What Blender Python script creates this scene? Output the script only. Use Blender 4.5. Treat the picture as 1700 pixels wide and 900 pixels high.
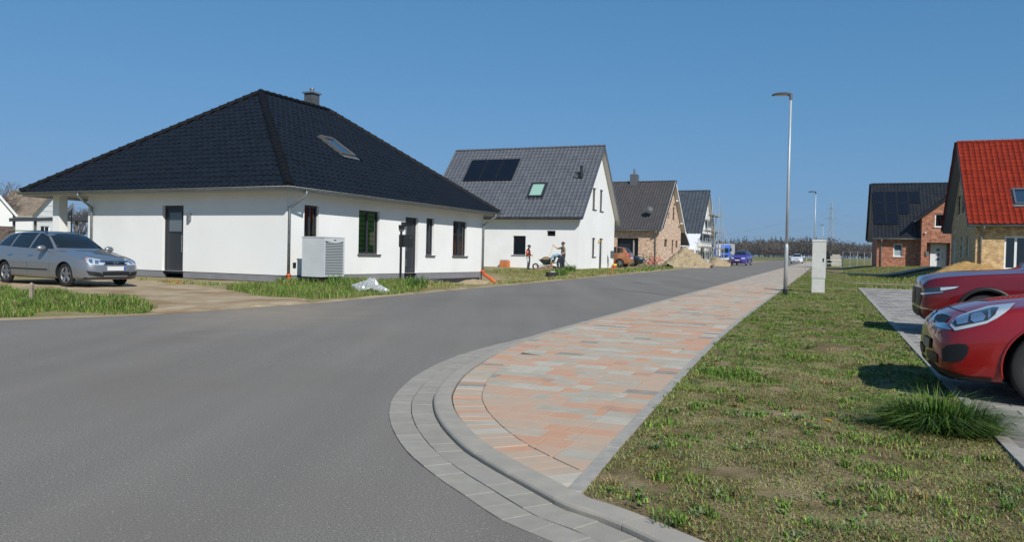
import bpy, bmesh, math, random
import numpy as np
from mathutils import Vector, Matrix
from mathutils.bvhtree import BVHTree
random.seed(7); np.random.seed(7)
RAD = math.radians
for o in list(bpy.data.objects): bpy.data.objects.remove(o)
SC = bpy.context.scene
COL = SC.collection

# ------------------------------------------------------------------ camera
F = 1300.0; CH = 1.25
PITCH = math.atan(26/1300); ROLL = math.atan(.0225)
cp, sp, cr, sr = math.cos(PITCH), math.sin(PITCH), math.cos(ROLL), math.sin(ROLL)
FW = Vector((0, cp, -sp)); U0 = Vector((0, sp, cp)); R0 = Vector((1, 0, 0))
RT = R0*cr + U0*sr; UP = U0*cr - R0*sr
cam = bpy.data.cameras.new('camera'); camo = bpy.data.objects.new('camera', cam); COL.objects.link(camo)
cam.sensor_width = 36; cam.lens = 36*F/1700; cam.clip_start = .05; cam.clip_end = 6000
m = Matrix((RT, UP, -FW)).transposed().to_4x4(); m.translation = (0, 0, CH); camo.matrix_world = m
SC.camera = camo
def ray(u, v): return FW + RT*((u-850)/F) + UP*((450-v)/F)
def at(u, v, y):
    d = ray(u, v); t = y/d.y; return Vector((t*d.x, y, CH+t*d.z))

# ------------------------------------------------------------------ light
SUN_AZ, SUN_EL = RAD(24), RAD(38)      # azimuth: to the right of straight behind the camera
TOSUN = Vector((math.sin(SUN_AZ)*math.cos(SUN_EL), -math.cos(SUN_AZ)*math.cos(SUN_EL), math.sin(SUN_EL)))
w = bpy.data.worlds.new('World'); SC.world = w; w.use_nodes = True
nt = w.node_tree; bg = nt.nodes['Background']
sky = nt.nodes.new('ShaderNodeTexSky'); sky.sky_type = 'NISHITA'; sky.sun_disc = False
sky.sun_elevation = SUN_EL; sky.sun_rotation = math.atan2(TOSUN.x, TOSUN.y)
sky.altitude = 0; sky.air_density = 1.0; sky.dust_density = .15; sky.ozone_density = 3.0
# one even tone curve over the whole sky (film-like shoulder): c*x/(1+k*x) per channel
def vm(op, a, b):
    n = nt.nodes.new('ShaderNodeVectorMath'); n.operation = op
    for i, q in enumerate((a, b)):
        if isinstance(q, tuple): n.inputs[i].default_value = q
        else: nt.links.new(q, n.inputs[i])
    return n.outputs[0]
den = vm('ADD', vm('MULTIPLY', sky.outputs[0], (.16, .3, .2)), (1, 1, 1))
nt.links.new(vm('DIVIDE', vm('MULTIPLY', sky.outputs[0], (.65, 1.62, 2.0)), den), bg.inputs[0]); bg.inputs[1].default_value = .1
sl = bpy.data.lights.new('sun', 'SUN'); sl.energy = 4.9; sl.angle = RAD(.53); sl.color = (1, .955, .88)
slo = bpy.data.objects.new('sun', sl); COL.objects.link(slo)
slo.rotation_euler = TOSUN.to_track_quat('Z', 'Y').to_euler()
SC.view_settings.view_transform = 'Standard'; SC.view_settings.look = 'None'
SC.view_settings.exposure = 0; SC.view_settings.gamma = 1
SC.render.engine = 'CYCLES'

# ------------------------------------------------------------------ materials
def srgb(r, g, b):
    f = lambda c: c/12.92 if c <= .04045 else ((c+.055)/1.055)**2.4
    return (f(r/255), f(g/255), f(b/255))
MATS = {}
def mat(name, col, rough=.6, metal=0, col2=None, nscale=3, bump=0, bscale=40, spec=.5, coat=0, space='pos', detail=6, contrast=(.35, .65), col3=None, n3=.3, aniso=(1, 1, 1)):
    if name in MATS: return MATS[name]
    m = bpy.data.materials.new(name); m.use_nodes = True; MATS[name] = m
    nt = m.node_tree; b = nt.nodes['Principled BSDF']; L = nt.links.new
    b.inputs['Base Color'].default_value = (*col, 1); b.inputs['Roughness'].default_value = rough
    b.inputs['Metallic'].default_value = metal; b.inputs['Specular IOR Level'].default_value = spec
    if coat: b.inputs['Coat Weight'].default_value = coat; b.inputs['Coat Roughness'].default_value = .04
    if col2 or bump or col3:
        if space == 'pos': src = nt.nodes.new('ShaderNodeNewGeometry').outputs['Position']
        else: src = nt.nodes.new('ShaderNodeTexCoord').outputs['Object']
        mp = nt.nodes.new('ShaderNodeVectorMath'); mp.operation = 'MULTIPLY'; mp.inputs[1].default_value = aniso
        L(src, mp.inputs[0]); src = mp.outputs[0]
    cur = None
    if col2:
        n = nt.nodes.new('ShaderNodeTexNoise'); n.inputs['Scale'].default_value = nscale; n.inputs['Detail'].default_value = detail
        L(src, n.inputs['Vector'])
        r = nt.nodes.new('ShaderNodeMapRange'); r.inputs[1].default_value, r.inputs[2].default_value = contrast
        L(n.outputs[0], r.inputs[0])
        x = nt.nodes.new('ShaderNodeMix'); x.data_type = 'RGBA'; x.inputs[6].default_value = (*col, 1); x.inputs[7].default_value = (*col2, 1)
        L(r.outputs[0], x.inputs[0]); cur = x.outputs[2]
    if col3:
        n = nt.nodes.new('ShaderNodeTexNoise'); n.inputs['Scale'].default_value = n3; n.inputs['Detail'].default_value = 4
        L(src, n.inputs['Vector'])
        r = nt.nodes.new('ShaderNodeMapRange'); r.inputs[1].default_value, r.inputs[2].default_value = (.45, .68)
        L(n.outputs[0], r.inputs[0])
        x = nt.nodes.new('ShaderNodeMix'); x.data_type = 'RGBA'
        if cur: L(cur, x.inputs[6])
        else: x.inputs[6].default_value = (*col, 1)
        x.inputs[7].default_value = (*col3, 1); L(r.outputs[0], x.inputs[0]); cur = x.outputs[2]
    if cur: L(cur, b.inputs['Base Color'])
    if bump:
        n = nt.nodes.new('ShaderNodeTexNoise'); n.inputs['Scale'].default_value = bscale; n.inputs['Detail'].default_value = 5
        L(src, n.inputs['Vector'])
        q = nt.nodes.new('ShaderNodeBump'); q.inputs['Strength'].default_value = bump; q.inputs['Distance'].default_value = .02
        L(n.outputs[0], q.inputs['Height']); L(q.outputs[0], b.inputs['Normal'])
    return m

def brick_mat(name, c1, c2, mortar, bw=.24, bh=.0833, rough=.85):
    if name in MATS: return MATS[name]
    m = bpy.data.materials.new(name); m.use_nodes = True; MATS[name] = m
    nt = m.node_tree; b = nt.nodes['Principled BSDF']; L = nt.links.new; N = nt.nodes.new
    tc = N('ShaderNodeTexCoord'); s = N('ShaderNodeSeparateXYZ'); L(tc.outputs['Object'], s.inputs[0])
    ad = N('ShaderNodeMath'); ad.operation = 'ADD'; L(s.outputs[0], ad.inputs[0]); L(s.outputs[1], ad.inputs[1])
    cb = N('ShaderNodeCombineXYZ'); L(ad.outputs[0], cb.inputs[0]); L(s.outputs[2], cb.inputs[1])
    br = N('ShaderNodeTexBrick'); br.inputs['Scale'].default_value = 1; br.inputs['Mortar Size'].default_value = .008
    br.inputs['Brick Width'].default_value = bw; br.inputs['Row Height'].default_value = bh
    br.inputs['Color1'].default_value = (*c1, 1); br.inputs['Color2'].default_value = (*c2, 1); br.inputs['Mortar'].default_value = (*mortar, 1)
    br.inputs['Bias'].default_value = 0
    L(cb.outputs[0], br.inputs[0])
    no = N('ShaderNodeTexNoise'); no.inputs['Scale'].default_value = 3.5; no.inputs['Detail'].default_value = 5; L(cb.outputs[0], no.inputs[0])
    hs = N('ShaderNodeHueSaturation'); L(br.outputs[0], hs.inputs['Color'])
    mr = N('ShaderNodeMapRange'); mr.inputs[1].default_value = .3; mr.inputs[2].default_value = .7; mr.inputs[3].default_value = .6; mr.inputs[4].default_value = 1.4
    L(no.outputs[0], mr.inputs[0]); L(mr.outputs[0], hs.inputs['Value']); L(hs.outputs[0], b.inputs['Base Color'])
    bu = N('ShaderNodeBump'); bu.inputs['Strength'].default_value = .6; bu.inputs['Distance'].default_value = .01; bu.invert = True
    L(br.outputs['Fac'], bu.inputs['Height']); L(bu.outputs[0], b.inputs['Normal'])
    b.inputs['Roughness'].default_value = rough; b.inputs['Specular IOR Level'].default_value = .2
    return m

def glass_mat(name, tint=(.9, .95, .95), refl=.12):
    if name in MATS: return MATS[name]
    m = bpy.data.materials.new(name); m.use_nodes = True; MATS[name] = m
    nt = m.node_tree; nt.nodes.remove(nt.nodes['Principled BSDF']); out = nt.nodes['Material Output']; N = nt.nodes.new; L = nt.links.new
    t = N('ShaderNodeBsdfTransparent'); t.inputs[0].default_value = (*tint, 1)
    g = N('ShaderNodeBsdfGlossy'); g.inputs['Roughness'].default_value = .02; g.inputs[0].default_value = (1, 1, 1, 1)
    lw = N('ShaderNodeFresnel'); lw.inputs[0].default_value = 1.5
    a = N('ShaderNodeMath'); a.operation = 'ADD'; a.inputs[1].default_value = refl; L(lw.outputs[0], a.inputs[0])
    mx = N('ShaderNodeMixShader'); L(a.outputs[0], mx.inputs[0]); L(t.outputs[0], mx.inputs[1]); L(g.outputs[0], mx.inputs[2]); L(mx.outputs[0], out.inputs[0])
    return m

# ------------------------------------------------------------------ mesh helpers
class MB:
    """collects geometry for ONE mesh object"""
    def __init__(s): s.v = []; s.f = []; s.mi = []; s.cm = 0
    def add(s, vs, fs, mi=None):
        n = len(s.v); s.v += [tuple(p) for p in vs]
        s.f += [tuple(i+n for i in q) for q in fs]; s.mi += [s.cm if mi is None else mi]*len(fs)
        return s
    def box(s, x0, x1, y0, y1, z0, z1, M=None):
        vs = [Vector(p) for p in ((x0,y0,z0),(x1,y0,z0),(x1,y1,z0),(x0,y1,z0),(x0,y0,z1),(x1,y0,z1),(x1,y1,z1),(x0,y1,z1))]
        if M: vs = [M @ p for p in vs]
        return s.add(vs, [(0,3,2,1),(4,5,6,7),(0,1,5,4),(1,2,6,5),(2,3,7,6),(3,0,4,7)])
    def bar(s, a, b, w, h=None, up=(0,0,1)):
        a, b = Vector(a), Vector(b); d = (b-a).normalized(); up = Vector(up)
        if abs(d.dot(up)) > .99: up = Vector((1,0,0))
        x = d.cross(up).normalized(); y = x.cross(d); h = h or w
        vs = [p+x*i*w/2+y*j*h/2 for p in (a,b) for i,j in ((-1,-1),(1,-1),(1,1),(-1,1))]
        return s.add(vs, [(0,3,2,1),(4,5,6,7),(0,1,5,4),(1,2,6,5),(2,3,7,6),(3,0,4,7)])
    def tube(s, pts, r, n=8, cap=True):
        pts = [Vector(p) for p in pts]; rs = r if isinstance(r, (list,tuple)) else [r]*len(pts)
        rings = []; prev = None
        for i, p in enumerate(pts):
            d = (pts[min(i+1,len(pts)-1)]-pts[max(i-1,0)]).normalized()
            if prev is None:
                up = Vector((0,0,1)) if abs(d.z) < .95 else Vector((1,0,0))
                x = d.cross(up).normalized()
            else: x = (prev - d*prev.dot(d)).normalized()
            prev = x; y = d.cross(x)
            rings.append([p+(x*math.cos(2*math.pi*k/n)+y*math.sin(2*math.pi*k/n))*rs[i] for k in range(n)])
        vs = [q for r_ in rings for q in r_]; fs = []
        for i in range(len(pts)-1):
            for k in range(n): fs.append((i*n+k, i*n+(k+1)%n, (i+1)*n+(k+1)%n, (i+1)*n+k))
        if cap: fs += [tuple(range(n))[::-1], tuple((len(pts)-1)*n+k for k in range(n))]
        return s.add(vs, fs)
    def lathe(s, prof, n=24, M=None, closed=False):
        vs = []; fs = []; L = len(prof)
        for i in range(n):
            a = 2*math.pi*i/n
            for r, z in prof:
                p = Vector((r*math.cos(a), r*math.sin(a), z)); vs.append(M @ p if M else p)
        for i in range(n):
            for k in range(L if closed else L-1):
                k2 = (k+1) % L; fs.append((i*L+k, ((i+1)%n)*L+k, ((i+1)%n)*L+k2, i*L+k2))
        return s.add(vs, fs)
    def prism(s, poly, ax, h):
        """poly: list of 3D points, extruded by vector h"""
        n = len(poly); h = Vector(h); vs = [Vector(p) for p in poly]+[Vector(p)+h for p in poly]
        fs = [tuple(range(n)), tuple(range(n,2*n))[::-1]]+[((i+1)%n, i, n+i, n+(i+1)%n) for i in range(n)]
        return s.add(vs, fs)
    def mesh(s, name='m', mats=(), smooth=False):
        me = bpy.data.meshes.new(name); me.from_pydata(s.v, [], s.f)
        for q in mats: me.materials.append(q)
        me.polygons.foreach_set('material_index', s.mi)
        if smooth: me.polygons.foreach_set('use_smooth', [True]*len(s.f))
        me.update(); return me
def fixn(me):
    bm = bmesh.new(); bm.from_mesh(me); bmesh.ops.recalc_face_normals(bm, faces=bm.faces); bm.to_mesh(me); bm.free(); return me
def sharp(me, ang=35):
    me.polygons.foreach_set('use_smooth', [True]*len(me.polygons)); me.set_sharp_from_angle(angle=RAD(ang)); return me
def link(name, me, parent=None, loc=None, rotz=None, M=None, kind=None):
    o = bpy.data.objects.new(name, me); COL.objects.link(o)
    if parent: o.parent = parent
    if M is not None: o.matrix_local = M
    if loc is not None: o.location = loc
    if rotz is not None: o.rotation_euler = (0,0,rotz)
    if kind: o['kind'] = kind
    return o
def part(name, mb, mats, parent, smooth=False, rec=False, kind=None, ang=None, label=None):
    if not isinstance(mats, (list,tuple)): mats = [mats]
    me = mb.mesh(name, mats, smooth)
    if rec: fixn(me)
    if ang: sharp(me, ang)
    o = link(name, me, parent, kind=kind)
    if label: o['label'] = label
    return o
def thing(name, label, cat, loc=(0,0,0), rotz=0, group=None):
    o = link(name, None, None, loc, rotz); o['label'] = label; o['category'] = cat; o.empty_display_size = .2
    if group: o['group'] = group
    return o
def tag(o, label, cat, group=None):
    o['label'] = label; o['category'] = cat
    if group: o['group'] = group
    return o
def struct(name, mb, mats, **k): return part(name, mb, mats, None, kind='structure', **k)
def npmesh(name, V, Fq, mats, mi=None, smooth=False):
    """fast mesh from numpy vertices (n,3) and quads/tris (m,k)"""
    me = bpy.data.meshes.new(name); k = Fq.shape[1]
    me.vertices.add(len(V)); me.vertices.foreach_set('co', np.ascontiguousarray(V, np.float32).ravel())
    me.loops.add(Fq.size); me.loops.foreach_set('vertex_index', np.ascontiguousarray(Fq, np.int32).ravel())
    me.polygons.add(len(Fq)); me.polygons.foreach_set('loop_start', np.arange(0, Fq.size, k, dtype=np.int32))
    me.polygons.foreach_set('loop_total', np.full(len(Fq), k, np.int32))
    for q in mats: me.materials.append(q)
    if mi is not None: me.polygons.foreach_set('material_index', np.ascontiguousarray(mi, np.int32))
    if smooth: me.polygons.foreach_set('use_smooth', np.ones(len(Fq), bool))
    me.update(calc_edges=True); me.validate(); return me

# ------------------------------------------------------------------ street frame and terrain
TH = RAD(22); T = Vector((math.sin(TH), math.cos(TH))); NR = Vector((math.cos(TH), -math.sin(TH))); S0 = Vector((4.78, 16.13))
def sstep(a, b, x): x = min(1, max(0, (x-a)/(b-a))); return x*x*(3-2*x)
def so(x, y): d = Vector((x, y))-S0; return d.dot(T), d.dot(NR)
def xy(s, o): p = S0+T*s+NR*o; return p.x, p.y
def zr(y):                                             # plane of the street, rising gently
    return .009*max(0, y-8)
def zt(x, y):                                          # terrain, with the raised plots on the right and the dip before the bungalow
    s, o = so(x, y); z = zr(y)
    o0 = 5.2-3.2*sstep(46, 60, s)
    z += (.70-.28*sstep(48, 62, s))*sstep(o0, o0+3.8, o)*sstep(24, 34, s)
    z -= .36*sstep(-9.5, -11, o)*sstep(-15.5, -13.6, o)*sstep(8, 11.5, s)*(1-sstep(19, 22, s))
    return z
def gp(u, v, f=None):                                  # pixel -> point on the ground
    d = ray(u, v); t = 2.
    for i in range(4000):
        p = Vector((0,0,CH))+d*t
        if p.z <= (f or zt)(p.x, p.y) or t > 3000: break
        t *= 1.003
    return Vector((p.x, p.y, (f or zt)(p.x, p.y)))
# ------------------------------------------------------------------ surface materials
def asphalt_mat():
    m = mat('asphalt', srgb(88,85,80), .82, col2=srgb(148,142,133), nscale=110, bump=.2, bscale=170, spec=.3, detail=4, col3=srgb(119,113,105), n3=.35, contrast=(.3,.7))
    nt = m.node_tree; b = nt.nodes['Principled BSDF']; L = nt.links.new; N = nt.nodes.new
    base = b.inputs['Base Color'].links[0].from_socket
    g = N('ShaderNodeNewGeometry')
    v = N('ShaderNodeTexVoronoi'); v.inputs['Scale'].default_value = 55; L(g.outputs['Position'], v.inputs['Vector'])
    r = N('ShaderNodeMapRange'); r.inputs[1].default_value = .1; r.inputs[2].default_value = .26; r.inputs[3].default_value = 1; r.inputs[4].default_value = 0
    L(v.outputs['Distance'], r.inputs[0])
    wn = N('ShaderNodeTexWhiteNoise'); L(v.outputs['Position'], wn.inputs['Vector'])
    gt = N('ShaderNodeMath'); gt.operation = 'GREATER_THAN'; gt.inputs[1].default_value = .8; L(wn.outputs[0], gt.inputs[0])
    mu = N('ShaderNodeMath'); mu.operation = 'MULTIPLY'; L(r.outputs[0], mu.inputs[0]); L(gt.outputs[0], mu.inputs[1])
    x = N('ShaderNodeMix'); x.data_type = 'RGBA'; L(base, x.inputs[6]); x.inputs[7].default_value = (*srgb(178,170,158),1); L(mu.outputs[0], x.inputs[0])
    # long faint tyre lanes and dusty patches, stretched along the street
    mp = N('ShaderNodeMapping'); mp.inputs['Rotation'].default_value = (0,0,TH); mp.inputs['Scale'].default_value = (.9,.07,1); L(g.outputs['Position'], mp.inputs[0])
    n2 = N('ShaderNodeTexNoise'); n2.inputs['Scale'].default_value = 1.3; n2.inputs['Detail'].default_value = 5; L(mp.outputs[0], n2.inputs['Vector'])
    r2 = N('ShaderNodeMapRange'); r2.inputs[1].default_value = .3; r2.inputs[2].default_value = .72; r2.inputs[3].default_value = .9; r2.inputs[4].default_value = 1.1; L(n2.outputs[0], r2.inputs[0])
    hs = N('ShaderNodeHueSaturation'); L(x.outputs[2], hs.inputs['Color']); L(r2.outputs[0], hs.inputs['Value'])
    # sand carried onto the road from the drive
    dv = N('ShaderNodeVectorMath'); dv.operation = 'SUBTRACT'; L(g.outputs['Position'], dv.inputs[0]); dv.inputs[1].default_value = (-4.4,15.0,0)
    dm = N('ShaderNodeMapping'); dm.inputs['Rotation'].default_value = (0,0,TH); dm.inputs['Scale'].default_value = (.42,.2,0); L(dv.outputs[0], dm.inputs[0])
    dl = N('ShaderNodeVectorMath'); dl.operation = 'LENGTH'; L(dm.outputs[0], dl.inputs[0])
    n3 = N('ShaderNodeTexNoise'); n3.inputs['Scale'].default_value = 1.6; n3.inputs['Detail'].default_value = 7; L(g.outputs['Position'], n3.inputs['Vector'])
    sb = N('ShaderNodeMath'); sb.operation = 'SUBTRACT'; L(n3.outputs[0], sb.inputs[0]); L(dl.outputs['Value'], sb.inputs[1])
    r3 = N('ShaderNodeMapRange'); r3.inputs[1].default_value = -.35; r3.inputs[2].default_value = .5; r3.inputs[3].default_value = 0; r3.inputs[4].default_value = .5; L(sb.outputs[0], r3.inputs[0])
    xs = N('ShaderNodeMix'); xs.data_type = 'RGBA'; L(r3.outputs[0], xs.inputs[0]); L(hs.outputs[0], xs.inputs[6]); xs.inputs[7].default_value = (*srgb(160,146,124),1)
    L(xs.outputs[2], b.inputs['Base Color'])
    return m
M_asph = asphalt_mat()
M_soil = mat('verge_soil', srgb(126,110,80), .95, col2=srgb(92,84,54), nscale=11, bump=.8, bscale=70, col3=srgb(158,140,110), n3=1.7, spec=.15)
M_field = mat('field', srgb(112,112,66), .95, col2=srgb(128,116,80), nscale=.7, bump=.6, bscale=12, col3=srgb(92,106,50), n3=.16, spec=.15)
M_sand = mat('sand', srgb(176,160,134), .95, col2=srgb(158,140,112), nscale=2.2, bump=.5, bscale=30, col3=srgb(142,118,90), n3=.9, spec=.15)
M_conc = mat('concrete', srgb(164,159,150), .85, col2=srgb(150,146,138), nscale=14, bump=.15, bscale=120, spec=.25)
M_kerb = mat('kerb_concrete', srgb(164,157,145), .85, col2=srgb(154,148,138), nscale=7, bump=.15, bscale=120, spec=.25)
M_gut = [mat('gutter_concrete_%d'%i, c, .88, col2=c2, nscale=9, bump=.2, bscale=130, spec=.25) for i,(c,c2) in enumerate([(srgb(154,149,138),srgb(146,141,131)),(srgb(158,153,142),srgb(150,145,135)),(srgb(150,145,135),srgb(157,152,142))])]
TC, PK, GY, LG, DG = srgb(190,147,120), srgb(185,160,138), srgb(166,158,142), srgb(184,178,164), srgb(140,135,126)
def pvm(n, a, b):
    b = tuple(p+(q-p)*.45 for p, q in zip(a, b)); return mat(n, a, .85, col2=b, nscale=5.5, bump=.12, bscale=150, spec=.25, contrast=(.38,.62), aniso=(1,1,1))
M_pav = [pvm('paver_terracotta',TC,PK), pvm('paver_rose',PK,TC), pvm('paver_blend',PK,GY), pvm('paver_grey',GY,LG), pvm('paver_pale',LG,GY), pvm('paver_dark',DG,GY), pvm('paver_blend_dark',TC,DG), pvm('paver_sandy',srgb(176,158,138),LG)]
PAVW = [.17,.15,.18,.16,.12,.05,.04,.13]
M_slab = [pvm('slab_light',srgb(160,155,147),srgb(146,142,136)), pvm('slab_mid',srgb(140,136,131),srgb(127,124,120)), pvm('slab_dark',srgb(121,118,115),srgb(136,132,128))]
M_joint = mat('joint_sand', srgb(96,88,74), .95, col2=srgb(78,73,58), nscale=20, spec=.1)
def far_pavement_mat():
    m = brick_mat('far_pavers', (1,1,1), (0,0,0), (.5,.5,.5), .24, .16)
    nt = m.node_tree; b = nt.nodes['Principled BSDF']; L = nt.links.new; N = nt.nodes.new
    g = N('ShaderNodeNewGeometry'); mp = N('ShaderNodeMapping'); mp.inputs['Rotation'].default_value = (0,0,TH); L(g.outputs['Position'], mp.inputs[0])
    br = [n for n in nt.nodes if n.type == 'TEX_BRICK'][0]; L(mp.outputs[0], br.inputs[0]); br.inputs['Mortar Size'].default_value = .004
    no = N('ShaderNodeTexNoise'); no.inputs['Scale'].default_value = 2.4; no.inputs['Detail'].default_value = 6; L(mp.outputs[0], no.inputs[0])
    ad = N('ShaderNodeMath'); ad.operation = 'MULTIPLY_ADD'; ad.inputs[1].default_value = .55; L(br.outputs[0], ad.inputs[0]); L(no.outputs[0], ad.inputs[2])
    cr_ = N('ShaderNodeValToRGB'); L(ad.outputs[0], cr_.inputs[0]); e = cr_.color_ramp.elements
    e[0].position = .35; e[0].color = (*TC,1); e[1].position = .95; e[1].color = (*LG,1)
    for p, c in ((.5,PK),(.66,srgb(168,152,138)),(.8,GY)): q = e.new(p); q.color = (*c,1)
    L(cr_.outputs[0], b.inputs['Base Color']); return m
M_pavfar = far_pavement_mat()

# ------------------------------------------------------------------ ground sheet to the horizon
def gz(x, y): return zt(x,y) if y < 380 else zt(x,380)+.004*(y-380)
def grid(xs, ys, zf):
    X, Y = np.meshgrid(xs, ys); Z = np.vectorize(zf)(X, Y)
    V = np.stack([X.ravel(), Y.ravel(), Z.ravel()], 1); n, k = len(xs), len(ys)
    i = np.arange(n-1)[None,:]+np.arange(k-1)[:,None]*n; i = i.ravel()
    return V, np.stack([i, i+1, i+1+n, i+n], 1)
def spaced(a, b, lo, hi, d): return np.concatenate([np.geomspace(1, abs(a-lo)+1, 14)[::-1]*-1+1+lo, np.arange(lo+d, hi, d), hi+np.geomspace(1, b-hi+1, 16)-1])
V, Fq = grid(spaced(-900,1600,-34,60,1.), spaced(-120,1500,-6,110,1.), lambda x, y: gz(x,y) - .09)
link('ground', npmesh('ground', V, Fq, [M_field], smooth=True), kind='structure')

# ------------------------------------------------------------------ curves of the street corner
def crom(pts, n=8):
    P = [Vector(p) for p in pts]; out = []
    for i in range(len(P)-1):
        a, b, c, d = P[max(i-1,0)], P[i], P[i+1], P[min(i+2,len(P)-1)]
        for k in range(n):
            t = k/n; out.append(.5*((2*b)+(c-a)*t+(2*a-5*b+4*c-d)*t*t+(3*b-a-3*c+d)*t**3))
    return out+[P[-1]]
def resample(pts, step):
    out = [pts[0]]; acc = 0
    for a, b in zip(pts, pts[1:]):
        L = (b-a).length
        while acc+L >= step:
            t = (step-acc)/L; a = a.lerp(b, t); out.append(a.copy()); L = (b-a).length; acc = 0
        acc += L
    return out
OUT = crom([(9,-.9),(5.2,.1),(3.1,.95),(1.75,1.7),(1.0,2.36),(.60,2.82),(.38,3.13),(.2,3.4),(.0,3.62),(-.2,3.98),(-.43,4.42),(-.64,4.9),(-.83,5.55),(-.95,6.19),(-1.0,6.9),(-.94,8.03),(-.71,9.22),(-.31,10.36),xy(-6,-2.52),xy(-3,-2.5),xy(0,-2.5),xy(4,-2.5)])
OUT = resample(OUT, .05)
def nrm(i, P):
    d = (P[min(i+1,len(P)-1)]-P[max(i-1,0)]).normalized(); return Vector((d.y, -d.x))     # points into the pavement
def sO(i): return so(*OUT[i])[0]
def koff(i):                                           # distance of the kerb from the asphalt edge: the gutter narrows away from the corner
    s = sO(i); return .35-.35*sstep(-9.2,-5.0,s) if OUT[i].y > 4 else .35
iA = 0; iEnd = min(i for i in range(len(OUT)) if OUT[i].y > 8 and sO(i) > -5.0)
def off(i, d): return OUT[i]+nrm(i, OUT)*d
def P3(p, h): return Vector((p.x, p.y, zr(p.y)+h))
def edge_o(s): return .0023*s*s if s < 0 else 0.        # the edging bends slightly towards the corner

# road sheet
left = [(-60,5),(-25,8),(-14,9.9),(-10.2,11.1),(-8.05,12.32),(-6.84,13.37),(-6.15,14.14)] + [xy(s,-8.95) for s in (-2,2,6,12)] + [xy(s,-9.0) for s in range(20,160,6)]
right = [tuple(p) for p in reversed(OUT[::3])]
poly = left+[xy(156,-2.5)]+[xy(s,-2.5) for s in range(148,8,-8)]+right+[(9,-.9),(9,-12),(-60,-12)]
bm = bmesh.new(); f = bm.faces.new([bm.verts.new((x,y,0)) for x,y in poly])
for yy in (8,):
    bmesh.ops.bisect_plane(bm, geom=bm.verts[:]+bm.edges[:]+bm.faces[:], plane_co=(0,yy,0), plane_no=(0,1,0))
for v in bm.verts: v.co.z = zr(v.co.y)
bmesh.ops.triangulate(bm, faces=bm.faces); bmesh.ops.recalc_face_normals(bm, faces=bm.faces)
if sum(f.normal.z for f in bm.faces) < 0: bmesh.ops.reverse_faces(bm, faces=bm.faces)
me = bpy.data.meshes.new('road'); bm.to_mesh(me); bm.free(); me.materials.append(M_asph); road = link('road', me, kind='structure')

# ------------------------------------------------------------------ gutter, kerb, pavement
def slab(mb, poly2, zt_, th, ch=.004, mi=0):
    """paver: convex polygon prism with a small chamfer; zt_ gives top height"""
    n = len(poly2); c = sum((Vector(p) for p in poly2), Vector((0,0)))/n
    P = [Vector(p) for p in poly2]
    ins = [p+(c-p).normalized()*ch*1.4 for p in P]
    vs = [(p.x,p.y,zt_(p)-th) for p in P]+[(p.x,p.y,zt_(p)-ch) for p in P]+[(p.x,p.y,zt_(p)) for p in ins]
    fs = [tuple(range(2*n,3*n))]
    for i in range(n):
        j = (i+1)%n; fs += [(i,j,n+j,n+i),(n+i,n+j,2*n+j,2*n+i)]
    mb.add(vs, fs, mi)
gut = struct('gutter', MB().add([P3(off(i,d),-.03) for i in range(0,iEnd+1,4) for d in (.0,max(.04,koff(i)))], [(2*k,2*k+2,2*k+3,2*k+1) for k in range(len(range(0,iEnd+1,4))-1)]), M_joint, rec=True)
step = 4                                               # 0.2 m blocks
for row in (0,1):
    for k, i in enumerate(range(row*2, iEnd-step, step)):
        j = i+step; w0, w1 = koff(i)/2, koff(j)/2
        if w0 < .02: continue
        q = [off(i,row*w0+.002), off(j,row*w1+.002), off(j,(row+1)*w1-.003), off(i,(row+1)*w0-.003)]
        q[1] = q[1].lerp(q[0], .012); q[2] = q[2].lerp(q[3], .012)
        mb = MB(); dz = random.uniform(-.002,.003)
        slab(mb, q[::-1], lambda p: zr(p.y)+.006+dz, .05, .0015)
        part('gutter_block', mb, random.choice(M_gut), gut)
kerb = struct('kerb', MB().add([P3(off(i,koff(i)+d),-.02) for i in range(0,iEnd+1,4) for d in (.02,.13)], [(2*k,2*k+2,2*k+3,2*k+1) for k in range(len(range(0,iEnd+1,4))-1)]), M_joint, rec=True)
def kh(i): return .042-.026*sstep(-9.6,-6.6,sO(i)) if OUT[i].y > 4 else .042
KP = [(0,-.5),(0,.6),(.007,.84),(.022,.97),(.045,1),(.15,1.0),(.15,-.5)]
for i in range(0, iEnd, 10):
    ids = list(range(i, min(i+10, iEnd)+1, 2)); mb = MB(); L = len(KP)
    vs = []
    for n_, a in enumerate(ids):
        for d, h in KP:
            p = off(a, koff(a)+.002+d)
            if n_ == len(ids)-1: p = p.lerp(off(a-2, koff(a-2)+.002+d), .06)
            vs.append(P3(p, kh(a)*h))
    fs = [(r*L+k, r*L+k+1, (r+1)*L+k+1, (r+1)*L+k) for r in range(len(ids)-1) for k in range(L-1)]
    fs += [tuple(range(L))[::-1], tuple((len(ids)-1)*L+k for k in range(L))]
    mb.add(vs, fs); part('kerb_stone', mb, M_kerb, kerb, rec=True, ang=15)
# flush kerb strip along the straight part
for k, s in enumerate(np.arange(-5.0, 40, 1.0)):
    mb = MB(); slab(mb, [Vector(xy(s,-2.5)),Vector(xy(s,-2.352)),Vector(xy(s+.992,-2.352)),Vector(xy(s+.992,-2.5))][::-1], lambda p: zr(p.y)+.016, .06)
    part('kerb_stone', mb, M_kerb, kerb)
mb = MB(); mb.add([P3(Vector(xy(s,o)),.016) for s in (40,150) for o in (-2.5,-2.352)], [(0,1,3,2)]); part('far_kerb', mb, M_kerb, kerb)

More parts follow.
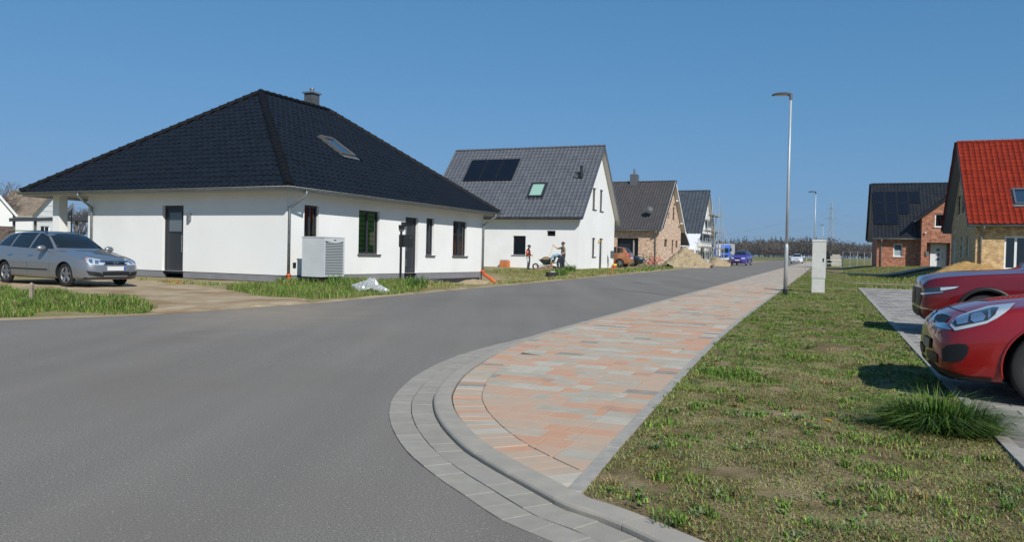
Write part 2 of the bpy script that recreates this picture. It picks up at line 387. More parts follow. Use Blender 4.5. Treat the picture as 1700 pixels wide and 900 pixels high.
# pavement region, convex: inside kerb curve, left of edging
PZ = .03
KB = [off(i, koff(i)+.16) for i in range(len(OUT))]
def BW(i): return .25 if (OUT[i].y < 4 or sO(i) < -7.6) else .0
pave = struct('pavement', MB().add([(*xy(s,o), zr(xy(s,o)[1])+(.004)) for s in np.arange(-14.5,40.1,.5) for o in (-2.0 if s < -10 else -2.36, -.0)], []), M_joint)
# bedding sheet below the pavers
vs, fs = [], []
SS = list(np.arange(-12.6, 40, .3))
def left_o(s, extra=0):                                # leftmost o of the pavement at s
    best = -2.36
    if s < -5: 
        c = [so(*p)[1] for p in KB if abs(so(*p)[0]-s) < .12 and so(*p)[1] < edge_o(s)+.4]
        best = min(c) if c else edge_o(s)
    return best+extra
for s in SS:
    for o in (min(left_o(s)+.02, edge_o(s)), edge_o(s)):
        x, y = xy(s,o); vs.append((x,y,zr(y)+.018))
fs = [(2*k,2*k+1,2*k+3,2*k+2) for k in range(len(SS)-1)]
pave.data = MB().add(vs, fs).mesh('pavement', [M_joint])
# soldier course along the kerb
def clip(poly, a, b):                                  # keep the part right of a->b  (n = into pavement)
    out = []; d = b-a; n = Vector((d.y,-d.x))
    for i in range(len(poly)):
        p, q = poly[i], poly[(i+1)%len(poly)]; fp, fq = (p-a).dot(n), (q-a).dot(n)
        if fp >= 0: out.append(p)
        if fp*fq < 0: out.append(p.lerp(q, fp/(fp-fq)))
    return out
edge_pts = [Vector(xy(s, edge_o(s))) for s in np.arange(-14, 41, 1.)]
def clip_edge(poly):
    c = sum(poly, Vector((0,0)))/len(poly); s = so(*c)[0]; k = min(max(int(s+14),0), len(edge_pts)-2)
    return clip(poly, edge_pts[k+1], edge_pts[k])
def area(p): return abs(sum(p[i].cross(p[(i+1)%len(p)]) if False else p[i].x*p[(i+1)%len(p)].y-p[i].y*p[(i+1)%len(p)].x for i in range(len(p))))/2
PAV = []                                               # (distance, polygon, material)
i0 = min(range(len(KB)), key=lambda i: (KB[i]-Vector((.34,4.1))).length)
iB = min(i for i in range(len(OUT)) if OUT[i].y > 8 and sO(i) > -7.6)
for i in range(i0-8, iB, 3):
    q = [KB[i]+nrm(i,OUT)*.004, KB[i+3]+nrm(i+3,OUT)*.004, KB[i+3]+nrm(i+3,OUT)*BW(i+3), KB[i]+nrm(i,OUT)*BW(i)]
    q[1] = q[1].lerp(q[0],.035); q[2] = q[2].lerp(q[3],.035)
    q = clip_edge(q[::-1])
    if len(q) > 2 and area(q) > .004: PAV.append((q, random.choices(range(8), PAVW)[0]))
# field, laid in columns along the street, multi-format
KI = [KB[i]+nrm(i,OUT)*(BW(i)+.005) for i in range(i0-12, len(KB))]
KI = KI[::3]+[Vector(xy(30,-2.34))]
KIS = [so(*p) for p in KI]
GAP = .008
def field_clip(q):
    ss = [so(*p)[0] for p in q]; s0, s1 = min(ss), max(ss); far_ = s0 > -10.4
    for k in range(len(KI)-1):
        u0, u1 = KIS[k][0], KIS[k+1][0]
        if far_ and (k < 6 or u1 < s0-.02 or u0 > s1+.02 or (u0 > s0+.01 and u1 < s1-.01 and u1-u0 > .3)): continue
        if far_ and u1 <= u0: continue
        if not far_ and u0 > -9.0: continue
        q = clip(q, KI[k], KI[k+1])
        if len(q) < 3: return None
    q = clip_edge(q)
    return q if len(q) > 2 and area(q) > .0016 else None
MATMEM = {}
s = -14.0; row = 0
while s < 17:
    h = .22
    o = -2.6+random.uniform(0,.1); last = -1
    while o < .5:
        wv = random.choices([.165,.25,.335], [.4,.42,.18])[0]
        eo = edge_o(s+h/2)
        tail = eo-.25                                  # runner column beside the edging
        if o >= tail-.01: o = tail; wv = .25
        elif o+wv > tail: wv = tail-o
        if wv > .04:
            q = [Vector(xy(s+GAP/2,o+GAP/2)),Vector(xy(s+GAP/2,o+wv-GAP/2)),Vector(xy(s+h-GAP/2,o+wv-GAP/2)),Vector(xy(s+h-GAP/2,o+GAP/2))]
            q = field_clip(q)
            if q: 
                k = random.choices(range(8), PAVW)[0]
                if random.random() < .3 and last >= 0: k = last
                last = k; PAV.append((q, k))
        if o >= tail-.001: break
        o += wv
    s += h; row += 1
PAV.sort(key=lambda t: (sum(t[0],Vector((0,0)))/len(t[0])).length)
big = MB()
for n_, (q, k) in enumerate(PAV):
    dz = random.gauss(0,.0012)
    if n_ < 300:
        mb = MB(); slab(mb, q, lambda p: zr(p.y)+PZ+dz, .03, .0015); part('paver', mb, M_pav[k], pave)
    else: slab(big, q, lambda p: zr(p.y)+PZ+dz, .02, .0015, mi=k)
part('paver_field', big, M_pav, pave, kind='stuff')
mb = MB(); vs = [(*xy(s,o), zr(xy(s,o)[1])+PZ) for s in (17,40,150) for o in (-2.35,-.0)]
mb.add(vs, [(0,1,3,2),(2,3,5,4)]); part('far_pavers', mb, M_pavfar, pave)
# edging stones right of the pavement and along the parking bay
edg = struct('edging', MB().add([(*xy(s,edge_o(s)+d), zr(xy(s,0)[1])+.0) for s in np.arange(-13,44.1,1.) for d in (.01,.07)], [(2*k,2*k+1,2*k+3,2*k+2) for k in range(57)]), M_joint)
for s in np.arange(-12.9, 44, 1.0):
    dz = random.uniform(-.003,.006); e0, e1 = edge_o(s)+.003+random.uniform(-.004,.004), edge_o(s+1)+.003
    mb = MB(); slab(mb, [Vector(xy(s+.002,e0)),Vector(xy(s+.002,e0+.085)),Vector(xy(s+.994,e1+.085)),Vector(xy(s+.994,e1))], lambda p: zr(p.y)+.04+dz, .08, .006)
    part('edging_stone', mb, M_conc, edg)
PO = 2.82; PS1 = 17.6                                  # parking bay: offset of its edge, far end
bay = struct('parking_bay', MB().add([(*xy(s,o), zt(*xy(s,o))+.012) for s in np.arange(-16,PS1+.01,.8) for o in (PO,7,14)], [(3*k+j,3*k+j+1,3*k+j+4,3*k+j+3) for k in range(42) for j in (0,1)]), M_joint)
for s in np.arange(-16, PS1-.1, 1.0):
    dz = random.uniform(-.003,.006); mb = MB(); s1 = min(s+.994, PS1)
    slab(mb, [Vector(xy(s,PO-.09)),Vector(xy(s,PO)),Vector(xy(s1,PO)),Vector(xy(s1,PO-.09))], lambda p: zt(p.x,p.y)+.05+dz, .09, .006); part('edging_stone', mb, M_conc, bay)
for o in np.arange(PO, 13.9, 1.0):
    mb = MB(); slab(mb, [Vector(xy(PS1+.004,o)),Vector(xy(PS1+.004,o+.994)),Vector(xy(PS1+.1,o+.994)),Vector(xy(PS1+.1,o))], lambda p: zt(p.x,p.y)+.05, .09, .006); part('edging_stone', mb, M_conc, bay)
SL = []
s = -16.; row = 0
while s < PS1-.19:
    o = PO+.004-(row%2)*.15
    while o < 13.8:
        a, b = max(o, PO+.004), o+.3
        SL.append(([Vector(xy(s,a)),Vector(xy(s,b-.005)),Vector(xy(s+.195,b-.005)),Vector(xy(s+.195,a))], random.choices([0,1,2],[.45,.35,.2])[0])); o += .3
    s += .2; row += 1
SL.sort(key=lambda t: (t[0][0]-Vector((2,0))).length + (0 if so(*t[0][0])[0] > -13.2 else 50))
big = MB()
for n_, (q, k) in enumerate(SL):
    dz = random.gauss(0,.001)
    if n_ < 300: mb = MB(); slab(mb, q, lambda p: zt(p.x,p.y)+.03+dz, .03); part('paving_slab', mb, M_slab[k], bay)
    else: slab(big, q, lambda p: zt(p.x,p.y)+.03+dz, .018, mi=k)
part('slab_field', big, M_slab, bay, kind='stuff')

# verge between pavement and parking bay (and on towards the plots)
vs = []; SV = list(np.arange(-16, 60, .25)); OV = list(np.linspace(0,1,12))
def bmp(x, y): return .022*math.sin(x*3.1+y*1.7)*math.sin(y*2.3-x)+.015*math.sin(7*x)*math.sin(6*y+2*x)
def verge_z(x, y):
    s, o = so(x, y); e = min(abs(o-edge_o(s)-.09), abs(PO-.09-o) if s < PS1 else 9); return zt(x,y)+.03+bmp(x,y)*min(1,e*3)
ku = [so(*off(i, koff(i)+.10)) for i in range(len(OUT))]
def s_start(o):                                        # s where the kerb bounds the verge
    c = [a for a, b in ku if abs(b-o) < .08 and a < -8]; return min(c) if c else -16
for s in SV:
    for t in OV:
        o0 = edge_o(s)+.06; o = o0+(PO-.06-o0)*t; ss = max(s, s_start(o)); x, y = xy(ss,o); vs.append((x,y,zr(y)+.026 if ss < s_start(o)+.3 else verge_z(x,y)))
k = len(OV); fs = [(r*k+c, r*k+c+1, (r+1)*k+c+1, (r+1)*k+c) for r in range(len(SV)-1) for c in range(k-1)]
verge = struct('grass_verge', MB().add(vs, fs), M_soil, smooth=True)
# paths beyond the bay
pm = MB(); pm.add([(*xy(s,o), zt(*xy(s,o))+.02) for o in np.arange(2.2,26,1.) for s in (24.4,25.0)], [(2*i,2*i+2,2*i+3,2*i+1) for i in range(23)])
struct('footpath', pm, M_conc, rec=True)
pm = MB(); pm.add([(*xy(s,o), zt(*xy(s,o))+.03) for o in np.arange(.3,26,1.) for s in (44.,47.)], [(2*i,2*i+2,2*i+3,2*i+1) for i in range(25)])
struct('access_path', pm, M_conc, rec=True)
# sandy shoulder and building-plot soil on the left of the road
LE = resample(crom([(-40,6.6),(-25,8),(-14,9.9),(-10.2,11.1),(-8.05,12.32),(-6.84,13.37),(-6.15,14.14)]+[xy(s,-8.95) for s in (-2,2,6,12,20)]+[xy(s,-9.0) for s in range(26,152,6)]), .5)
def lrow(i, d): return LE[i]-nrm(i, LE)*d
def plot_z(x, y): return zt(x,y)+.02*math.sin(x*1.9+y)*math.sin(y*1.3-x*.7)+.012*math.sin(4.1*x+y)*math.sin(3.7*y)
DS = [-.02,.12,.3,.6,1.,1.5,2.2,3,4,5,6,7.5,9,11,14,18,24,32]
vs = []
for i in range(len(LE)):
    for d in DS:
        p = lrow(i,d); vs.append((p.x,p.y,(zr(p.y)-.006 if d < .1 else plot_z(p.x,p.y)+.0+.012*min(1,d))))
k = len(DS); fs = [(r*k+c, (r+1)*k+c, (r+1)*k+c+1, r*k+c+1) for r in range(len(LE)-1) for c in range(k-1)]
struct('building_plots', MB().add(vs, fs), mat('plot_soil', srgb(138,126,92), .95, col2=srgb(158,142,112), nscale=5, bump=.6, bscale=45, col3=srgb(112,112,60), n3=.5, spec=.15), smooth=True, rec=True)
vs = []
rows = [i for i in range(len(LE)) if LE[i].y > 9]
for i in rows:
    wd = .28+.14*math.sin(i*.7)+.1*math.sin(i*1.9)
    for d, h in ((-.03,.004),(wd*.5,.026),(wd,-.01)):
        p = lrow(i,d); vs.append((p.x,p.y,max(zr(p.y),plot_z(p.x,p.y) if d > .1 else -9)+h))
fs = [(r*3+c, (r+1)*3+c, (r+1)*3+c+1, r*3+c+1) for r in range(len(rows)-1) for c in range(2)]
struct('road_shoulder', MB().add(vs, fs), M_sand, smooth=True, rec=True)
# sandy drive in front of the bungalow
bm = bmesh.new()
dpx = [(-120,468),(-40,467),(100,466),(235,465),(330,474),(380,484),(430,494),(505,497),(520,503.5),(460,508.5),(284,520),(236,522.5),(250,510),(165,497),(60,488),(-60,486),(-120,488)]
bm.faces.new([bm.verts.new((*gp(u,v).xy,0)) for u,v in dpx])
for a, b, n_ in ((-20,6,(1,0,0)),(10,32,(0,1,0))):
    for c in np.arange(a,b,.4): bmesh.ops.bisect_plane(bm, geom=bm.verts[:]+bm.edges[:]+bm.faces[:], plane_co=(c if n_[0] else 0, c if n_[1] else 0, 0), plane_no=n_)
for v in bm.verts: v.co.z = plot_z(v.co.x,v.co.y)+(.035 if not v.is_boundary else -.01)
bmesh.ops.recalc_face_normals(bm, faces=bm.faces)
if sum(f.normal.z for f in bm.faces) < 0: bmesh.ops.reverse_faces(bm, faces=bm.faces)
me = bpy.data.meshes.new('driveway'); bm.to_mesh(me); bm.free(); me.materials.append(M_sand); link('driveway', me, kind='structure')

# thin dark strip laid across the carriageway
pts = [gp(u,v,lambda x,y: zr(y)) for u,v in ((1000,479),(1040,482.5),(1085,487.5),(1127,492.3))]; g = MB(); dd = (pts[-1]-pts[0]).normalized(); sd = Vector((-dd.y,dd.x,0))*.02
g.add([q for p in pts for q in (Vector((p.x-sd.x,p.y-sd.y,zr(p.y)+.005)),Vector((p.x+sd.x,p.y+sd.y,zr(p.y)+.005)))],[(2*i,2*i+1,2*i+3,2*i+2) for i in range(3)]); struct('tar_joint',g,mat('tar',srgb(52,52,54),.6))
# ------------------------------------------------------------------ house materials
M_render = mat('white_render', srgb(231,232,231), .9, col2=srgb(223,224,222), nscale=.7, bump=.25, bscale=160, spec=.2, col3=srgb(227,228,226), n3=.25)
M_plinth = mat('plinth_grey', srgb(132,132,136), .85, col2=srgb(122,122,127), nscale=2, bump=.1, bscale=120, spec=.2)
M_bitumen = mat('bitumen', srgb(40,41,44), .55, col2=srgb(58,58,60), nscale=5, spec=.4)
M_soffit = mat('soffit', srgb(196,192,184), .8)
M_zinc = mat('zinc', srgb(142,147,150), .45, metal=.6, col2=srgb(120,126,130), nscale=9)
M_anth = mat('anthracite_frame', srgb(46,49,54), .45, spec=.5)
M_whitef = mat('white_frame', srgb(224,226,228), .4)
M_glass = glass_mat('window_glass', (.66,.72,.72), .04)
M_glassd = glass_mat('roof_glass', (.35,.4,.42), .30)
M_dark = mat('dark_interior', (.012,.012,.014), .8)
M_inwall = mat('inner_wall', srgb(150,146,140), .9)
M_sillg = mat('sill_stone', srgb(84,82,82), .6)
M_sillw = mat('sill_metal', srgb(150,152,155), .5)
M_curt = mat('curtain', srgb(205,200,192), .9, col2=srgb(170,166,160), nscale=6, aniso=(6,6,.3))
M_black = mat('black_plastic', srgb(28,29,31), .5)
M_orange = mat('drain_pipe_orange', srgb(206,98,48), .5, col2=srgb(190,88,44), nscale=4)
def roofm(n, a, b, rough, coat=0, spec=.5):
    m = mat(n, a, rough, col2=b, nscale=1.7, bump=.05, bscale=60, coat=coat, spec=spec, col3=b, n3=9); nt = m.node_tree; L = nt.links.new; N = nt.nodes.new
    p = nt.nodes['Principled BSDF']; src = p.inputs['Base Color'].links[0].from_socket     # every tile fired a little differently
    ge = N('ShaderNodeNewGeometry'); oi = N('ShaderNodeObjectInfo'); ad = N('ShaderNodeMath'); L(ge.outputs['Random Per Island'], ad.inputs[0]); L(oi.outputs['Random'], ad.inputs[1])
    fr_ = N('ShaderNodeMath'); fr_.operation = 'FRACT'; L(ad.outputs[0], fr_.inputs[0]); mr = N('ShaderNodeMapRange'); mr.inputs[3].default_value = .92; mr.inputs[4].default_value = 1.07; L(fr_.outputs[0], mr.inputs[0])
    hs = N('ShaderNodeHueSaturation'); L(src, hs.inputs['Color']); L(mr.outputs[0], hs.inputs['Value']); L(hs.outputs[0], p.inputs['Base Color']); return m
M_t1 = roofm('tile_black_gloss', srgb(19,20,22), srgb(25,26,28), .27, spec=.4)
M_t1c = roofm('cap_black', srgb(18,18,20), srgb(24,24,26), .6, spec=.12)
M_t2 = roofm('tile_grey', srgb(92,95,100), srgb(82,85,91), .55)
M_t3 = roofm('tile_brown_grey', srgb(62,60,60), srgb(74,70,68), .6)
M_t4 = roofm('tile_slate_blue', srgb(58,64,70), srgb(72,78,84), .45)
M_t5 = roofm('tile_black', srgb(30,31,34), srgb(42,43,46), .4, spec=.3)
M_t6 = roofm('tile_red', srgb(140,46,20), srgb(120,37,16), .5, spec=.18)
M_told = roofm('tile_old_brown', srgb(98,86,76), srgb(136,122,104), .8)
M_br3 = brick_mat('brick_mixed', srgb(206,180,156), srgb(188,150,126), srgb(196,188,174))
M_br5 = brick_mat('brick_red', srgb(176,116,88), srgb(150,92,70), srgb(168,152,138))
M_br6 = brick_mat('brick_yellow', srgb(206,176,126), srgb(186,150,104), srgb(190,178,156))
M_brd = brick_mat('brick_brown', srgb(104,88,78), srgb(84,72,66), srgb(110,104,98))
M_solar = mat('solar_cell', srgb(13,15,22), .22, spec=.5, col2=srgb(18,22,32), nscale=5)
M_wood = mat('weathered_wood', srgb(150,138,120), .85, col2=srgb(128,116,100), nscale=8)

# ------------------------------------------------------------------ building helpers
class H:
    """local frame of a house: X away along the street, Y to the left"""
    def __init__(s, name, label, x, y, th, z, cat='house'):
        s.o = Vector((x, y, z)); s.th = th
        s.e = thing(name, label, cat, (x,y,z), math.pi/2-th)
        s.a = Vector((math.sin(th), math.cos(th), 0)); s.b = Vector((-math.cos(th), math.sin(th), 0))
    def loc(s, p): d = p-s.o; return Vector((d.dot(s.a), d.dot(s.b), d.z))
    def wor(s, p): return s.o+s.a*p[0]+s.b*p[1]+Vector((0,0,p[2]))
    def hit(s, u, v, p0, n):                           # pixel ray against a local plane
        O = s.loc(Vector((0,0,CH))); d = ray(u,v); D = Vector((d.dot(s.a), d.dot(s.b), d.z)); n = Vector(n)
        return O+D*((Vector(p0)-O).dot(n)/D.dot(n))
    def rect(s, plane, val, px):                       # pixel box on wall plane -> (u0,z0,u1,z1)
        n = (1,0,0) if plane == 'x' else (0,1,0); p0 = (val,0,0) if plane == 'x' else (0,val,0); k = 1 if plane == 'x' else 0
        x0, y0, x1, y1 = px; c = [s.hit(u,v,p0,n) for u,v in ((x0,(y0)),(x1,(y0)),(x0,(y1)),(x1,(y1)))]
        us = [q[k] for q in c]; return (min((us[0]+us[2])/2,(us[1]+us[3])/2), (c[2].z+c[3].z)/2, max((us[0]+us[2])/2,(us[1]+us[3])/2), (c[0].z+c[1].z)/2)
def wpt(plane, val, u, z, d=0):                        # point on a wall plane moved by d along +axis
    return Vector((val+d, u, z)) if plane == 'x' else Vector((u, val+d, z))
def wall(h, plane, val, sgn, outline, ops, M, depth=.17, name='wall', Mrev=None, parent=None):
    """outline (u,z) polygon; ops openings; sgn: outward direction along the plane axis"""
    bm = bmesh.new(); bm.faces.new([bm.verts.new((u,0,z)) for u,z in outline])
    G = lambda: bm.verts[:]+bm.edges[:]+bm.faces[:]
    for u0,z0,u1,z1 in ops:
        for c in (u0,u1): bmesh.ops.bisect_plane(bm, geom=G(), plane_co=(c,0,0), plane_no=(1,0,0))
        for c in (z0,z1): bmesh.ops.bisect_plane(bm, geom=G(), plane_co=(0,0,c), plane_no=(0,0,1))
    kill = []
    for f in bm.faces:
        c = f.calc_center_median()
        if any(u0 < c.x < u1 and z0 < c.z < z1 for u0,z0,u1,z1 in ops): kill.append(f)
    bmesh.ops.delete(bm, geom=kill, context='FACES')
    mb = MB(); bm.verts.index_update()
    mb.add([wpt(plane,val,v.co.x,v.co.z) for v in bm.verts], [tuple(v.index for v in f.verts) for f in bm.faces]); bm.free()
    for u0,z0,u1,z1 in ops:
        c = [(u0,z0),(u1,z0),(u1,z1),(u0,z1)]
        mb.add([wpt(plane,val,u,z) for u,z in c]+[wpt(plane,val,u,z,-sgn*depth) for u,z in c], [(i,(i+1)%4,4+(i+1)%4,4+i) for i in range(4)], 1)
    return part(name, mb, [M, Mrev or M], parent or h.e)
def window(h, plane, val, sgn, r, Mf, mull=1, sill=None, rec=.10, fw=.07, curtain=None, name='window', Mg=None, hbar=None):
    u0,z0,u1,z1 = r; d = -sgn*rec; mb = MB()
    def bx(a0,b0,a1,b1,t=.06):
        p, q = wpt(plane,val,a0,b0,d-sgn*t), wpt(plane,val,a1,b1,d)
        mb.box(min(p.x,q.x),max(p.x,q.x),min(p.y,q.y),max(p.y,q.y),min(p.z,q.z),max(p.z,q.z))
    bx(u0,z0,u0+fw,z1); bx(u1-fw,z0,u1,z1); bx(u0+fw,z0,u1-fw,z0+fw); bx(u0+fw,z1-fw,u1-fw,z1)
    xs = [u0+fw]
    for k in range(mull):
        c = u0+(u1-u0)*(k+1)/(mull+1); bx(c-fw*.6,z0+fw,c+fw*.6,z1-fw); xs += [c-fw*.6, c+fw*.6]
    xs.append(u1-fw)
    if hbar: bx(u0+fw,hbar-fw*.5,u1-fw,hbar+fw*.5,.05)
    w = part(name, mb, Mf, h.e)
    for k in range(0,len(xs),2):
        g = MB(); e = -sgn*(rec+.03); g.add([wpt(plane,val,a,b,e) for a,b in ((xs[k],z0+fw),(xs[k+1],z0+fw),(xs[k+1],z1-fw),(xs[k],z1-fw))], [(0,1,2,3)])
        part('pane', g, Mg or M_glass, w)
    if sill:
        g = MB(); p, q = wpt(plane,val,u0-.06,z0-.05,sgn*.07), wpt(plane,val,u1+.06,z0-.002,-sgn*(rec-.002)); g.box(min(p.x,q.x),max(p.x,q.x),min(p.y,q.y),max(p.y,q.y),p.z,q.z); part('sill', g, sill, w)
    if curtain:
        g = MB(); e = -sgn*(rec+.16); cu, cm, f0, f1 = curtain
        n = 16; vs = []
        for i in range(n+1):
            u = u0+(u1-u0)*(f0+(f1-f0)*i/n); o = .03*math.sin(i*2.4)
            vs += [wpt(plane,val,u,z0,e+o), wpt(plane,val,u,z1,e+o)]
        g.add(vs, [(2*i,2*i+2,2*i+3,2*i+1) for i in range(n)]); part(cu, g, cm, w, smooth=True)
    return w
def inner_box(h, x0,x1,y0,y1,z0,z1):                   # inner partition walls so that rooms are not see-through
    mb = MB(); cx, cy = (x0+x1)/2, (y0+y1)/2
    mb.box(x0+2.6,x0+2.7,y0+.2,y1-.2,z0,z1); mb.box(x0+.2,x1-.2,cy-.05,cy+.05,z0,z1) ; mb.box(x0+.15,x1-.15,y0+.15,y1-.15,z0-.05,z0)
    mb.box(x0+.2,x1-.2,y0+2.6,y0+2.7,z0,z1); mb.box(x0+.2,x1-.2,y1-2.7,y1-2.6,z0,z1)
    part('inner_wall', mb, M_inwall, h.e)
TU = np.array([0,.1,.28,.5,.72,.9,1]); TN = np.array([.030,.016,.002,0,.002,.016,.030])
def tile_template(w, l, hgt=.024, sc=1.0):
    k = len(TU); V = []
    for v, base in ((l+.03, .004),(-.0, hgt)): V += [(u*w, v, base+n*sc) for u, n in zip(TU,TN)]
    V += [(u*w, .0, n*sc-.004) for u, n in zip(TU,TN)]
    Fq = [(k+i, k+i+1, i+1, i) for i in range(k-1)]+[(2*k+i, 2*k+i+1, k+i+1, k+i) for i in range(k-1)]
    return np.array(V), np.array(Fq)
def tile_plane(roof, O, U, V, N, W, L, tw, tl, M, indiv=0, clips=(), holes=(), near=None, sc=1.0, name='tile'):
    """rows of tiles on a roof plane; the first `indiv` nearest whole ones become objects of their own"""
    O, U, V, N = Vector(O), Vector(U).normalized(), Vector(V).normalized(), Vector(N).normalized()
    tv, tf = tile_template(tw, tl, sc=sc); nu, nv = int(math.ceil(W/tw-.01)), int(math.ceil(L/tl-.01)); cells = []
    for j in range(nv):
        for i in range(nu):
            u, v = i*tw, j*tl
            if any(a < u+tw/2 < b and c < v+tl/2 < d for a,c,b,d in holes): continue
            ins = 1
            for co, no in clips:
                q = [(O+U*(u+du)+V*(v+dv)-Vector(co)).dot(Vector(no)) for du in (0,tw) for dv in (0,tl+.03)]
                if max(q) <= 0: ins = -1; break
                if min(q) < 0: ins = 0
            if ins < 0: continue
            cells.append((u, v, ins and v+tl < L+.02 and u+tw < W+.02))
    B = np.array([U,V,N])
    if indiv:
        key = lambda c: (Vector(near)-(O+U*c[0]+V*c[1])).length
        ok = sorted([c for c in cells if c[2]], key=key)[:indiv]; oks = set((c[0],c[1]) for c in ok)
        me = npmesh(name, tv@B, tf, [M]); sharp(me, 50)
        for c in ok: link(name, me, roof, loc=O+U*(c[0]+random.gauss(0,.003))+V*(c[1]+random.gauss(0,.003))+N*random.uniform(-.004,.005))
        cells = [c for c in cells if (c[0],c[1]) not in oks]
    if not cells: return
    P = np.array([list(O+U*(c[0]+random.gauss(0,.003))+V*(c[1]+random.gauss(0,.003))+N*random.uniform(-.004,.005)) for c in cells])
    VV = (P[:,None,:]+(tv@B)[None]).reshape(-1,3); FF = (tf[None]+(np.arange(len(cells))*len(tv))[:,None,None]).reshape(-1,4)
    me = npmesh('roof_tiles', VV, FF, [M])
    top = (O+V*L, -V)
    bm = bmesh.new(); bm.from_mesh(me)
    for co, no in list(clips)+[top]: bmesh.ops.bisect_plane(bm, geom=bm.verts[:]+bm.edges[:]+bm.faces[:], plane_co=Vector(co), plane_no=-Vector(no), clear_outer=True)
    bm.to_mesh(me); bm.free(); sharp(me, 50)
    link('roof_tiles', me, roof, kind='stuff')
def ridge_caps(roof, P, Q, M, r=.12, step=.34, lift=.03, n=7, down=0):
    """half-round cap tiles from P (lower) to Q"""
    P, Q = Vector(P), Vector(Q); L = (Q-P).length; k = int(round(L/step)); step = L/k; d = (Q-P).normalized()
    x = d.cross(Vector((0,0,1))).normalized(); z = x.cross(d)
    mb = MB(); vs = []
    for t, rr in ((-.03,r*1.12),(.05,r*1.12),(.05,r),(step+.01,r*.92)):
        for i in range(n): a = math.pi*(i/(n-1)); vs.append(x*math.cos(a)*rr+z*(math.sin(a)*rr*.85-down)+d*t)
    fs = [(j*n+i, j*n+i+1, (j+1)*n+i+1, (j+1)*n+i) for j in range(3) for i in range(n-1)]+[tuple(range(n))]
    me = mb.add(vs, fs).mesh('ridge_tile', [M]); fixn(me); sharp(me, 40)
    for i in range(k): link('ridge_tile', me, roof, loc=P+d*step*i+z*lift)
def half_gutter(pts, r=.075, n=7):
    mb = MB(); rings = []
    for i, p in enumerate(pts):
        p = Vector(p); d0 = (Vector(pts[i])-Vector(pts[i-1])).normalized() if i else None; d1 = (Vector(pts[i+1])-p).normalized() if i < len(pts)-1 else None
        d = ((d0 or d1)+(d1 or d0)).normalized(); c = 1/max(.5, d.dot(d1 or d0)); x = d.cross(Vector((0,0,1)))
        rings.append([p+x*(-math.cos(math.pi*k/(n-1))*r*c)+Vector((0,0,-math.sin(math.pi*k/(n-1))*r)) for k in range(n)])
    vs = [q for R_ in rings for q in R_]; fs = [(j*n+i, j*n+i+1, (j+1)*n+i+1, (j+1)*n+i) for j in range(len(pts)-1) for i in range(n-1)]
    mb.add(vs, fs)
    for R_ in rings[:-1]: pass
    for k in range(len(rings)-1): mb.tube([rings[k][0], rings[k+1][0]], .011, 5); mb.tube([rings[k][-1], rings[k+1][-1]], .011, 5)
    mb.add(rings[0], [tuple(range(n))]); mb.add(rings[-1], [tuple(range(n))]); return mb
def slab_poly(par, name, pts, N, th, M, Mu=None):
    mb = MB(); mb.prism([Vector(p) for p in pts], None, Vector(N)*-th); return part(name, mb, [M], par, rec=True)
def skylight(par, O, U, V, N, r, fr, gl, sh=None, lift=.14):
    u0,v0,u1,v1 = r; P = lambda u,v,n: O+U*u+V*v+N*n; mb = MB(); f = .09
    def bx(a0,b0,a1,b1,n0,n1): mb.add([P(a0,b0,n0),P(a1,b0,n0),P(a1,b1,n0),P(a0,b1,n0),P(a0,b0,n1),P(a1,b0,n1),P(a1,b1,n1),P(a0,b1,n1)], [(0,3,2,1),(4,5,6,7),(0,1,5,4),(1,2,6,5),(2,3,7,6),(3,0,4,7)])
    bx(u0,v0,u0+f,v1,-.05,lift); bx(u1-f,v0,u1,v1,-.05,lift); bx(u0+f,v0,u1-f,v0+f,-.05,lift-.01); bx(u0+f,v1-f*1.4,u1-f,v1,-.05,lift+.01)
    w = part('roof_window', mb, fr, par)
    g = MB(); g.add([P(u0+f,v0+f,lift-.04),P(u1-f,v0+f,lift-.04),P(u1-f,v1-f*1.4,lift-.04),P(u0+f,v1-f*1.4,lift-.04)], [(0,1,2,3)]); part('pane', g, gl, w)
    if sh: g = MB(); g.add([P(u0+f,v0+f,lift-.06),P(u1-f,v0+f,lift-.06),P(u1-f,v1-f,lift-.06),P(u0+f,v1-f,lift-.06)], [(0,1,2,3)]); part('blind', g, sh, w)
    g = MB()
    for a,b,c,d in ((u0-.12,v0-.2,u1+.12,v0),(u0-.1,v0,u0,v1+.1),(u1,v0,u1+.1,v1+.1)): bxg = [P(a,b,.045),P(c,b,.045),P(c,d,.045),P(a,d,.045)]; g.add(bxg, [(0,1,2,3)])
    part('flashing', g, M_zinc if fr is not M_anth else M_anth, w)
    return w
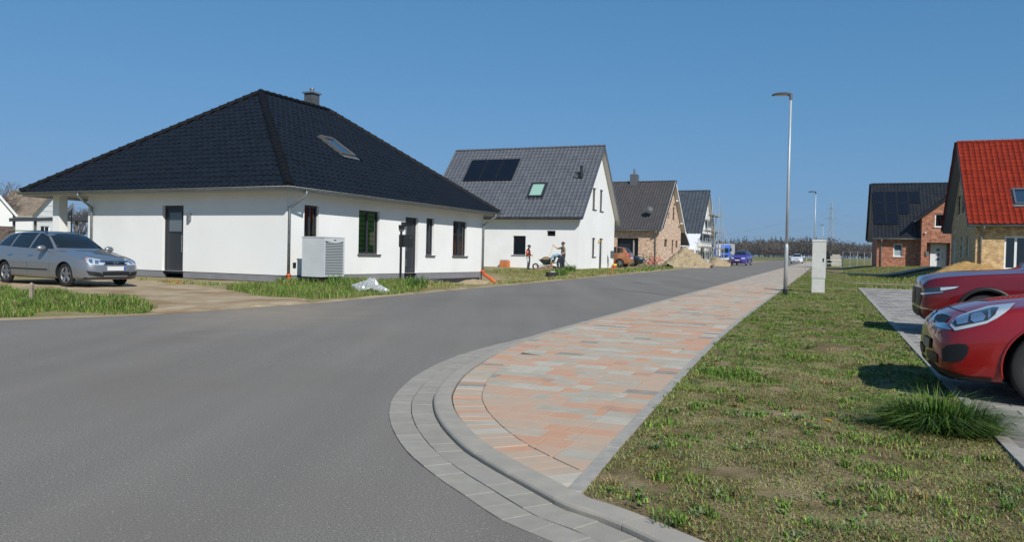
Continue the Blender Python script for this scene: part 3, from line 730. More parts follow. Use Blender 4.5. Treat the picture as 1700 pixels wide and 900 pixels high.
def gable_house(h, W, y0, y1, ze, zr_, oe, og, Mw, Mt, tw, tl, ops, fr, indiv=0, near=None, og2=None, Mgab=None, roof_holes=(), caps=True, plinth=0, Msof=None, vergeM=None, zbase=-.5):
    """ridge along Y. heights relative to the house origin. ops: dict wall-> openings"""
    sl = (zr_-ze)/(W/2+oe); zw = ze+oe*sl-.12; og2 = og if og2 is None else og2
    wall(h,'x',0,-1,[(y0,zbase),(y1,zbase),(y1,zw),(y0,zw)], ops.get('front',[]), Mw)
    wall(h,'x',W,1,[(y0,zbase),(y1,zbase),(y1,zw),(y0,zw)], ops.get('back',[]), Mw)
    for yy, sg, k in ((y0,-1,'g0'),(y1,1,'g1')):
        wall(h,'y',yy,sg,[(0,zbase),(W,zbase),(W,zw),(W/2,zr_-.14-.0),(0,zw)], ops.get(k,[]), Mgab or Mw)
    inner_box(h,0,W,y0,y1,0,2.5)
    V1 = Vector((1,0,sl)).normalized(); N1 = Vector((-sl,0,1)).normalized(); V2 = Vector((-1,0,sl)).normalized(); N2 = Vector((sl,0,1)).normalized()
    Ls = math.hypot(W/2+oe, zr_-ze)
    ya, yb = y0-og, y1+og2
    mb = MB(); c = [Vector((-oe,0,ze)), Vector((W/2,0,zr_)), Vector((W+oe,0,ze))]; t = Vector((0,0,-.15))
    prof = [c[0],c[1],c[2],c[2]+t,c[1]+t,c[0]+t]
    mb.prism([p+Vector((0,ya,0)) for p in prof], None, (0,yb-ya,0))
    roof = part('roof', mb, [Msof or M_soffit], h.e, rec=True)
    O1 = Vector((-oe-.03,yb,ze)); O2 = Vector((W+oe+.03,ya,ze))
    tile_plane(roof, O1+N1*.02, (0,-1,0), V1, N1, yb-ya, Ls+.03, tw, tl, Mt, indiv, (), roof_holes, near, sc=1.9 if indiv else 1.3)
    tile_plane(roof, O2+N2*.02, (0,1,0), V2, N2, yb-ya, Ls+.03, tw, tl, Mt)
    if caps: ridge_caps(roof, (W/2,ya,zr_), (W/2,yb,zr_), Mt, .13, .36, .02)
    for yy, s_ in ((ya,-1),(yb,1)):                    # verge boards with a tile edge
        for d, xx in ((1,-oe),(-1,W+oe)):
            g = MB(); p0 = Vector((xx,yy+s_*.012,ze-.06)); p1 = Vector((W/2,yy+s_*.012,zr_-.06)); g.bar(p0,p1,.024,.22,up=(0,0,1)); part('verge_board', g, vergeM or Mt, roof)
    return roof, O1+N1*.02, Vector((0,-1,0)), V1, N1, Ls, zw
def downpipe(par, pts, r=.045, M=None, name='downpipe'):
    P = [Vector(p) for p in pts]; q = []
    for i, p in enumerate(P):
        if 0 < i < len(P)-1: q += [p.lerp(P[i-1], min(.4,.09/(p-P[i-1]).length)), p, p.lerp(P[i+1], min(.4,.09/(P[i+1]-p).length))]
        else: q.append(p)
    mb = MB(); mb.tube(q, r, 10); mb.tube([P[0]+Vector((0,0,.05)), P[0]-Vector((0,0,.03))], r*1.35, 10)
    return part(name, mb, M or M_zinc, par, smooth=True)

# ------------------------------------------------------------------ house 1: white bungalow with black hipped roof
h = H('bungalow', 'white rendered bungalow with glossy black hipped tile roof and grey plinth', -7.087, 24.674, .45, 0)
LR, LL, ZE, ZR_, m_, n_, r_ = 14.69, 13.38, 3.312, 7.966, 6.285, 7.239, 4.459
IN = .55; X0, X1, Y0, Y1 = IN, LR-IN, IN, LL-IN; ZW = 3.22; ZP = .43
YL = h.hit(146, 380, (IN,0,0), (1,0,0)).y               # end of the closed wall: open loggia beyond
dR = h.rect('x',IN,(269,341,304,462)); dR = (dR[0],.34,dR[2],dR[3])
W1 = h.rect('y',IN,(505,341,529,420)); W2 = h.rect('y',IN,(595.5,350,630,422)); DF = h.rect('y',IN,(672.5,361,693.5,466)); DF = (DF[0],.20,DF[2],DF[3])
W3 = h.rect('y',IN,(707.5,362.5,720.5,424)); W4 = h.rect('y',IN,(752,367.5,775,425))
wall(h,'x',IN,-1,[(Y0,ZP),(YL,ZP),(YL,ZW),(Y0,ZW)],[(dR[0],ZP,dR[2],dR[3])],M_render)
wall(h,'y',IN,-1,[(X0,ZP),(X1,ZP),(X1,ZW),(X0,ZW)],[W1,W2,(DF[0],ZP,DF[2],DF[3]),W3,W4],M_render)
wall(h,'x',X1,1,[(Y0,ZP),(Y1,ZP),(Y1,ZW),(Y0,ZW)],[],M_render)
wall(h,'y',Y1,1,[(X0+4,ZP),(X1,ZP),(X1,ZW),(X0+4,ZW)],[],M_render)
wall(h,'y',YL,1,[(X0,ZP),(X0+4,ZP),(X0+4,ZW),(X0,ZW)],[],M_render)
wall(h,'x',X0+4,-1,[(YL,ZP),(Y1,ZP),(Y1,ZW),(YL,ZW)],[(YL+.6,ZP+.05,Y1-.8,2.6)],M_render)
window(h,'x',X0+4,-1,(YL+.6,ZP+.05,Y1-.8,2.6),M_anth,1)
inner_box(h,X0,X1,Y0,YL,ZP,ZW)
# plinth in two bands, set back behind the render, cut by the doors
def band(plane, val, segs, z0, z1, M, name, inset):
    mb = MB()
    for a, b in segs:
        p, q = wpt(plane,val,a,z0,inset), wpt(plane,val,b,z1,inset+.2); mb.box(min(p.x,q.x),max(p.x,q.x),min(p.y,q.y),max(p.y,q.y),z0,z1)
    part(name, mb, M, h.e)
band('x',IN,[(Y0,dR[0]),(dR[2],YL)],.20,ZP,M_plinth,'plinth',.02); band('x',IN,[(Y0+.01,YL)],-.4,.20,M_bitumen,'damp_proofing',.035)
band('y',IN,[(X0+.02,DF[0]),(DF[2],X1)],.16,ZP,M_plinth,'plinth',.02); band('y',IN,[(X0+.03,X1-.01)],-.5,.16,M_bitumen,'damp_proofing',.035)
band('x',X1,[(Y0,Y1)],-.4,ZP,M_plinth,'plinth',-.22); band('y',Y1,[(X0+4,X1)],-.4,ZP,M_plinth,'plinth',-.22)
p = h.hit(96.5, 372, (IN+.1,0,0), (1,0,0))
g = MB(); g.box(IN,IN+.36,p.y-.18,p.y+.18,-.3,ZW); part('pillar', g, M_render, h.e)
g = MB(); g.box(X0,X0+4,YL,Y1,-.4,.3); part('terrace', g, M_conc, h.e)
# side door with a glazed upper half
def house_door(h, plane, val, sgn, r, M, lites, name='door', rec=.12, handle=None):
    u0,z0,u1,z1 = r; mb = MB(); e = -sgn*rec
    def bx(a0,b0,a1,b1,d0,d1,mm=None):
        p, q = wpt(plane,val,a0,b0,d0), wpt(plane,val,a1,b1,d1); (mm or mb).box(min(p.x,q.x),max(p.x,q.x),min(p.y,q.y),max(p.y,q.y),min(p.z,q.z),max(p.z,q.z))
    f = .07
    bx(u0,z0,u0+f,z1,e,e-sgn*.07); bx(u1-f,z0,u1,z1,e,e-sgn*.07); bx(u0+f,z1-f,u1-f,z1,e,e-sgn*.07)
    bx(u0+f+.005,z0,u1-f-.005,z1-f-.005,e-sgn*.02,e-sgn*.06)
    d = part(name, mb, M, h.e)
    for a0,b0,a1,b1 in lites:
        g = MB(); A0,A1 = u0+(u1-u0)*a0, u0+(u1-u0)*a1; B0,B1 = z0+(z1-z0)*b0, z0+(z1-z0)*b1
        bx(A0,B0,A1,B1,e-sgn*.005,e-sgn*.03,g); part('pane', g, mat('door_lite', srgb(96,104,108), .15, spec=.7), d)
        g = MB(); t = .025
        for q in ((A0-t,B0-t,A0,B1+t),(A1,B0-t,A1+t,B1+t),(A0,B0-t,A1,B0),(A0,B1,A1,B1+t)): bx(*q,e+sgn*.006,e-sgn*.02,g)
        part('lite_frame', g, M, d)
    g = MB(); hu = u0+(u1-u0)*(handle or .12); p = wpt(plane,val,hu,z0+.75,e+sgn*.05); q = wpt(plane,val,hu,z0+1.35,e+sgn*.05)
    g.tube([p,q],.016,8); 
    for z in (z0+.8,z0+1.3): g.tube([wpt(plane,val,hu,z,e+sgn*.05), wpt(plane,val,hu,z,e-sgn*.02)],.01,6)
    part('handle', g, M_zinc, d); return d
house_door(h,'x',IN,-1,dR,M_anth,[(.2,.62,.8,.9)],handle=.14)
house_door(h,'y',IN,-1,DF,M_anth,[(.22,.72,.32,.86),(.22,.45,.32,.58),(.22,.2,.32,.33)],handle=.1)
M_green = mat('green_blind', srgb(96,190,60), .8); M_greend = mat('green_blind_sheer', srgb(70,130,52), .9)
window(h,'y',IN,-1,W1,M_anth,1,None,curtain=('curtain',M_curt,.5,.8))
w2 = window(h,'y',IN,-1,W2,M_anth,1,M_sillg)
u0,z0,u1,z1 = W2
for k in range(16):                                    # day-night blind: alternating bands
    g = MB(); zz = z0+.08+(z1-z0-.14)*k/16; g.box(u0+.05,u1-.05,IN+.19,IN+.195,zz,zz+(z1-z0-.14)/16-.002); part('blind_band', g, M_green if k%2 else M_greend, w2)
window(h,'y',IN,-1,W3,M_anth,0,M_sillg,curtain=('curtain',M_curt,.3,1.))
window(h,'y',IN,-1,W4,M_anth,1,M_sillg,curtain=('curtain',M_curt,.5,.9))
# small fittings
p = h.hit(316,360,(IN,0,0),(1,0,0)); g = MB(); g.box(IN-.12,IN-.002,p.y-.05,p.y+.05,p.z-.14,p.z+.12); part('wall_light', g, M_zinc, h.e)
p = h.hit(668,372,(0,IN,0),(0,1,0)); g = MB(); g.box(p.x-.09,p.x+.09,IN-.16,IN-.002,p.z-.06,p.z+.08); g.box(p.x-.05,p.x+.05,IN-.12,IN-.04,p.z-.1,p.z-.06); part('wall_light', g, M_black, h.e)
p = h.hit(488,440,(0,IN,0),(0,1,0)); g = MB(); g.box(p.x-.06,p.x+.06,IN-.04,IN-.002,p.z-.08,p.z+.08); part('socket', g, M_black, h.e)
g = MB(); g.box(DF[0]-.15,DF[2]+.25,-.55,IN-.03,-.1,.16); g.box(DF[0]-.3,DF[2]+.4,-.9,-.56,-.3,.0); part('door_step', g, mat('step_stone', srgb(88,86,84), .8), h.e)
# roof: soffit, planes, tiles, hips
ms = MB(); ms.box(.02,LR-.02,.02,LL-.02,ZW-.0,ZW+.03); 
def fascia(a, b): ms.bar((a[0],a[1],ZE-.1),(b[0],b[1],ZE-.1),.03,.2)
fascia((0.03,0.03),(LR-.03,.03)); fascia((.03,.06),(.03,LL-.06)); fascia((LR-.03,.06),(LR-.03,LL-.06)); fascia((0.03,LL-.03),(LR-.03,LL-.03))
part('soffit', ms, M_soffit, h.e)
C0,C1,C2,C3 = Vector((0,0,ZE)),Vector((LR,0,ZE)),Vector((LR,LL,ZE)),Vector((0,LL,ZE)); PA,PB = Vector((m_,n_,ZR_)),Vector((m_+r_,n_,ZR_))
mb = MB(); d_ = Vector((0,0,-.02)); mb.add([q+d_ for q in (C0,C1,C2,C3,PA,PB)], [(0,1,5,4),(3,0,4),(1,2,5),(2,3,4,5)])
roof1 = part('roof', mb, M_black, h.e)
def face(A, B, P, tw, tl, hips, indiv, holes=()):
    U = (B-A).normalized(); n = U.cross(P-A).normalized(); 
    if n.z < 0: n = -n
    V = n.cross(U); V = V if V.z > 0 else -V; L = (P-A).dot(V); cl = []
    for p, q, inside in hips:
        no = (q-p).cross(n).normalized(); no = no if (inside-p).dot(no) > 0 else -no; cl.append((p, no))
    tile_plane(roof1, A-V*.04, U, V, n, (B-A).length, L+.04, tw, tl, M_t1, indiv, cl, holes, h.loc(Vector((0,0,CH))), sc=1.5)
    return A-V*.04, U, V, n
sk = None
U = Vector((1,0,0)); n = U.cross(PA-C0).normalized(); V = n.cross(U); O_ = C0-V*.04
q = [h.hit(u,v,O_+n*.06,n) for u,v in ((530,226),(553,229),(592,262),(566,259))]
us = [(a-O_).dot(U) for a in q]; vs = [(a-O_).dot(V) for a in q]
SKR = ((us[0]+us[3])/2+.1,(vs[2]+vs[3])/2+.15,(us[1]+us[2])/2-.1,(vs[0]+vs[1])/2-.1)
O_,U,V,n = face(C0,C1,PA,.30,.34,[(C0,PA,PB),(C1,PB,PA)],170,[(SKR[0]-.1,SKR[1]-.1,SKR[2]+.1,SKR[3]+.1)])
skylight(roof1,O_,U,V,n,SKR,mat('skylight_frame', srgb(84,83,80), .5),M_glassd)
face(C3,C0,PA,.30,.34,[(C0,PA,C3),(C3,PA,C0)],130)
face(C1,C2,PB,.30,.34,[(C1,PB,C2),(C2,PB,C1)],0)
face(C2,C3,PA,.30,.34,[(C2,PB,PA),(C3,PA,PB)],0)
for a, b in ((C0,PA),(C3,PA),(C1,PB),(C2,PB),(PA,PB)): ridge_caps(roof1,a,b,M_t1c,.15,.36,.0)
# gutters, downpipes
GZ = ZE-.05
part('gutter', half_gutter([(-.08,LL+.08,GZ),(-.08,-.08,GZ),(LR+.08,-.08,GZ)]), M_zinc, h.e, smooth=True)
g = MB()
for k in range(1,24): yy = LL*k/24; g.bar((.03,yy,GZ+.01),(-.16,yy,GZ+.008),.025,.006)
for k in range(1,26): xx = LR*k/26; g.bar((xx,.03,GZ+.01),(xx,-.16,GZ+.008),.025,.006)
part('gutter_brackets', g, M_zinc, h.e)
def H1(u,v,plane,val): return h.hit(u,v,(val,0,0) if plane=='x' else (0,val,0),(1,0,0) if plane=='x' else (0,1,0))
a = H1(509,318,'y',-.08); b = H1(481,345,'y',IN-.09)
downpipe(h.e, [(a.x,-.08,GZ-.05),(a.x,-.08,GZ-.22),(b.x,IN-.09,b.z),(b.x,IN-.09,.42)])
downpipe(h.e, [(b.x,IN-.09,.43),(b.x,IN-.09,.24),(b.x-.55,IN-.35,-.02)], .06, M_orange, 'drain_pipe')
a = H1(823,358,'y',-.08); b = H1(803,374,'y',IN-.09); b.x = min(b.x, X1-.08)
downpipe(h.e, [(a.x,-.08,GZ-.05),(a.x,-.08,GZ-.2),(b.x,IN-.09,b.z),(b.x,IN-.09,.42)])
c = H1(822,467,'y',-.7)
downpipe(h.e, [(b.x,IN-.09,.45),(b.x,IN-.09,.36),(c.x,-.7,-.0)], .075, M_orange, 'drain_pipe')
a = H1(129,321,'x',-.08); b = H1(152,344,'x',IN-.09)
downpipe(h.e, [(-.08,a.y,GZ-.05),(-.08,a.y,GZ-.2),(IN-.09,b.y,b.z),(IN-.09,b.y,.3)])
# chimney
q = h.hit(517.5,178,(0,n_+.5,0),(0,1,0)); g = MB(); g.box(q.x-.27,q.x+.27,q.y-.23,q.y+.23,ZR_-1.2,ZR_+.7)
ch = part('chimney', g, mat('chimney_slate', srgb(62,66,70), .6, col2=srgb(80,84,88), nscale=12), roof1)
g = MB(); g.box(q.x-.34,q.x+.34,q.y-.3,q.y+.3,ZR_+.7,ZR_+.77); part('cap', g, M_zinc, ch)
g = MB(); g.tube([(q.x,q.y,ZR_+.77),(q.x,q.y,ZR_+.96)],.09,12); g.tube([(q.x,q.y,ZR_+.92),(q.x,q.y,ZR_+.97)],.12,12); part('flue', g, M_zinc, ch, smooth=False)
HB = h

# ------------------------------------------------------------------ house 2: white gabled house with solar panels
h = H('gabled_house', 'white rendered gabled house with grey tile roof and three solar panels', 4.42, 52.394, .397, .442); H2 = h
W, L = 8.82, 11.2
op = dict(front=[h.rect('x',0,(851.5,391.5,872.5,423)), h.rect('x',0,(908,383,922,392))],
          g0=[h.rect('y',0,(984,312,989.7,347.6)), h.rect('y',0,(996,315,1001.3,350.6)), h.rect('y',0,(983,395,988.5,426)), h.rect('y',0,(994.8,396,1000.8,446))])
sl = (9.222-3.862)/(W/2+.5); V1 = Vector((1,0,sl)).normalized(); N1 = Vector((-sl,0,1)).normalized()
roof, RO, RU, RV, RN, Ls, zw = gable_house(h, W, 0, L, 3.42, 8.78, .5, .36, M_render, M_t2, .30, .345, op, M_anth)
for k, r in enumerate(op['front']): window(h,'x',0,-1,r,M_anth,0,M_sillw if k == 0 else None,fw=.06)
for r in op['g0'][:3]: window(h,'y',0,-1,r,M_anth,0,M_sillg,fw=.06,curtain=('curtain',M_curt,0,.3))
r = op['g0'][3]; house_door(h,'y',0,-1,(r[0],0,r[2],r[3]),M_anth,[(.3,.4,.7,.85)])
def ruv(u, v, lift=.05): q = h.hit(u,v,RO+RN*lift,RN)-RO; return q.dot(RU), q.dot(RV)
def solar(par, RO, RU, RV, RN, u0, v0, u1, v1, lift=.09):
    mb = MB(); P = lambda u,v,n: RO+RU*u+RV*v+RN*n; f = .035
    def bx(m,a0,b0,a1,b1,n0,n1): m.add([P(a0,b0,n0),P(a1,b0,n0),P(a1,b1,n0),P(a0,b1,n0),P(a0,b0,n1),P(a1,b0,n1),P(a1,b1,n1),P(a0,b1,n1)], [(0,3,2,1),(4,5,6,7),(0,1,5,4),(1,2,6,5),(2,3,7,6),(3,0,4,7)])
    bx(mb,u0,v0,u1,v1,lift,lift+.03); s_ = part('solar_panel', mb, M_solar, par)
    g = MB(); bx(g,u0,v0,u0+f,v1,lift+.031,lift+.045); bx(g,u1-f,v0,u1,v1,lift+.031,lift+.045); bx(g,u0+f,v0,u1-f,v0+f,lift+.031,lift+.044); bx(g,u0+f,v1-f,u1-f,v1,lift+.031,lift+.044)
    part('panel_frame', g, M_black, s_)
c = [ruv(*p) for p in ((784,266.5),(865,265),(850,299),(769,301))]
ua, ub = (c[0][0]+c[3][0])/2, (c[1][0]+c[2][0])/2; va, vb = (c[2][1]+c[3][1])/2, (c[0][1]+c[1][1])/2
for k in range(3): solar(roof,RO,RU,RV,RN,ua+(ub-ua)*k/3+.01,va,ua+(ub-ua)*(k+1)/3-.01,vb)
c = [ruv(*p) for p in ((885.6,304),(908,304),(900,326.6),(874.6,326.6))]
skylight(roof,RO,RU,RV,RN,((c[0][0]+c[3][0])/2,(c[2][1]+c[3][1])/2,(c[1][0]+c[2][0])/2,(c[0][1]+c[1][1])/2),M_anth,glass_mat('clear_roof_glass',(.8,.9,.88),.05),mat('pale_roller_blind', srgb(176,196,188), .8))
q = h.hit(965,296,RO,RN); g = MB(); g.tube([q,q+Vector((0,0,.85))],.1,10); g.tube([q+Vector((0,0,.05)),q+Vector((0,0,.35))],.15,10); g.tube([q+Vector((-.12,.15,.1)),q+Vector((-.2,.35,.45))],.05,8); g.tube([q+Vector((0,0,.78)),q+Vector((0,0,.88))],.13,10); part('vent_pipe', g, M_black, roof)
part('gutter', half_gutter([(-.58,L+.36,3.36),(-.58,-.36,3.36)]), M_black, h.e, smooth=True)
p = h.hit(993.3,400,(0,0,0),(0,1,0)); g = MB(); g.box(p.x-.06,p.x+.06,-.14,-.002,p.z-.08,p.z+.08); part('wall_lamp', g, mat('amber_lamp', srgb(196,158,84), .4), h.e)

# ------------------------------------------------------------------ house 3: mixed-brick house
h = H('brick_house', 'pale mixed-brick gabled house with dark brown roof, chimney and satellite dish', 14.881, 80.178, .443, .70); H3 = h
W, L = 9.807, 13.
op = dict(g0=[h.rect('y',0,r) for r in ((1117,344,1120.3,366),(1109,353,1111.3,363.5),(1103,397,1108,409.6),(1115,398,1118.4,421),(1121.4,399.5,1125.4,411))], front=[h.rect('x',0,(1024,395,1059.5,432))])
roof, RO, RU, RV, RN, Ls, zw = gable_house(h, W, 0, L, 3.5, 8.9, .48, .46, M_br3, M_t3, .30, .345, op, M_anth, vergeM=M_whitef)
for r in op['g0']: window(h,'y',0,-1,r,M_anth,0,None,fw=.06)
for r in op['g0'][2:]:                                  # segmental brick arches
    g = MB(); c = (r[0]+r[2])/2; n = 7
    for k in range(n): t = -1+2*k/(n-1); g.box(c+t*(r[2]-r[0])*.6-.06,c+t*(r[2]-r[0])*.6+.06,-.02,-.002,r[3]-.02-.06*t*t,r[3]+.22-.06*t*t)
    part('window_arch', g, M_br3, h.e)
r = op['front'][0]; g = MB(); g.box(.5,.56,r[0],r[2],-.2,r[3]); part('garage_door', g, mat('garage_dark', srgb(34,38,44), .4), h.e)
q = h.hit(1053,306,(W/2,0,0),(1,0,0)); g = MB(); g.box(W/2-.45,W/2+.45,q.y-.38,q.y+.38,8.0,9.75); ch = part('chimney', g, mat('chimney_grey', srgb(86,90,96), .7), roof)
g = MB(); g.tube([(W/2,q.y,9.7),(W/2,q.y,10.35)],.13,12); part('flue', g, M_zinc, ch)
q = h.hit(1079,357,RO,RN); g = MB(); g.lathe([(0,.10),(.18,.07),(.33,.0),(.42,-.09)],16,Matrix.Translation(q+Vector((-.5,-.1,.55)))@Matrix.Rotation(RAD(-70),4,'Y')@Matrix.Rotation(RAD(25),4,'X')); d = part('satellite_dish', g, mat('dish_grey', srgb(82,85,88), .5), roof, smooth=True)
g = MB(); g.tube([q,q+Vector((-.1,0,.5)),q+Vector((-.4,-.1,.55))],.03,6); g.tube([q+Vector((-.5,-.1,.4)),q+Vector((-1.0,-.2,.45))],.015,6); part('dish_arm', g, M_zinc, d)
part('gutter', half_gutter([(-.56,L+.4,3.44),(-.56,-.46,3.44)]), M_zinc, h.e, smooth=True)
downpipe(h.e, [(-.56,.1,3.4),(-.56,.1,3.15),(-.08,.25,2.75),(-.08,.25,-.3)], .05)
# white braced verge and lower lean-to roof on the far side
g = MB()
for t in (.28,.72): x = W/2+(W/2+.4)*t; z = 8.9-(8.9-3.5)*t; g.box(x-.5,x+.1,-.42,-.3,z-.55,z-.4)
part('verge_bracket', g, M_whitef, roof)
mb = MB(); mb.prism([Vector(p) for p in ((W+.3,-.46,3.6),(W+2.6,-.46,2.3),(W+2.6,-.46,2.15),(W+.3,-.46,3.4))], None, (0,5,0)); lr = part('porch_roof', mb, M_t3, h.e, rec=True)
g = MB(); g.bar((W+.2,-.5,3.55),(W+2.65,-.5,2.2),.05,.24); part('verge_board', g, M_whitef, lr)
g = MB(); g.box(W+2.3,W+2.45,-.3,-.15,-.3,2.2); part('post', g, M_whitef, h.e)

# ------------------------------------------------------------------ house 4: house shell behind scaffolding
h = H('unfinished_house', 'unfinished white house with slate-blue tile roof behind the scaffold', 22.172, 93.862, .429, .85); H4 = h
W, L = 9.12, 10.
op = dict(g0=[h.rect('y',0,r) for r in ((1164.5,362,1166.5,384),(1171.5,365,1174.5,386),(1163,411,1170,430),(1176,410,1181,432))])
roof, RO, RU, RV, RN, Ls, zw = gable_house(h, W, 0, L, 3.08, 9.0, .48, .38, M_render, M_t4, .42, .42, op, M_anth)
for r in op['g0']: window(h,'y',0,-1,r,M_anth,0,None,fw=.06)
r = h.rect('y',0,(1163,390,1182,398)); g = MB(); g.box(.4,W-.4,-.03,-.002,r[1]-.1,r[3]+.1); part('string_course', g, M_t4, h.e)
mb = MB(); mb.prism([Vector(p) for p in ((-.2,-.38,3.5),(-3.4,-.38,1.6),(-3.4,-.38,1.45),(-.2,-.38,3.3))], None, (0,6,0)); part('lean_to_roof', mb, M_whitef, h.e, rec=True)
g = MB(); g.box(-3.2,-.02,-.2,5,-.4,1.5); part('side_wall', g, M_render, h.e)
part('gutter', half_gutter([(-.56,L,3.0),(-.56,-.4,3.0)]), M_zinc, h.e, smooth=True)

# ------------------------------------------------------------------ house 5: red brick house with a cross gable
h = H('red_brick_house', 'red brick house with black roof, stepped solar array and front cross gable', 33.47, 71.994, .389, 1.0); H5 = h
W, L = 9.85, 13.
R1 = h.rect('x',0,(1483,405,1498,426))
px0 = h.hit(1529,420,(-1.1,0,0),(1,0,0)).y; px1 = px0-5.2
roof, RO, RU, RV, RN, Ls, zw = gable_house(h, W, -L, 0, 2.6, 7.97, .5, .47, M_br5, M_t5, .30, .36, dict(front=[R1]), M_whitef)
window(h,'x',0,-1,R1,M_whitef,0,M_whitef,fw=.09); u0,z0,u1,z1 = R1
g = MB(); g.box(.14,.15,u0,u1,z0,(z0+z1)/2); part('half_blind', g, M_whitef, h.e)
def ruv(u, v, lift=.05): q = h.hit(u,v,RO+RN*lift,RN)-RO; return q.dot(RU), q.dot(RV)
for (xa,ya_,xb,yb_), k in (((1449,319,1528.5,337),4),((1450,337.6,1509.5,355),3),((1451.5,355.6,1492,373),2)):
    a, b = ruv(xa,ya_), ruv(xb,yb_)
    for i in range(k): u_ = min(a[0],b[0]); w_ = abs(b[0]-a[0])/k; solar(roof,RO,RU,RV,RN,u_+w_*i+.01,min(a[1],b[1]),u_+w_*(i+1)-.01,max(a[1],b[1]))
part('gutter', half_gutter([(-.58,.47,2.54),(-.58,px0+.0,2.54)]), M_zinc, h.e, smooth=True)
downpipe(h.e, [(-.58,-.35,2.5),(-.58,-.35,2.3),(-.08,-.35,1.9),(-.08,-.35,-.2)], .05)
# projecting entrance bay
XP = -1.1; cy = (px0+px1)/2; ap = h.hit(1559.4,316,(XP-.35,0,0),(1,0,0)).z; zs = 4.55
WU = h.rect('x',XP,(1552,355,1569,377)); EN = h.rect('x',XP,(1538,403,1577,446)); EN = (EN[0],-.2,EN[2],EN[3]); DO = h.rect('x',XP+.9,(1544,405,1571,443))
wall(h,'x',XP,-1,[(px1,-.4),(px0,-.4),(px0,zs),(cy,ap-.3),(px1,zs)],[WU,EN],M_br5)
for yy, sg in ((px0,1),(px1,-1)): wall(h,'y',yy,sg,[(XP,-.4),(0,-.4),(W/2-1,zs),(XP,zs)],[],M_br5)
g = MB(); g.box(XP+.9,XP+1.0,EN[0]-.3,EN[2]+.3,-.3,EN[3]+.2); part('entrance_wall', g, M_br5, h.e)
window(h,'x',XP,-1,WU,M_whitef,0,M_whitef,fw=.09)
house_door(h,'x',XP+.9,-1,(DO[0],0,DO[2],DO[3]),M_whitef,[(.42,.3,.62,.4),(.42,.5,.62,.6),(.42,.7,.62,.8)],rec=-.05,handle=.25)
sx = (ap-.05-zs)/((px0-px1)/2); mb = MB(); e_ = .5
pr = [Vector((0,px0+e_,zs-e_*sx+.12)),Vector((0,cy,ap)),Vector((0,px1-e_,zs-e_*sx+.12))]
xr = W/2-(7.97-ap)/((7.97-2.6)/(W/2+.5))
mb.prism([Vector((XP-.35,p.y,p.z)) for p in pr]+[Vector((XP-.35,p.y,p.z-.16)) for p in pr[::-1]], None, (xr-XP+.6,0,0)); bay_roof = part('bay_roof', mb, M_soffit, h.e, rec=True)
for s_ in (1,-1):
    A = Vector((XP-.37,cy+s_*((px0-px1)/2+e_),zs-e_*sx+.14)); Vv = (Vector((XP-.37,cy,ap+.02))-A).normalized(); U = Vector((1,0,0)); Nn = U.cross(Vv); Nn = Nn if Nn.z > 0 else -Nn
    Lb = (Vector((XP-.37,cy,ap+.02))-A).length
    slp = (7.97-2.6)/(W/2+.5)
    tile_plane(bay_roof, A, U, Vv, Nn, xr-XP+.3, Lb, .30, .36, M_t5, 0, [(Vector((-.5,0,2.6)),Vector((-slp,0,1)))])
    g = MB(); g.bar(A+Vector((-.01,0,-.1)), A+Vector((-.01,0,-.1))+Vv*Lb, .03, .22); part('verge_board', g, M_t5, bay_roof)
ridge_caps(bay_roof,(XP-.37,cy,ap+.02),(xr,cy,ap+.02),M_t5,.12,.36,.02)
p = h.hit(1536,387,(XP,0,0),(1,0,0)); g = MB(); g.lathe([(0,-.08),(.07,-.05),(.08,.05),(0,.09)],10,Matrix.Translation((XP-.1,p.y,p.z))); part('camera_dome', g, M_whitef, h.e)
p = h.hit(1539,421,(XP,0,0),(1,0,0)); g = MB(); g.box(XP-.1,XP-.002,p.y-.12,p.y+.12,p.z-.18,p.z+.16); part('letter_box', g, M_zinc, h.e)

# ------------------------------------------------------------------ house 6: yellow brick house with red tile roof
h = H('yellow_brick_house', 'yellow brick house with steep bright red tile roof and roof window', 26.55, 44.95, .398, 1.08); H6 = h
W, L = 10.98, 13.
TD = h.rect('x',0,(1667,392,1706,446)); TD = (TD[0],.0,TD[2],TD[3])
gops = [h.rect('y',0,r) for r in ((1589,326,1594.5,356),(1597,322,1601.3,353),(1594.7,393,1599.3,428),(1604,392,1608.5,427),(1581,395,1585.5,440))]
sl = (8.0-2.54)/(W/2+.5); N1 = Vector((-sl,0,1)).normalized(); V1 = Vector((1,0,sl)).normalized(); RO = Vector((-.53,.48,2.54))+N1*.02; RU = Vector((0,-1,0))
c = [(h.hit(u,v,RO+N1*.05,N1)-RO) for u,v in ((1680,314),(1685,339))]; su = (c[0].dot(RU)+c[1].dot(RU))/2
SK = (su,c[1].dot(V1),su+.94,c[0].dot(V1))
roof, RO, RU, RV, RN, Ls, zw = gable_house(h, W, -L, 0, 2.54, 8.0, .5, .48, M_br6, M_t6, .30, .36, dict(front=[TD], g1=gops), M_whitef, indiv=300, near=h.loc(Vector((0,0,CH))), roof_holes=[(SK[0]-.1,SK[1]-.1,SK[2]+.1,SK[3]+.1)], vergeM=M_anth, Msof=mat('grey_soffit', srgb(120,124,128), .7))
skylight(roof,RO,RU,RV,RN,SK,mat('skylight_grey', srgb(84,88,92), .5),M_glassd)
window(h,'x',0,-1,TD,M_whitef,1,None,fw=.10)
for r in gops: window(h,'y',0,1,r,M_whitef if r[1] < 1.5 else M_anth,0,None,fw=.08)
part('gutter', half_gutter([(-.6,.48,2.48),(-.6,-L,2.48)]), M_zinc, h.e, smooth=True)
downpipe(h.e, [(-.6,-.3,2.44),(-.6,-.3,2.3),(-.08,-.25,1.95),(-.08,-.25,-.2)], .05)
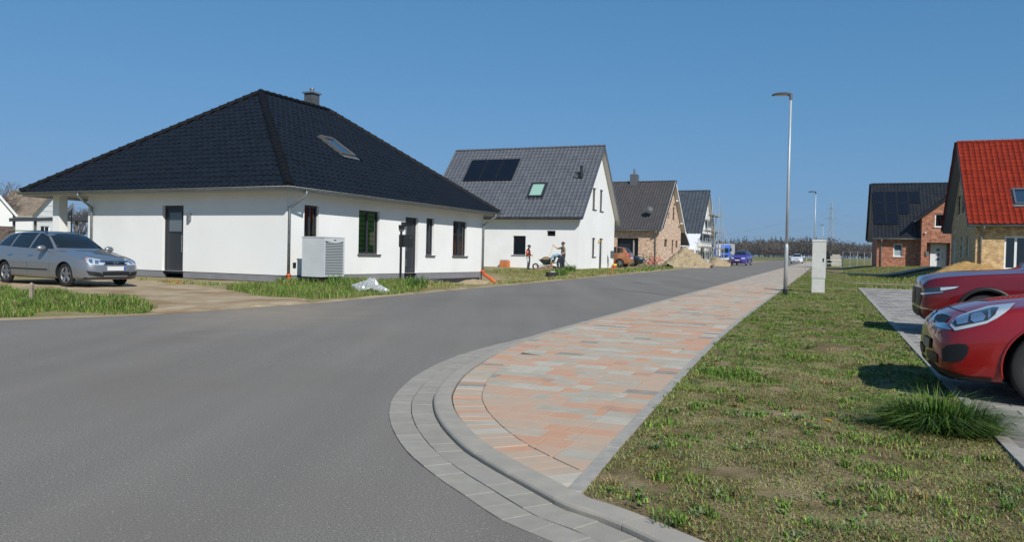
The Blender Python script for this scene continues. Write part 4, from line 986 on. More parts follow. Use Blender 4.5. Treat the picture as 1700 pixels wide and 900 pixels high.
# ------------------------------------------------------------------ vehicles
M_tyre = mat('tyre', srgb(30,30,31), .85); M_rim = mat('alloy', srgb(150,152,156), .35, metal=.8); M_rimd = mat('rim_shadow', srgb(40,40,42), .6)  # last one: dark grey of the hub core and brake disc
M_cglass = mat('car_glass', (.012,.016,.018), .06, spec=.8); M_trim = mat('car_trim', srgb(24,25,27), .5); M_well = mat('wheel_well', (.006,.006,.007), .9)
M_chrome = mat('chrome', srgb(200,204,208), .15, metal=1); M_lens = mat('headlight_lens', srgb(176,186,194), .08, spec=.9, coat=.6); M_red_l = mat('tail_lens', srgb(170,18,20), .15, coat=.5)
M_plate = mat('number_plate', srgb(214,216,216), .4); M_eu = mat('plate_band', srgb(30,70,170), .4)
M_refl = mat('reflector', srgb(210,220,230), .12, metal=.9); M_amber = mat('indicator', srgb(210,110,40), .2)
def paint(n, c, metal=.35, rough=.3): return mat(n, c, rough, metal=metal, coat=1., spec=.5)
def pchip(xs, ys, x):
    xs, ys = np.array(xs,float), np.array(ys,float); h = np.diff(xs); d = np.diff(ys)/h; m = np.zeros(len(xs))
    for i in range(1,len(xs)-1):
        if d[i-1]*d[i] > 0: w1, w2 = 2*h[i]+h[i-1], h[i]+2*h[i-1]; m[i] = (w1+w2)/(w1/d[i-1]+w2/d[i])
    m[0], m[-1] = d[0], d[-1]
    i = np.clip(np.searchsorted(xs,x)-1,0,len(h)-1); t = (x-xs[i])/h[i]
    return (2*t**3-3*t**2+1)*ys[i]+(t**3-2*t**2+t)*h[i]*m[i]+(-2*t**3+3*t**2)*ys[i+1]+(t**3-t**2)*h[i]*m[i+1]
class Car:
    """lofted body: stations (d from the nose, bottom, shoulder z, top z, half width, shoulder half width, roof half width)"""
    def __init__(s, name, label, nose, fwd, st, L, fo, wb, r, M, tw=.79, z=None, cat='car', group=None, res=90, arch=1.1, cutz=1.0):
        s.L = L; s.M = M; s.fo = fo; s.wb = wb; s.r = r
        f = Vector((*fwd,0)).normalized(); c = Vector((*nose,0))-f*L/2
        c.z = z if z is not None else zt(c.x,c.y)+.03
        s.e = thing(name, label, cat, c, math.atan2(f.y,f.x), group); s.MW = Matrix.Translation(c)@Matrix.Rotation(math.atan2(f.y,f.x),4,'Z'); s.MI = s.MW.inverted()
        st = np.array(st,float); D = np.linspace(0,1,res)**1.0; D = np.concatenate([np.linspace(0,.25,14)[:-1]**1.0, np.linspace(.25,L-.25,res), np.linspace(L-.25,L,14)[1:]])
        P = np.stack([pchip(st[:,0],st[:,k],D) for k in range(1,7)],1); rings = []
        for d, (zb,zs,zt_,wm,ws,wr) in zip(D,P):
            dr = min(.075,(zt_-zs)*.5); zm = zb+.42*(zs-zb)
            pts = [(0,zb),(wm*.72,zb),(wm*.93,zb+.035),(wm*.985,zb+.12*(zs-zb)+.03),(wm,zm),(wm*.995,zb+.7*(zs-zb)),((wm+ws)/2,zs-.06*(zs-zb)),(ws,zs),(ws+(wr-ws)*.5+.012,zs+(zt_-dr-zs)*.52),(wr,zt_-dr),(wr*.72,zt_-dr*.32),(wr*.35,zt_-dr*.06),(0,zt_)]
            pts = [Vector(p) for p in pts]; q = []
            for i in range(len(pts)-1):
                a,b,c_,e_ = pts[max(i-1,0)],pts[i],pts[i+1],pts[min(i+2,len(pts)-1)]
                for t in (0,.34,.67): q.append(b+(c_-b)*t if i < 2 else .5*((2*b)+(c_-a)*t+(2*a-5*b+4*c_-e_)*t*t+(3*b-a-3*c_+e_)*t**3))
            q.append(pts[-1]); half = [(v[0],v[1]) for v in q]
            rings.append([(L/2-d,y,z) for y,z in half]+[(L/2-d,-y,z) for y,z in half[-2:0:-1]])
        k = len(rings[0]); mb = MB(); mb.add([v for R_ in rings for v in R_], [(j*k+i,j*k+(i+1)%k,(j+1)*k+(i+1)%k,(j+1)*k+i) for j in range(len(rings)-1) for i in range(k)]+[tuple(range(k))[::-1],tuple((len(rings)-1)*k+i for i in range(k))])
        me = mb.mesh('body',[M,M_well]); fixn(me)
        bm = bmesh.new(); bm.from_mesh(me); s.bvh = BVHTree.FromBMesh(bm); bm.free()
        # wheel arches cut out of the body
        o = bpy.data.objects.new('tmp',me); COL.objects.link(o); cut = MB(); cs = []
        for ax in (fo, fo+wb):
            for sg in (1,-1):
                cb = MB(); n = 36; R_ = r*arch
                pr = [Vector((L/2-ax+R_*math.cos(2*math.pi*i/n), 0, r+.01+R_*math.sin(2*math.pi*i/n))) for i in range(n)]
                y0, y1 = (.42,1.3) if sg > 0 else (-1.3,-.42)
                cb.prism([p+Vector((0,y0,0)) for p in pr],None,(0,y1-y0,0)); cm = cb.mesh('cut',[M,M_well]); fixn(cm); cm.polygons.foreach_set('material_index',[1]*len(cm.polygons))
                co = bpy.data.objects.new('tmpc',cm); COL.objects.link(co); cs.append(co)
                md = o.modifiers.new('b','BOOLEAN'); md.operation = 'DIFFERENCE'; md.object = co; md.solver = 'EXACT'
        dg = bpy.context.evaluated_depsgraph_get(); me2 = bpy.data.meshes.new_from_object(o.evaluated_get(dg))
        bpy.data.objects.remove(o)
        for co in cs: bpy.data.objects.remove(co)
        if len(me2.polygons) < 50: me2 = me
        sharp(me2, 32); s.body = link('body', me2, s.e)
        # wheels
        for ax in (fo, fo+wb):
            for sg in (1,-1): s.wheel(L/2-ax, sg*tw, sg)
    def wheel(s, x, y, sg):
        r = s.r; w = r*.33; M_ = Matrix.Translation((x,y,r))@Matrix.Rotation(RAD(-90)*sg,4,'X')
        wh = part('wheel', MB().lathe([(0,-w*.2),(r*.2,-w*.2),(r*.2,w*.0),(0,w*.0)],14,M_), M_rimd, s.e)
        part('tyre', MB().lathe([(r*.66,-w*.5),(r*.92,-w*.5),(r*.99,-w*.36),(r,0),(r*.99,w*.36),(r*.92,w*.5),(r*.7,w*.46),(r*.66,w*.38)],32,M_), M_tyre, wh, smooth=True)
        g = MB(); g.lathe([(r*.67,-w*.3),(r*.67,w*.40),(r*.63,w*.42),(r*.60,w*.2),(r*.60,-w*.3)],32,M_)
        for k in range(5):
            R_ = M_@Matrix.Rotation(2*math.pi*k/5+.3,4,'Z')
            vs = [R_@Vector(p) for p in ((r*.1,-r*.10,w*.30),(r*.1,r*.10,w*.30),(r*.62,r*.08,w*.36),(r*.62,-r*.08,w*.36),(r*.1,-r*.12,w*.05),(r*.1,r*.12,w*.05),(r*.62,r*.11,w*.1),(r*.62,-r*.11,w*.1))]
            g.add(vs,[(0,1,2,3),(0,4,5,1),(1,5,6,2),(2,6,7,3),(3,7,4,0)])
        g.lathe([(0,w*.34),(r*.1,w*.33),(r*.14,w*.28),(r*.14,0)],14,M_); part('rim', g, M_rim, wh)
        g = MB(); g.lathe([(0,-w*.1),(r*.6,-w*.1)],20,M_); part('brake', g, M_rimd, wh)
    def _mesh(s, poly, cast, step):
        """flat polygon -> gridded patch projected on the body by cast(u,v)->(point,normal)"""
        bm = bmesh.new(); bm.faces.new([bm.verts.new((u,v,0)) for u,v in poly])
        us = [p[0] for p in poly]; vs = [p[1] for p in poly]
        for c in np.arange(min(us)+step/2,max(us),step): bmesh.ops.bisect_plane(bm,geom=bm.verts[:]+bm.edges[:]+bm.faces[:],plane_co=(c,0,0),plane_no=(1,0,0))
        for c in np.arange(min(vs)+step/2,max(vs),step): bmesh.ops.bisect_plane(bm,geom=bm.verts[:]+bm.edges[:]+bm.faces[:],plane_co=(0,c,0),plane_no=(0,1,0))
        bad = []; 
        for v in bm.verts:
            q = cast(v.co.x,v.co.y)
            if q is None: bad.append(v)
            else: v.co = q
        if bad: bmesh.ops.delete(bm,geom=bad,context='VERTS')
        bm.verts.index_update(); out = ([tuple(v.co) for v in bm.verts],[tuple(v.index for v in f.verts) for f in bm.faces]); bm.free(); return out
    def patch(s, name, poly, mode, M, off=.004, step=.06, mirror=True, parent=None, th=0, smooth=True):
        """mode: 'side' poly (x,z) cast along -y; 'front'/'rear' poly (y,z); 'screen' poly (y,z) cast backwards and down; 'px' picture polygon cast from the viewpoint"""
        def cast(u,v):
            if mode == 'side': o, d = Vector((u,2,v)), Vector((0,-1,0))
            elif mode == 'front': o, d = Vector((5,u,v)), Vector((-1,0,0))
            elif mode == 'rear': o, d = Vector((-5,u,v)), Vector((1,0,0))
            elif mode == 'top': o, d = Vector((u,v,4)), Vector((0,0,-1))
            else: o, d = s.MI@Vector((0,0,CH)), (s.MI.to_3x3()@ray(u,v)).normalized()
            p, n, i, t = s.bvh.ray_cast(o,d)
            if p is None: return None
            if n.dot(d) > 0: n = -n
            return p+n*off
        V_, F_ = s._mesh(poly,cast,step); outs = []
        if not F_: return None
        for mm in ((1,-1) if mirror else (1,)):
            mb = MB(); mb.add([(x,y*mm,z) for x,y,z in V_],F_)
            o = part(name,mb,M,parent or s.body,smooth=smooth,rec=False); outs.append(o)
            if mode == 'front' and mirror == 'no': break
        return outs
    def common(s, seam=None): pass
    def plate(s, x, z, y=0, w=.52, h=.11, blank=True, sg=1):
        g = MB(); g.box(x,x+.015*sg,y-w/2,y+w/2,z-h/2,z+h/2) if sg > 0 else g.box(x-.015,x,y-w/2,y+w/2,z-h/2,z+h/2)
        p = part('number_plate',g,M_plate,s.body); g = MB(); xx = x+.017*sg; g.box(min(xx,xx-.002),max(xx,xx-.002),y+(w/2-.045)*sg,y+(w/2-.003)*sg,z-h/2+.004,z+h/2-.004) if sg > 0 else g.box(min(xx,xx-.002),max(xx,xx-.002),y-w/2+.003,y-w/2+.045,z-h/2+.004,z+h/2-.004)
        part('plate_band',g,M_eu,p)
    def mirrorpart(s, x, z, y, M, sc=1.):
        for sg in (1,-1):
            g = MB(); g.lathe([(0,-.07*sc),(.06*sc,-.06*sc),(.1*sc,0),(.09*sc,.05*sc),(0,.07*sc)],12,Matrix.Translation((x,sg*(y+.1*sc),z))@Matrix.Rotation(RAD(90),4,'Y')@Matrix.Diagonal((.75,1.15,1,1)))
            o = part('wing_mirror',g,M,s.body,smooth=True); g = MB(); g.bar((x,sg*(y-.05),z-.03),(x,sg*(y+.06),z-.02),.04,.04); part('mirror_arm',g,M_trim,o)
def rnd_sides(car, wins, M=None):
    for w in wins: car.patch('side_window', w, 'side', M or M_cglass, .004)

# silver estate on the sandy drive
P_SIL = paint('silver_paint', srgb(130,134,139), .5, .32)
st = [(0,.30,.50,.56,.40,.36,.20),(.05,.22,.58,.66,.60,.55,.35),(.18,.20,.68,.745,.745,.68,.45),(.45,.19,.76,.83,.83,.76,.50),(.9,.19,.85,.92,.866,.80,.55),(1.30,.19,.925,1.0,.874,.80,.58),(1.75,.19,.955,1.28,.876,.80,.56),(2.15,.19,.965,1.44,.876,.80,.55),(2.7,.19,.97,1.485,.876,.80,.55),(3.4,.19,.98,1.475,.87,.79,.54),(3.95,.20,.985,1.42,.85,.77,.52),(4.25,.24,.985,1.28,.82,.75,.50),(4.43,.28,.97,1.05,.78,.70,.45),(4.515,.34,.85,.90,.66,.60,.40)]
f_ = Vector((.885,-.465)); fwheel = Vector((-11.72,20.7)); nose = fwheel+f_*.92+Vector((f_.y*-1,f_.x))*.72
opel = Car('estate_car','silver estate car parked on the sandy drive beside the bungalow',nose,f_,st,4.515,.92,2.703,.315,P_SIL,.765)
hl = opel.L/2; S = lambda p: [(hl-d,z) for d,z in p]
rnd_sides(opel,[S([(1.55,.99),(2.05,1.33),(2.42,1.42),(2.50,1.0)]),S([(2.58,1.0),(2.52,1.42),(3.32,1.41),(3.42,1.03)]),S([(3.5,1.04),(3.42,1.41),(3.88,1.34),(4.12,1.12),(4.1,1.06)])])
opel.patch('windscreen',[(-.66,1.02),(.66,1.02),(.5,1.42),(-.5,1.42)],'front',M_cglass,.004,mirror=False)
opel.patch('headlight',[(178,433),(182,431.5),(174.5,437),(171.5,440.5),(149,440),(144.5,436),(141,430),(142.5,427.3),(150,428.3),(165,431)][2:],'px',M_lens,.006,1.5)
opel.patch('indicator',[(140.8,429),(142.5,427.5),(145,428),(143.5,431.5)],'px',M_amber,.008,1.5)
opel.patch('reflector',[(147,431),(153,430.5),(154,437.5),(148.5,437)],'px',M_refl,.010,1.5); opel.patch('reflector',[(157.5,432),(164,433),(163.5,438.8),(157.5,438.5)],'px',M_refl,.010,1.5)
opel.patch('grille',[(-.36,.60),(.36,.60),(.40,.69),(-.40,.69)],'front',M_trim,.006,mirror=False); opel.patch('grille_bar',[(-.40,.66),(.40,.66),(.41,.70),(-.41,.70)],'front',M_chrome,.014,mirror=False)
g = MB(); M_ = Matrix.Translation((hl-.02,0,.66))@Matrix.Rotation(RAD(90),4,'Y'); 
for k in range(1): g.lathe([(.05,-.01),(.062,-.01),(.062,.012),(.05,.012)],20,M_,True)
g.box(hl-.02,hl-.008,-.085,.085,.652,.668); part('badge',g,M_chrome,opel.body)
opel.patch('lower_grille',[(-.38,.32),(.38,.32),(.40,.42),(-.40,.42)],'front',M_trim,.006,mirror=False)
opel.patch('fog_recess',[(143,449.5),(155,451),(168,453),(173,459.8),(160,459),(148,457)],'px',M_trim,.006,1.5)
opel.patch('bumper_strip',[(-.75,.235),(.75,.235),(.75,.27),(-.75,.27)],'front',M_trim,.006,mirror=False)
opel.plate(hl+.004,.505); opel.mirrorpart(hl-1.72,1.0,.86,P_SIL,1.15)
for d in (2.48,3.42): opel.patch('door_handle',S([(d-.02,.80),(d-.2,.80),(d-.2,.835),(d-.02,.835)]),'side',M_chrome,.02)
for d in (1.52,2.52,3.46): opel.patch('door_seam',S([(d,.3),(d+.008,.3),(d+.008,.96),(d,.96)]),'side',M_trim,.002,.2)
opel.patch('side_moulding',S([(1.6,.42),(3.3,.42),(3.3,.455),(1.6,.455)]),'side',M_trim,.006,.2)
for sg in (1,-1): g = MB(); g.tube([(hl-2.1,sg*.56,1.43),(hl-2.3,sg*.57,1.475),(hl-3.6,sg*.56,1.475),(hl-4.0,sg*.53,1.42)],.014,6); part('roof_rail',g,M_trim,opel.body)

# red hatchback and red SUV with their noses over the edging of the parking bay
P_RED = paint('red_paint', srgb(140,10,12), .2, .34); P_RED2 = paint('deep_red_paint', srgb(116,10,18), .35, .3)
fk = Vector((-.927,.375))
st = [(0,.33,.52,.585,.48,.42,.24),(.03,.24,.60,.68,.62,.56,.36),(.10,.19,.675,.755,.73,.66,.44),(.25,.17,.75,.825,.80,.72,.50),(.5,.165,.83,.895,.84,.75,.53),(.85,.165,.90,.955,.858,.76,.56),(1.15,.165,.945,1.01,.86,.76,.57),(1.55,.17,.965,1.25,.86,.78,.55),(2.0,.17,.975,1.425,.86,.78,.54),(2.5,.17,.985,1.455,.86,.78,.53),(3.1,.18,1.0,1.43,.855,.77,.52),(3.6,.2,1.02,1.33,.84,.76,.5),(3.9,.25,1.0,1.12,.8,.72,.46),(4.045,.34,.85,.92,.68,.6,.38)]
kia = Car('hatchback','red hatchback with swept-back headlight parked closest to the tall grass clump',(4.12,7.75),fk,st,4.045,.90,2.57,.33,P_RED,.73,z=.03,res=130,arch=1.22)
K = kia; KP = lambda n,p,M,o=.006,st_=3.,mir=True,par=None: K.patch(n,p,'px',M,o,st_,mir,par)
hlm = KP('headlight',[(1577.5,541),(1583,533),(1593,525),(1612,518),(1640,509),(1686,504),(1676,515),(1655,529),(1638,537.5),(1612,544),(1586,549.5)],M_lens,.007)
KP('headlight_bezel',[(1582,537),(1590,529),(1612,521),(1650,511.5),(1659,512),(1652,524),(1640,532.5),(1612,538.5),(1588,543)],mat('lamp_housing', srgb(52,58,64), .25, spec=.7, coat=.5),.011)
KP('reflector',[(1588,531),(1600,525.5),(1610,523),(1607,536.5),(1590,540)],M_refl,.016); 
KP('reflector',[(1613,526),(1620,522.5),(1630,521),(1637,526),(1633,533),(1618,536.5),(1612,533)],M_refl,.018); KP('reflector',[(1641,517),(1645,515.5),(1645.5,526),(1640,530)],M_refl,.016)
KP('grille',[(1552,530),(1556,523.5),(1566,522),(1579,526.5),(1571,535.5),(1560,536.5)],M_trim,.008); KP('grille_surround',[(1547.5,534),(1550,526),(1557,520.5),(1567,519.5),(1580.5,524.5),(1579,526.5),(1566,522.3),(1557,523.2),(1552.5,528),(1550.5,536.5),(1570,537),(1582,548),(1565,546),(1548,541)],M_chrome,.012,2.)
KP('number_plate_holder',[(1535.5,555),(1547,562),(1546.5,580),(1535,572)],M_trim,.012,3.,False)
KP('number_plate',[(1536,557),(1546,563.3),(1545.6,578.3),(1535.6,571)],mat('dim_plate', srgb(110,116,116), .4),.018,3.,False)
KP('lower_grille',[(1539,580),(1548,583),(1557,589),(1557,603),(1546,599),(1540,592)],M_trim,.008); KP('fog_recess',[(1564,580),(1573,573.5),(1590,571),(1604,572),(1609,578),(1606,589),(1599,598),(1581,602),(1565,600)],M_trim,.008)
KP('lower_lip',[(1541,597),(1556,609),(1580,618),(1607,625),(1646,627),(1646,634),(1607,632),(1578,624),(1554,614),(1541,600)],M_trim,.006,3.)
KP('sill_strip',[(1553,614),(1580,624.5),(1607,632),(1646,634),(1646,637.5),(1606,636),(1578,627.5),(1553,616.5)],M_trim,.008)
KP('bonnet_seam',[(1573,508.4),(1590,514.5),(1606,519),(1606,519.9),(1589.5,515.6),(1572.6,509.6)],M_trim,.003,2.)
rnd_sides(K,[[(K.L/2-d,z) for d,z in p] for p in ([(1.42,1.0),(2.0,1.36),(2.45,1.39),(2.5,1.01)],[(2.58,1.01),(2.53,1.39),(3.1,1.36),(3.5,1.07)])])
K.patch('windscreen',[(-.64,1.03),(.64,1.03),(.5,1.38),(-.5,1.38)],'front',M_cglass,.004,mirror=False)
K.mirrorpart(K.L/2-1.5,1.04,.84,P_RED,1.1)
for sg in (1,-1):
    g = MB(); g.tube([(K.L/2-.90+.405*math.cos(a),sg*.848,.34+.405*math.sin(a)) for a in np.linspace(-.25,math.pi+.25,24)],.012,6)
    part('arch_lip',g,P_RED,K.body,smooth=True)
st = [(0,.40,.70,.80,.56,.5,.3),(.03,.30,.82,.92,.70,.64,.42),(.10,.25,.90,.985,.80,.74,.5),(.3,.22,.96,1.03,.88,.82,.56),(.6,.22,.995,1.07,.915,.85,.6),(1.0,.22,1.03,1.10,.92,.86,.62),(1.45,.22,1.06,1.14,.92,.86,.63),(1.9,.22,1.09,1.42,.92,.86,.6),(2.4,.22,1.1,1.63,.92,.86,.58),(2.9,.22,1.11,1.68,.92,.85,.57),(3.6,.23,1.13,1.65,.91,.84,.55),(4.1,.26,1.15,1.52,.89,.82,.53),(4.4,.32,1.1,1.2,.84,.78,.5),(4.55,.42,.9,1.0,.72,.66,.42)]
mz = Car('suv','dark red SUV with slim headlights parked in the bay beyond the hatchback',(7.05,13.65),fk,st,4.55,.93,2.70,.36,P_RED2,.80,z=zt(7.05,13.65)+.03,arch=1.14)
MP = lambda n,p,M,o=.006,st_=2.,mir=True: mz.patch(n,p,'px',M,o,st_,mir)
MP('headlight',[(1529,482),(1536,479.5),(1562,476),(1594,474.7),(1588,479),(1566,484.5),(1535,486.5)],mat('lamp_dark', srgb(48,50,56), .15, spec=.8, coat=.6)); MP('reflector',[(1561,477.5),(1592,475.8),(1585,479),(1562,483)],M_lens,.01)
MP('chrome_wing',[(1529,486.5),(1566,484.3),(1565,486),(1531,489.5)],M_chrome,.012); MP('grille',[(1521,476),(1529,478),(1531,491),(1527,508),(1521,505)],M_trim,.008)
MP('fog_trim',[(1525,509.5),(1551,514),(1551,515.5),(1525,511)],M_chrome,.01); MP('lower_grille',[(1519,509),(1527,512),(1529,524),(1520,522)],M_trim,.01)
rnd_sides(mz,[[(mz.L/2-d,z) for d,z in p] for p in ([(1.72,1.12),(2.3,1.52),(2.75,1.58),(2.8,1.13)],[(2.88,1.13),(2.84,1.58),(3.5,1.54),(3.7,1.18)],[(3.78,1.2),(3.6,1.52),(4.05,1.42),(4.1,1.25)])])
mz.patch('windscreen',[(-.7,1.17),(.7,1.17),(.54,1.59),(-.54,1.59)],'front',M_cglass,.004,mirror=False); mz.mirrorpart(mz.L/2-1.8,1.16,.9,P_RED2,1.2)
for sg in (1,-1):
    for ax in (.93,3.63):
        g = MB(); g.tube([(mz.L/2-ax+.43*math.cos(a),sg*.905,.37+.43*math.sin(a)) for a in np.linspace(-.15,math.pi+.15,22)],.035,6)
        part('arch_cladding',g,M_trim,mz.body,smooth=True)

# copper people carrier and dark car beside the brick house
def simple(name,label,nose,fwd,kind,M,**k):
    K_ = dict(mpv=([(0,.32,.6,.68,.5,.44,.26),(.1,.22,.74,.83,.74,.68,.44),(.4,.19,.86,.95,.84,.77,.52),(.9,.19,.98,1.08,.875,.8,.56),(1.5,.19,1.02,1.45,.875,.8,.56),(2.1,.19,1.03,1.6,.875,.8,.55),(3.0,.2,1.05,1.6,.87,.79,.54),(3.6,.22,1.06,1.52,.85,.78,.52),(3.95,.28,1.02,1.2,.8,.73,.48),(4.08,.36,.85,.95,.7,.62,.4)],4.08,.85,2.49,.32),
              sedan=([(0,.33,.5,.58,.5,.44,.26),(.1,.2,.66,.74,.76,.7,.46),(.5,.18,.78,.86,.86,.8,.54),(1.2,.18,.9,.98,.89,.82,.58),(1.6,.18,.93,1.2,.89,.82,.56),(2.2,.18,.95,1.42,.89,.82,.54),(3.0,.18,.97,1.42,.885,.82,.53),(3.7,.2,.98,1.15,.87,.8,.54),(4.4,.26,.95,1.03,.82,.76,.5),(4.6,.36,.8,.9,.7,.62,.4)],4.6,.9,2.7,.32),
              van=([(0,.32,.62,.7,.6,.54,.34),(.1,.24,.85,.94,.8,.74,.5),(.5,.22,1.02,1.12,.9,.84,.6),(.95,.22,1.12,1.25,.92,.88,.66),(1.35,.22,1.14,1.72,.92,.88,.7),(1.7,.22,1.15,1.9,.92,.88,.72),(3.0,.22,1.15,1.93,.92,.88,.73),(4.4,.24,1.15,1.92,.92,.88,.72),(4.7,.3,1.1,1.85,.9,.86,.7),(4.79,.36,1.0,1.75,.86,.82,.64)],4.79,.9,2.92,.32))[kind]
    c = Car(name,label,nose,fwd,K_[0],K_[1],K_[2],K_[3],K_[4],M,.76,res=50,**k); l = c.L/2
    W_ = dict(mpv=[[(1.25,1.06),(1.75,1.45),(2.2,1.53),(2.2,1.07)],[(2.28,1.07),(2.28,1.53),(2.95,1.53),(3.0,1.1)],[(3.08,1.1),(3.05,1.52),(3.45,1.46),(3.6,1.14)]],sedan=[[(1.6,.97),(2.1,1.33),(2.5,1.37),(2.5,.98)],[(2.58,.98),(2.58,1.37),(3.2,1.33),(3.45,1.02)]],van=[[(1.2,1.2),(1.5,1.7),(2.1,1.78),(2.1,1.2)],[(2.3,1.2),(2.3,1.8),(3.3,1.8),(3.3,1.2)],[(3.45,1.2),(3.45,1.8),(4.5,1.8),(4.5,1.2)]])[kind]
    rnd_sides(c,[[(l-d,z) for d,z in p] for p in W_])
    zl, zh = dict(mpv=(1.12,1.52),sedan=(1.0,1.36),van=(1.28,1.82))[kind]; yw = .74 if kind == 'van' else .64
    c.patch('windscreen',[(-yw,zl),(yw,zl),(yw*.8,zh),(-yw*.8,zh)],'front',M_cglass,.004,mirror=False)
    c.patch('rear_window',[(-yw*.9,zl+.02),(yw*.9,zl+.02),(yw*.76,zh-.06),(-yw*.76,zh-.06)],'rear',M_cglass,.004,mirror=False)
    zz = dict(mpv=.74,sedan=.63,van=.86)[kind]
    c.patch('headlight',[(.38,zz-.07),(.74,zz-.04),(.76,zz+.09),(.40,zz+.06)],'front',M_lens,.006); c.patch('tail_light',[(.5,zz+.1),(.80,zz+.1),(.78,zz+.32),(.56,zz+.28)],'rear',M_red_l,.006)
    c.patch('grille',[(-.34,zz-.07),(.34,zz-.07),(.34,zz+.05),(-.34,zz+.05)],'front',M_trim,.006,mirror=False); c.patch('lower_grille',[(-.5,.32),(.5,.32),(.5,.42),(-.5,.42)],'front',M_trim,.006,mirror=False)
    c.plate(l+.004,zz-.2); c.plate(-l-.004,zz-.02,sg=-1); c.mirrorpart(l-(1.45 if kind != 'van' else 1.3),zl-.02,.86 if kind != 'van' else .92,M,1.1)
    return c
P_COP = paint('copper_paint', srgb(176,118,78), .55, .35); P_BLK = paint('black_paint', srgb(24,30,32), .2, .25); P_WHT = paint('white_paint', srgb(222,224,226), 0, .3); P_PUR = paint('purple_paint', srgb(74,52,150), .2, .35)
perp = Vector((-.92,.39))
rp = at(1048.5,441,61.5); n_ = Vector((rp.x,rp.y))+perp*4.08
cop = simple('people_carrier','copper coloured people carrier parked between white gabled house and brick house',n_,perp,'mpv',P_COP)
g_ = at(1069,440,66.5); simple('dark_car','black car parked nose to the road behind the copper people carrier',(g_.x,g_.y),Vector((.95,-.31)),'sedan',P_BLK)
pv = gp(1224,441); simple('purple_car','purple car parked at the far left edge of the road',(pv.x,pv.y),(-T.x-.12,-T.y),'mpv',P_PUR)
wv = gp(1322,438); simple('white_car','white saloon car on the far stretch of road beside the pavement',(wv.x,wv.y),(-T.x,-T.y),'sedan',P_WHT)
# ------------------------------------------------------------------ street furniture
M_galv = mat('galvanised', srgb(186,190,190), .5, metal=.25, col2=srgb(164,170,172), nscale=7, aniso=(1,1,.25))
M_lampd = mat('lamp_grey', srgb(96,100,100), .45, metal=.4)
def lamp(s, o, label, hgt=6.4):
    x, y = xy(s,o); z = zt(x,y); e = thing('street_lamp', label, 'street lamp', (x,y,z), math.atan2(-NR.y,-NR.x), 'street lamps along the pavement')
    g = MB(); g.tube([(0,0,-.1),(0,0,.22)],.072,14); part('base_collar',g,M_black,e)
    g = MB(); g.tube([(0,0,.2),(0,0,1.55),(0,0,1.66)],[.062,.062,.045],14); part('lower_pole',g,M_galv,e,smooth=True)
    g = MB(); g.tube([(0,0,1.6),(0,0,hgt-.1)],[.045,.032],12); part('pole',g,M_galv,e,smooth=True)
    g = MB(); g.tube([(0,0,hgt-.2),(0,0,hgt+.0)],.05,10); g.bar((0,0,hgt-.04),(.1,0,hgt-.03),.07,.09); part('bracket',g,M_lampd,e)
    g = MB(); n = 14; vs = []                           # flat tapered head
    for i in range(n): a = 2*math.pi*i/n; vs.append((.30+.27*math.cos(a),.12*math.sin(a)*(1-.2*math.cos(a)),hgt-.045))
    for i in range(n): a = 2*math.pi*i/n; vs.append((.30+.28*math.cos(a),.13*math.sin(a)*(1-.2*math.cos(a)),hgt-.005))
    for i in range(n): a = 2*math.pi*i/n; vs.append((.27+.2*math.cos(a),.08*math.sin(a),hgt+.04))
    g.add(vs,[(j*n+i,j*n+(i+1)%n,(j+1)*n+(i+1)%n,(j+1)*n+i) for j in (0,1) for i in range(n)]+[tuple(range(2*n,3*n)),tuple(range(n))[::-1]]); hd = part('lamp_head',g,M_lampd,e)
    g = MB(); g.box(.12,.48,-.07,.07,hgt-.052,hgt-.046); part('lens',g,M_whitef,hd)
lamp(9.45,.36,'tall galvanised street lamp standing in the grass next to the cable cabinet')
lamp(50.4,.5,'galvanised street lamp rising behind the grey cable cabinet'); lamp(123,.6,'far street lamp rising in front of the lattice pylon')
M_cab = mat('cabinet_grey', srgb(196,198,192), .6, col2=srgb(184,186,180), nscale=3)
p = gp(1358,488); e = thing('cable_cabinet','tall pale grey cable distribution cabinet in the grass by the street lamp','cabinet',p,-TH)
g = MB(); g.box(-.205,.205,-.15,.15,-.1,.52); part('base',g,M_cab,e); g = MB(); g.box(-.22,.22,-.165,.165,.535,1.78); c_ = part('housing',g,M_cab,e)
g = MB(); g.box(-.235,.235,-.18,.18,1.78,1.83); g.box(-.215,.215,-.16,.16,1.83,1.85); part('lid',g,M_cab,e)
g = MB(); g.box(-.20,.20,-.169,-.1655,.57,1.75); d_ = part('door',g,M_cab,e); g = MB(); g.box(.12,.16,-.18,-.17,1.1,1.22); part('lock',g,M_black,d_)
def railing(px, label, a, w, hgt=1.0, base=None):
    p = base or gp(*px); e = thing('barrier_railing',label,'railing',p,a,'railings at the path crossing')
    for x in (0,w): g = MB(); g.tube([(x,0,-.1),(x,0,hgt)],.03,8); part('post',g,M_galv,e)
    for z in (hgt-.02,hgt*.5): g = MB(); g.tube([(-.0,0,z),(w,0,z)],.028,8); part('rail',g,M_galv,e)
railing((1338,453),'galvanised barrier railing at the pavement edge behind the cabinet',math.atan2(NR.y,NR.x)+RAD(65),2.0,1.15)
q = gp(1372,444); railing(None,'galvanised barrier railing across the path right of the cabinet',math.atan2(NR.y,NR.x)+RAD(20),1.6,.85,q)
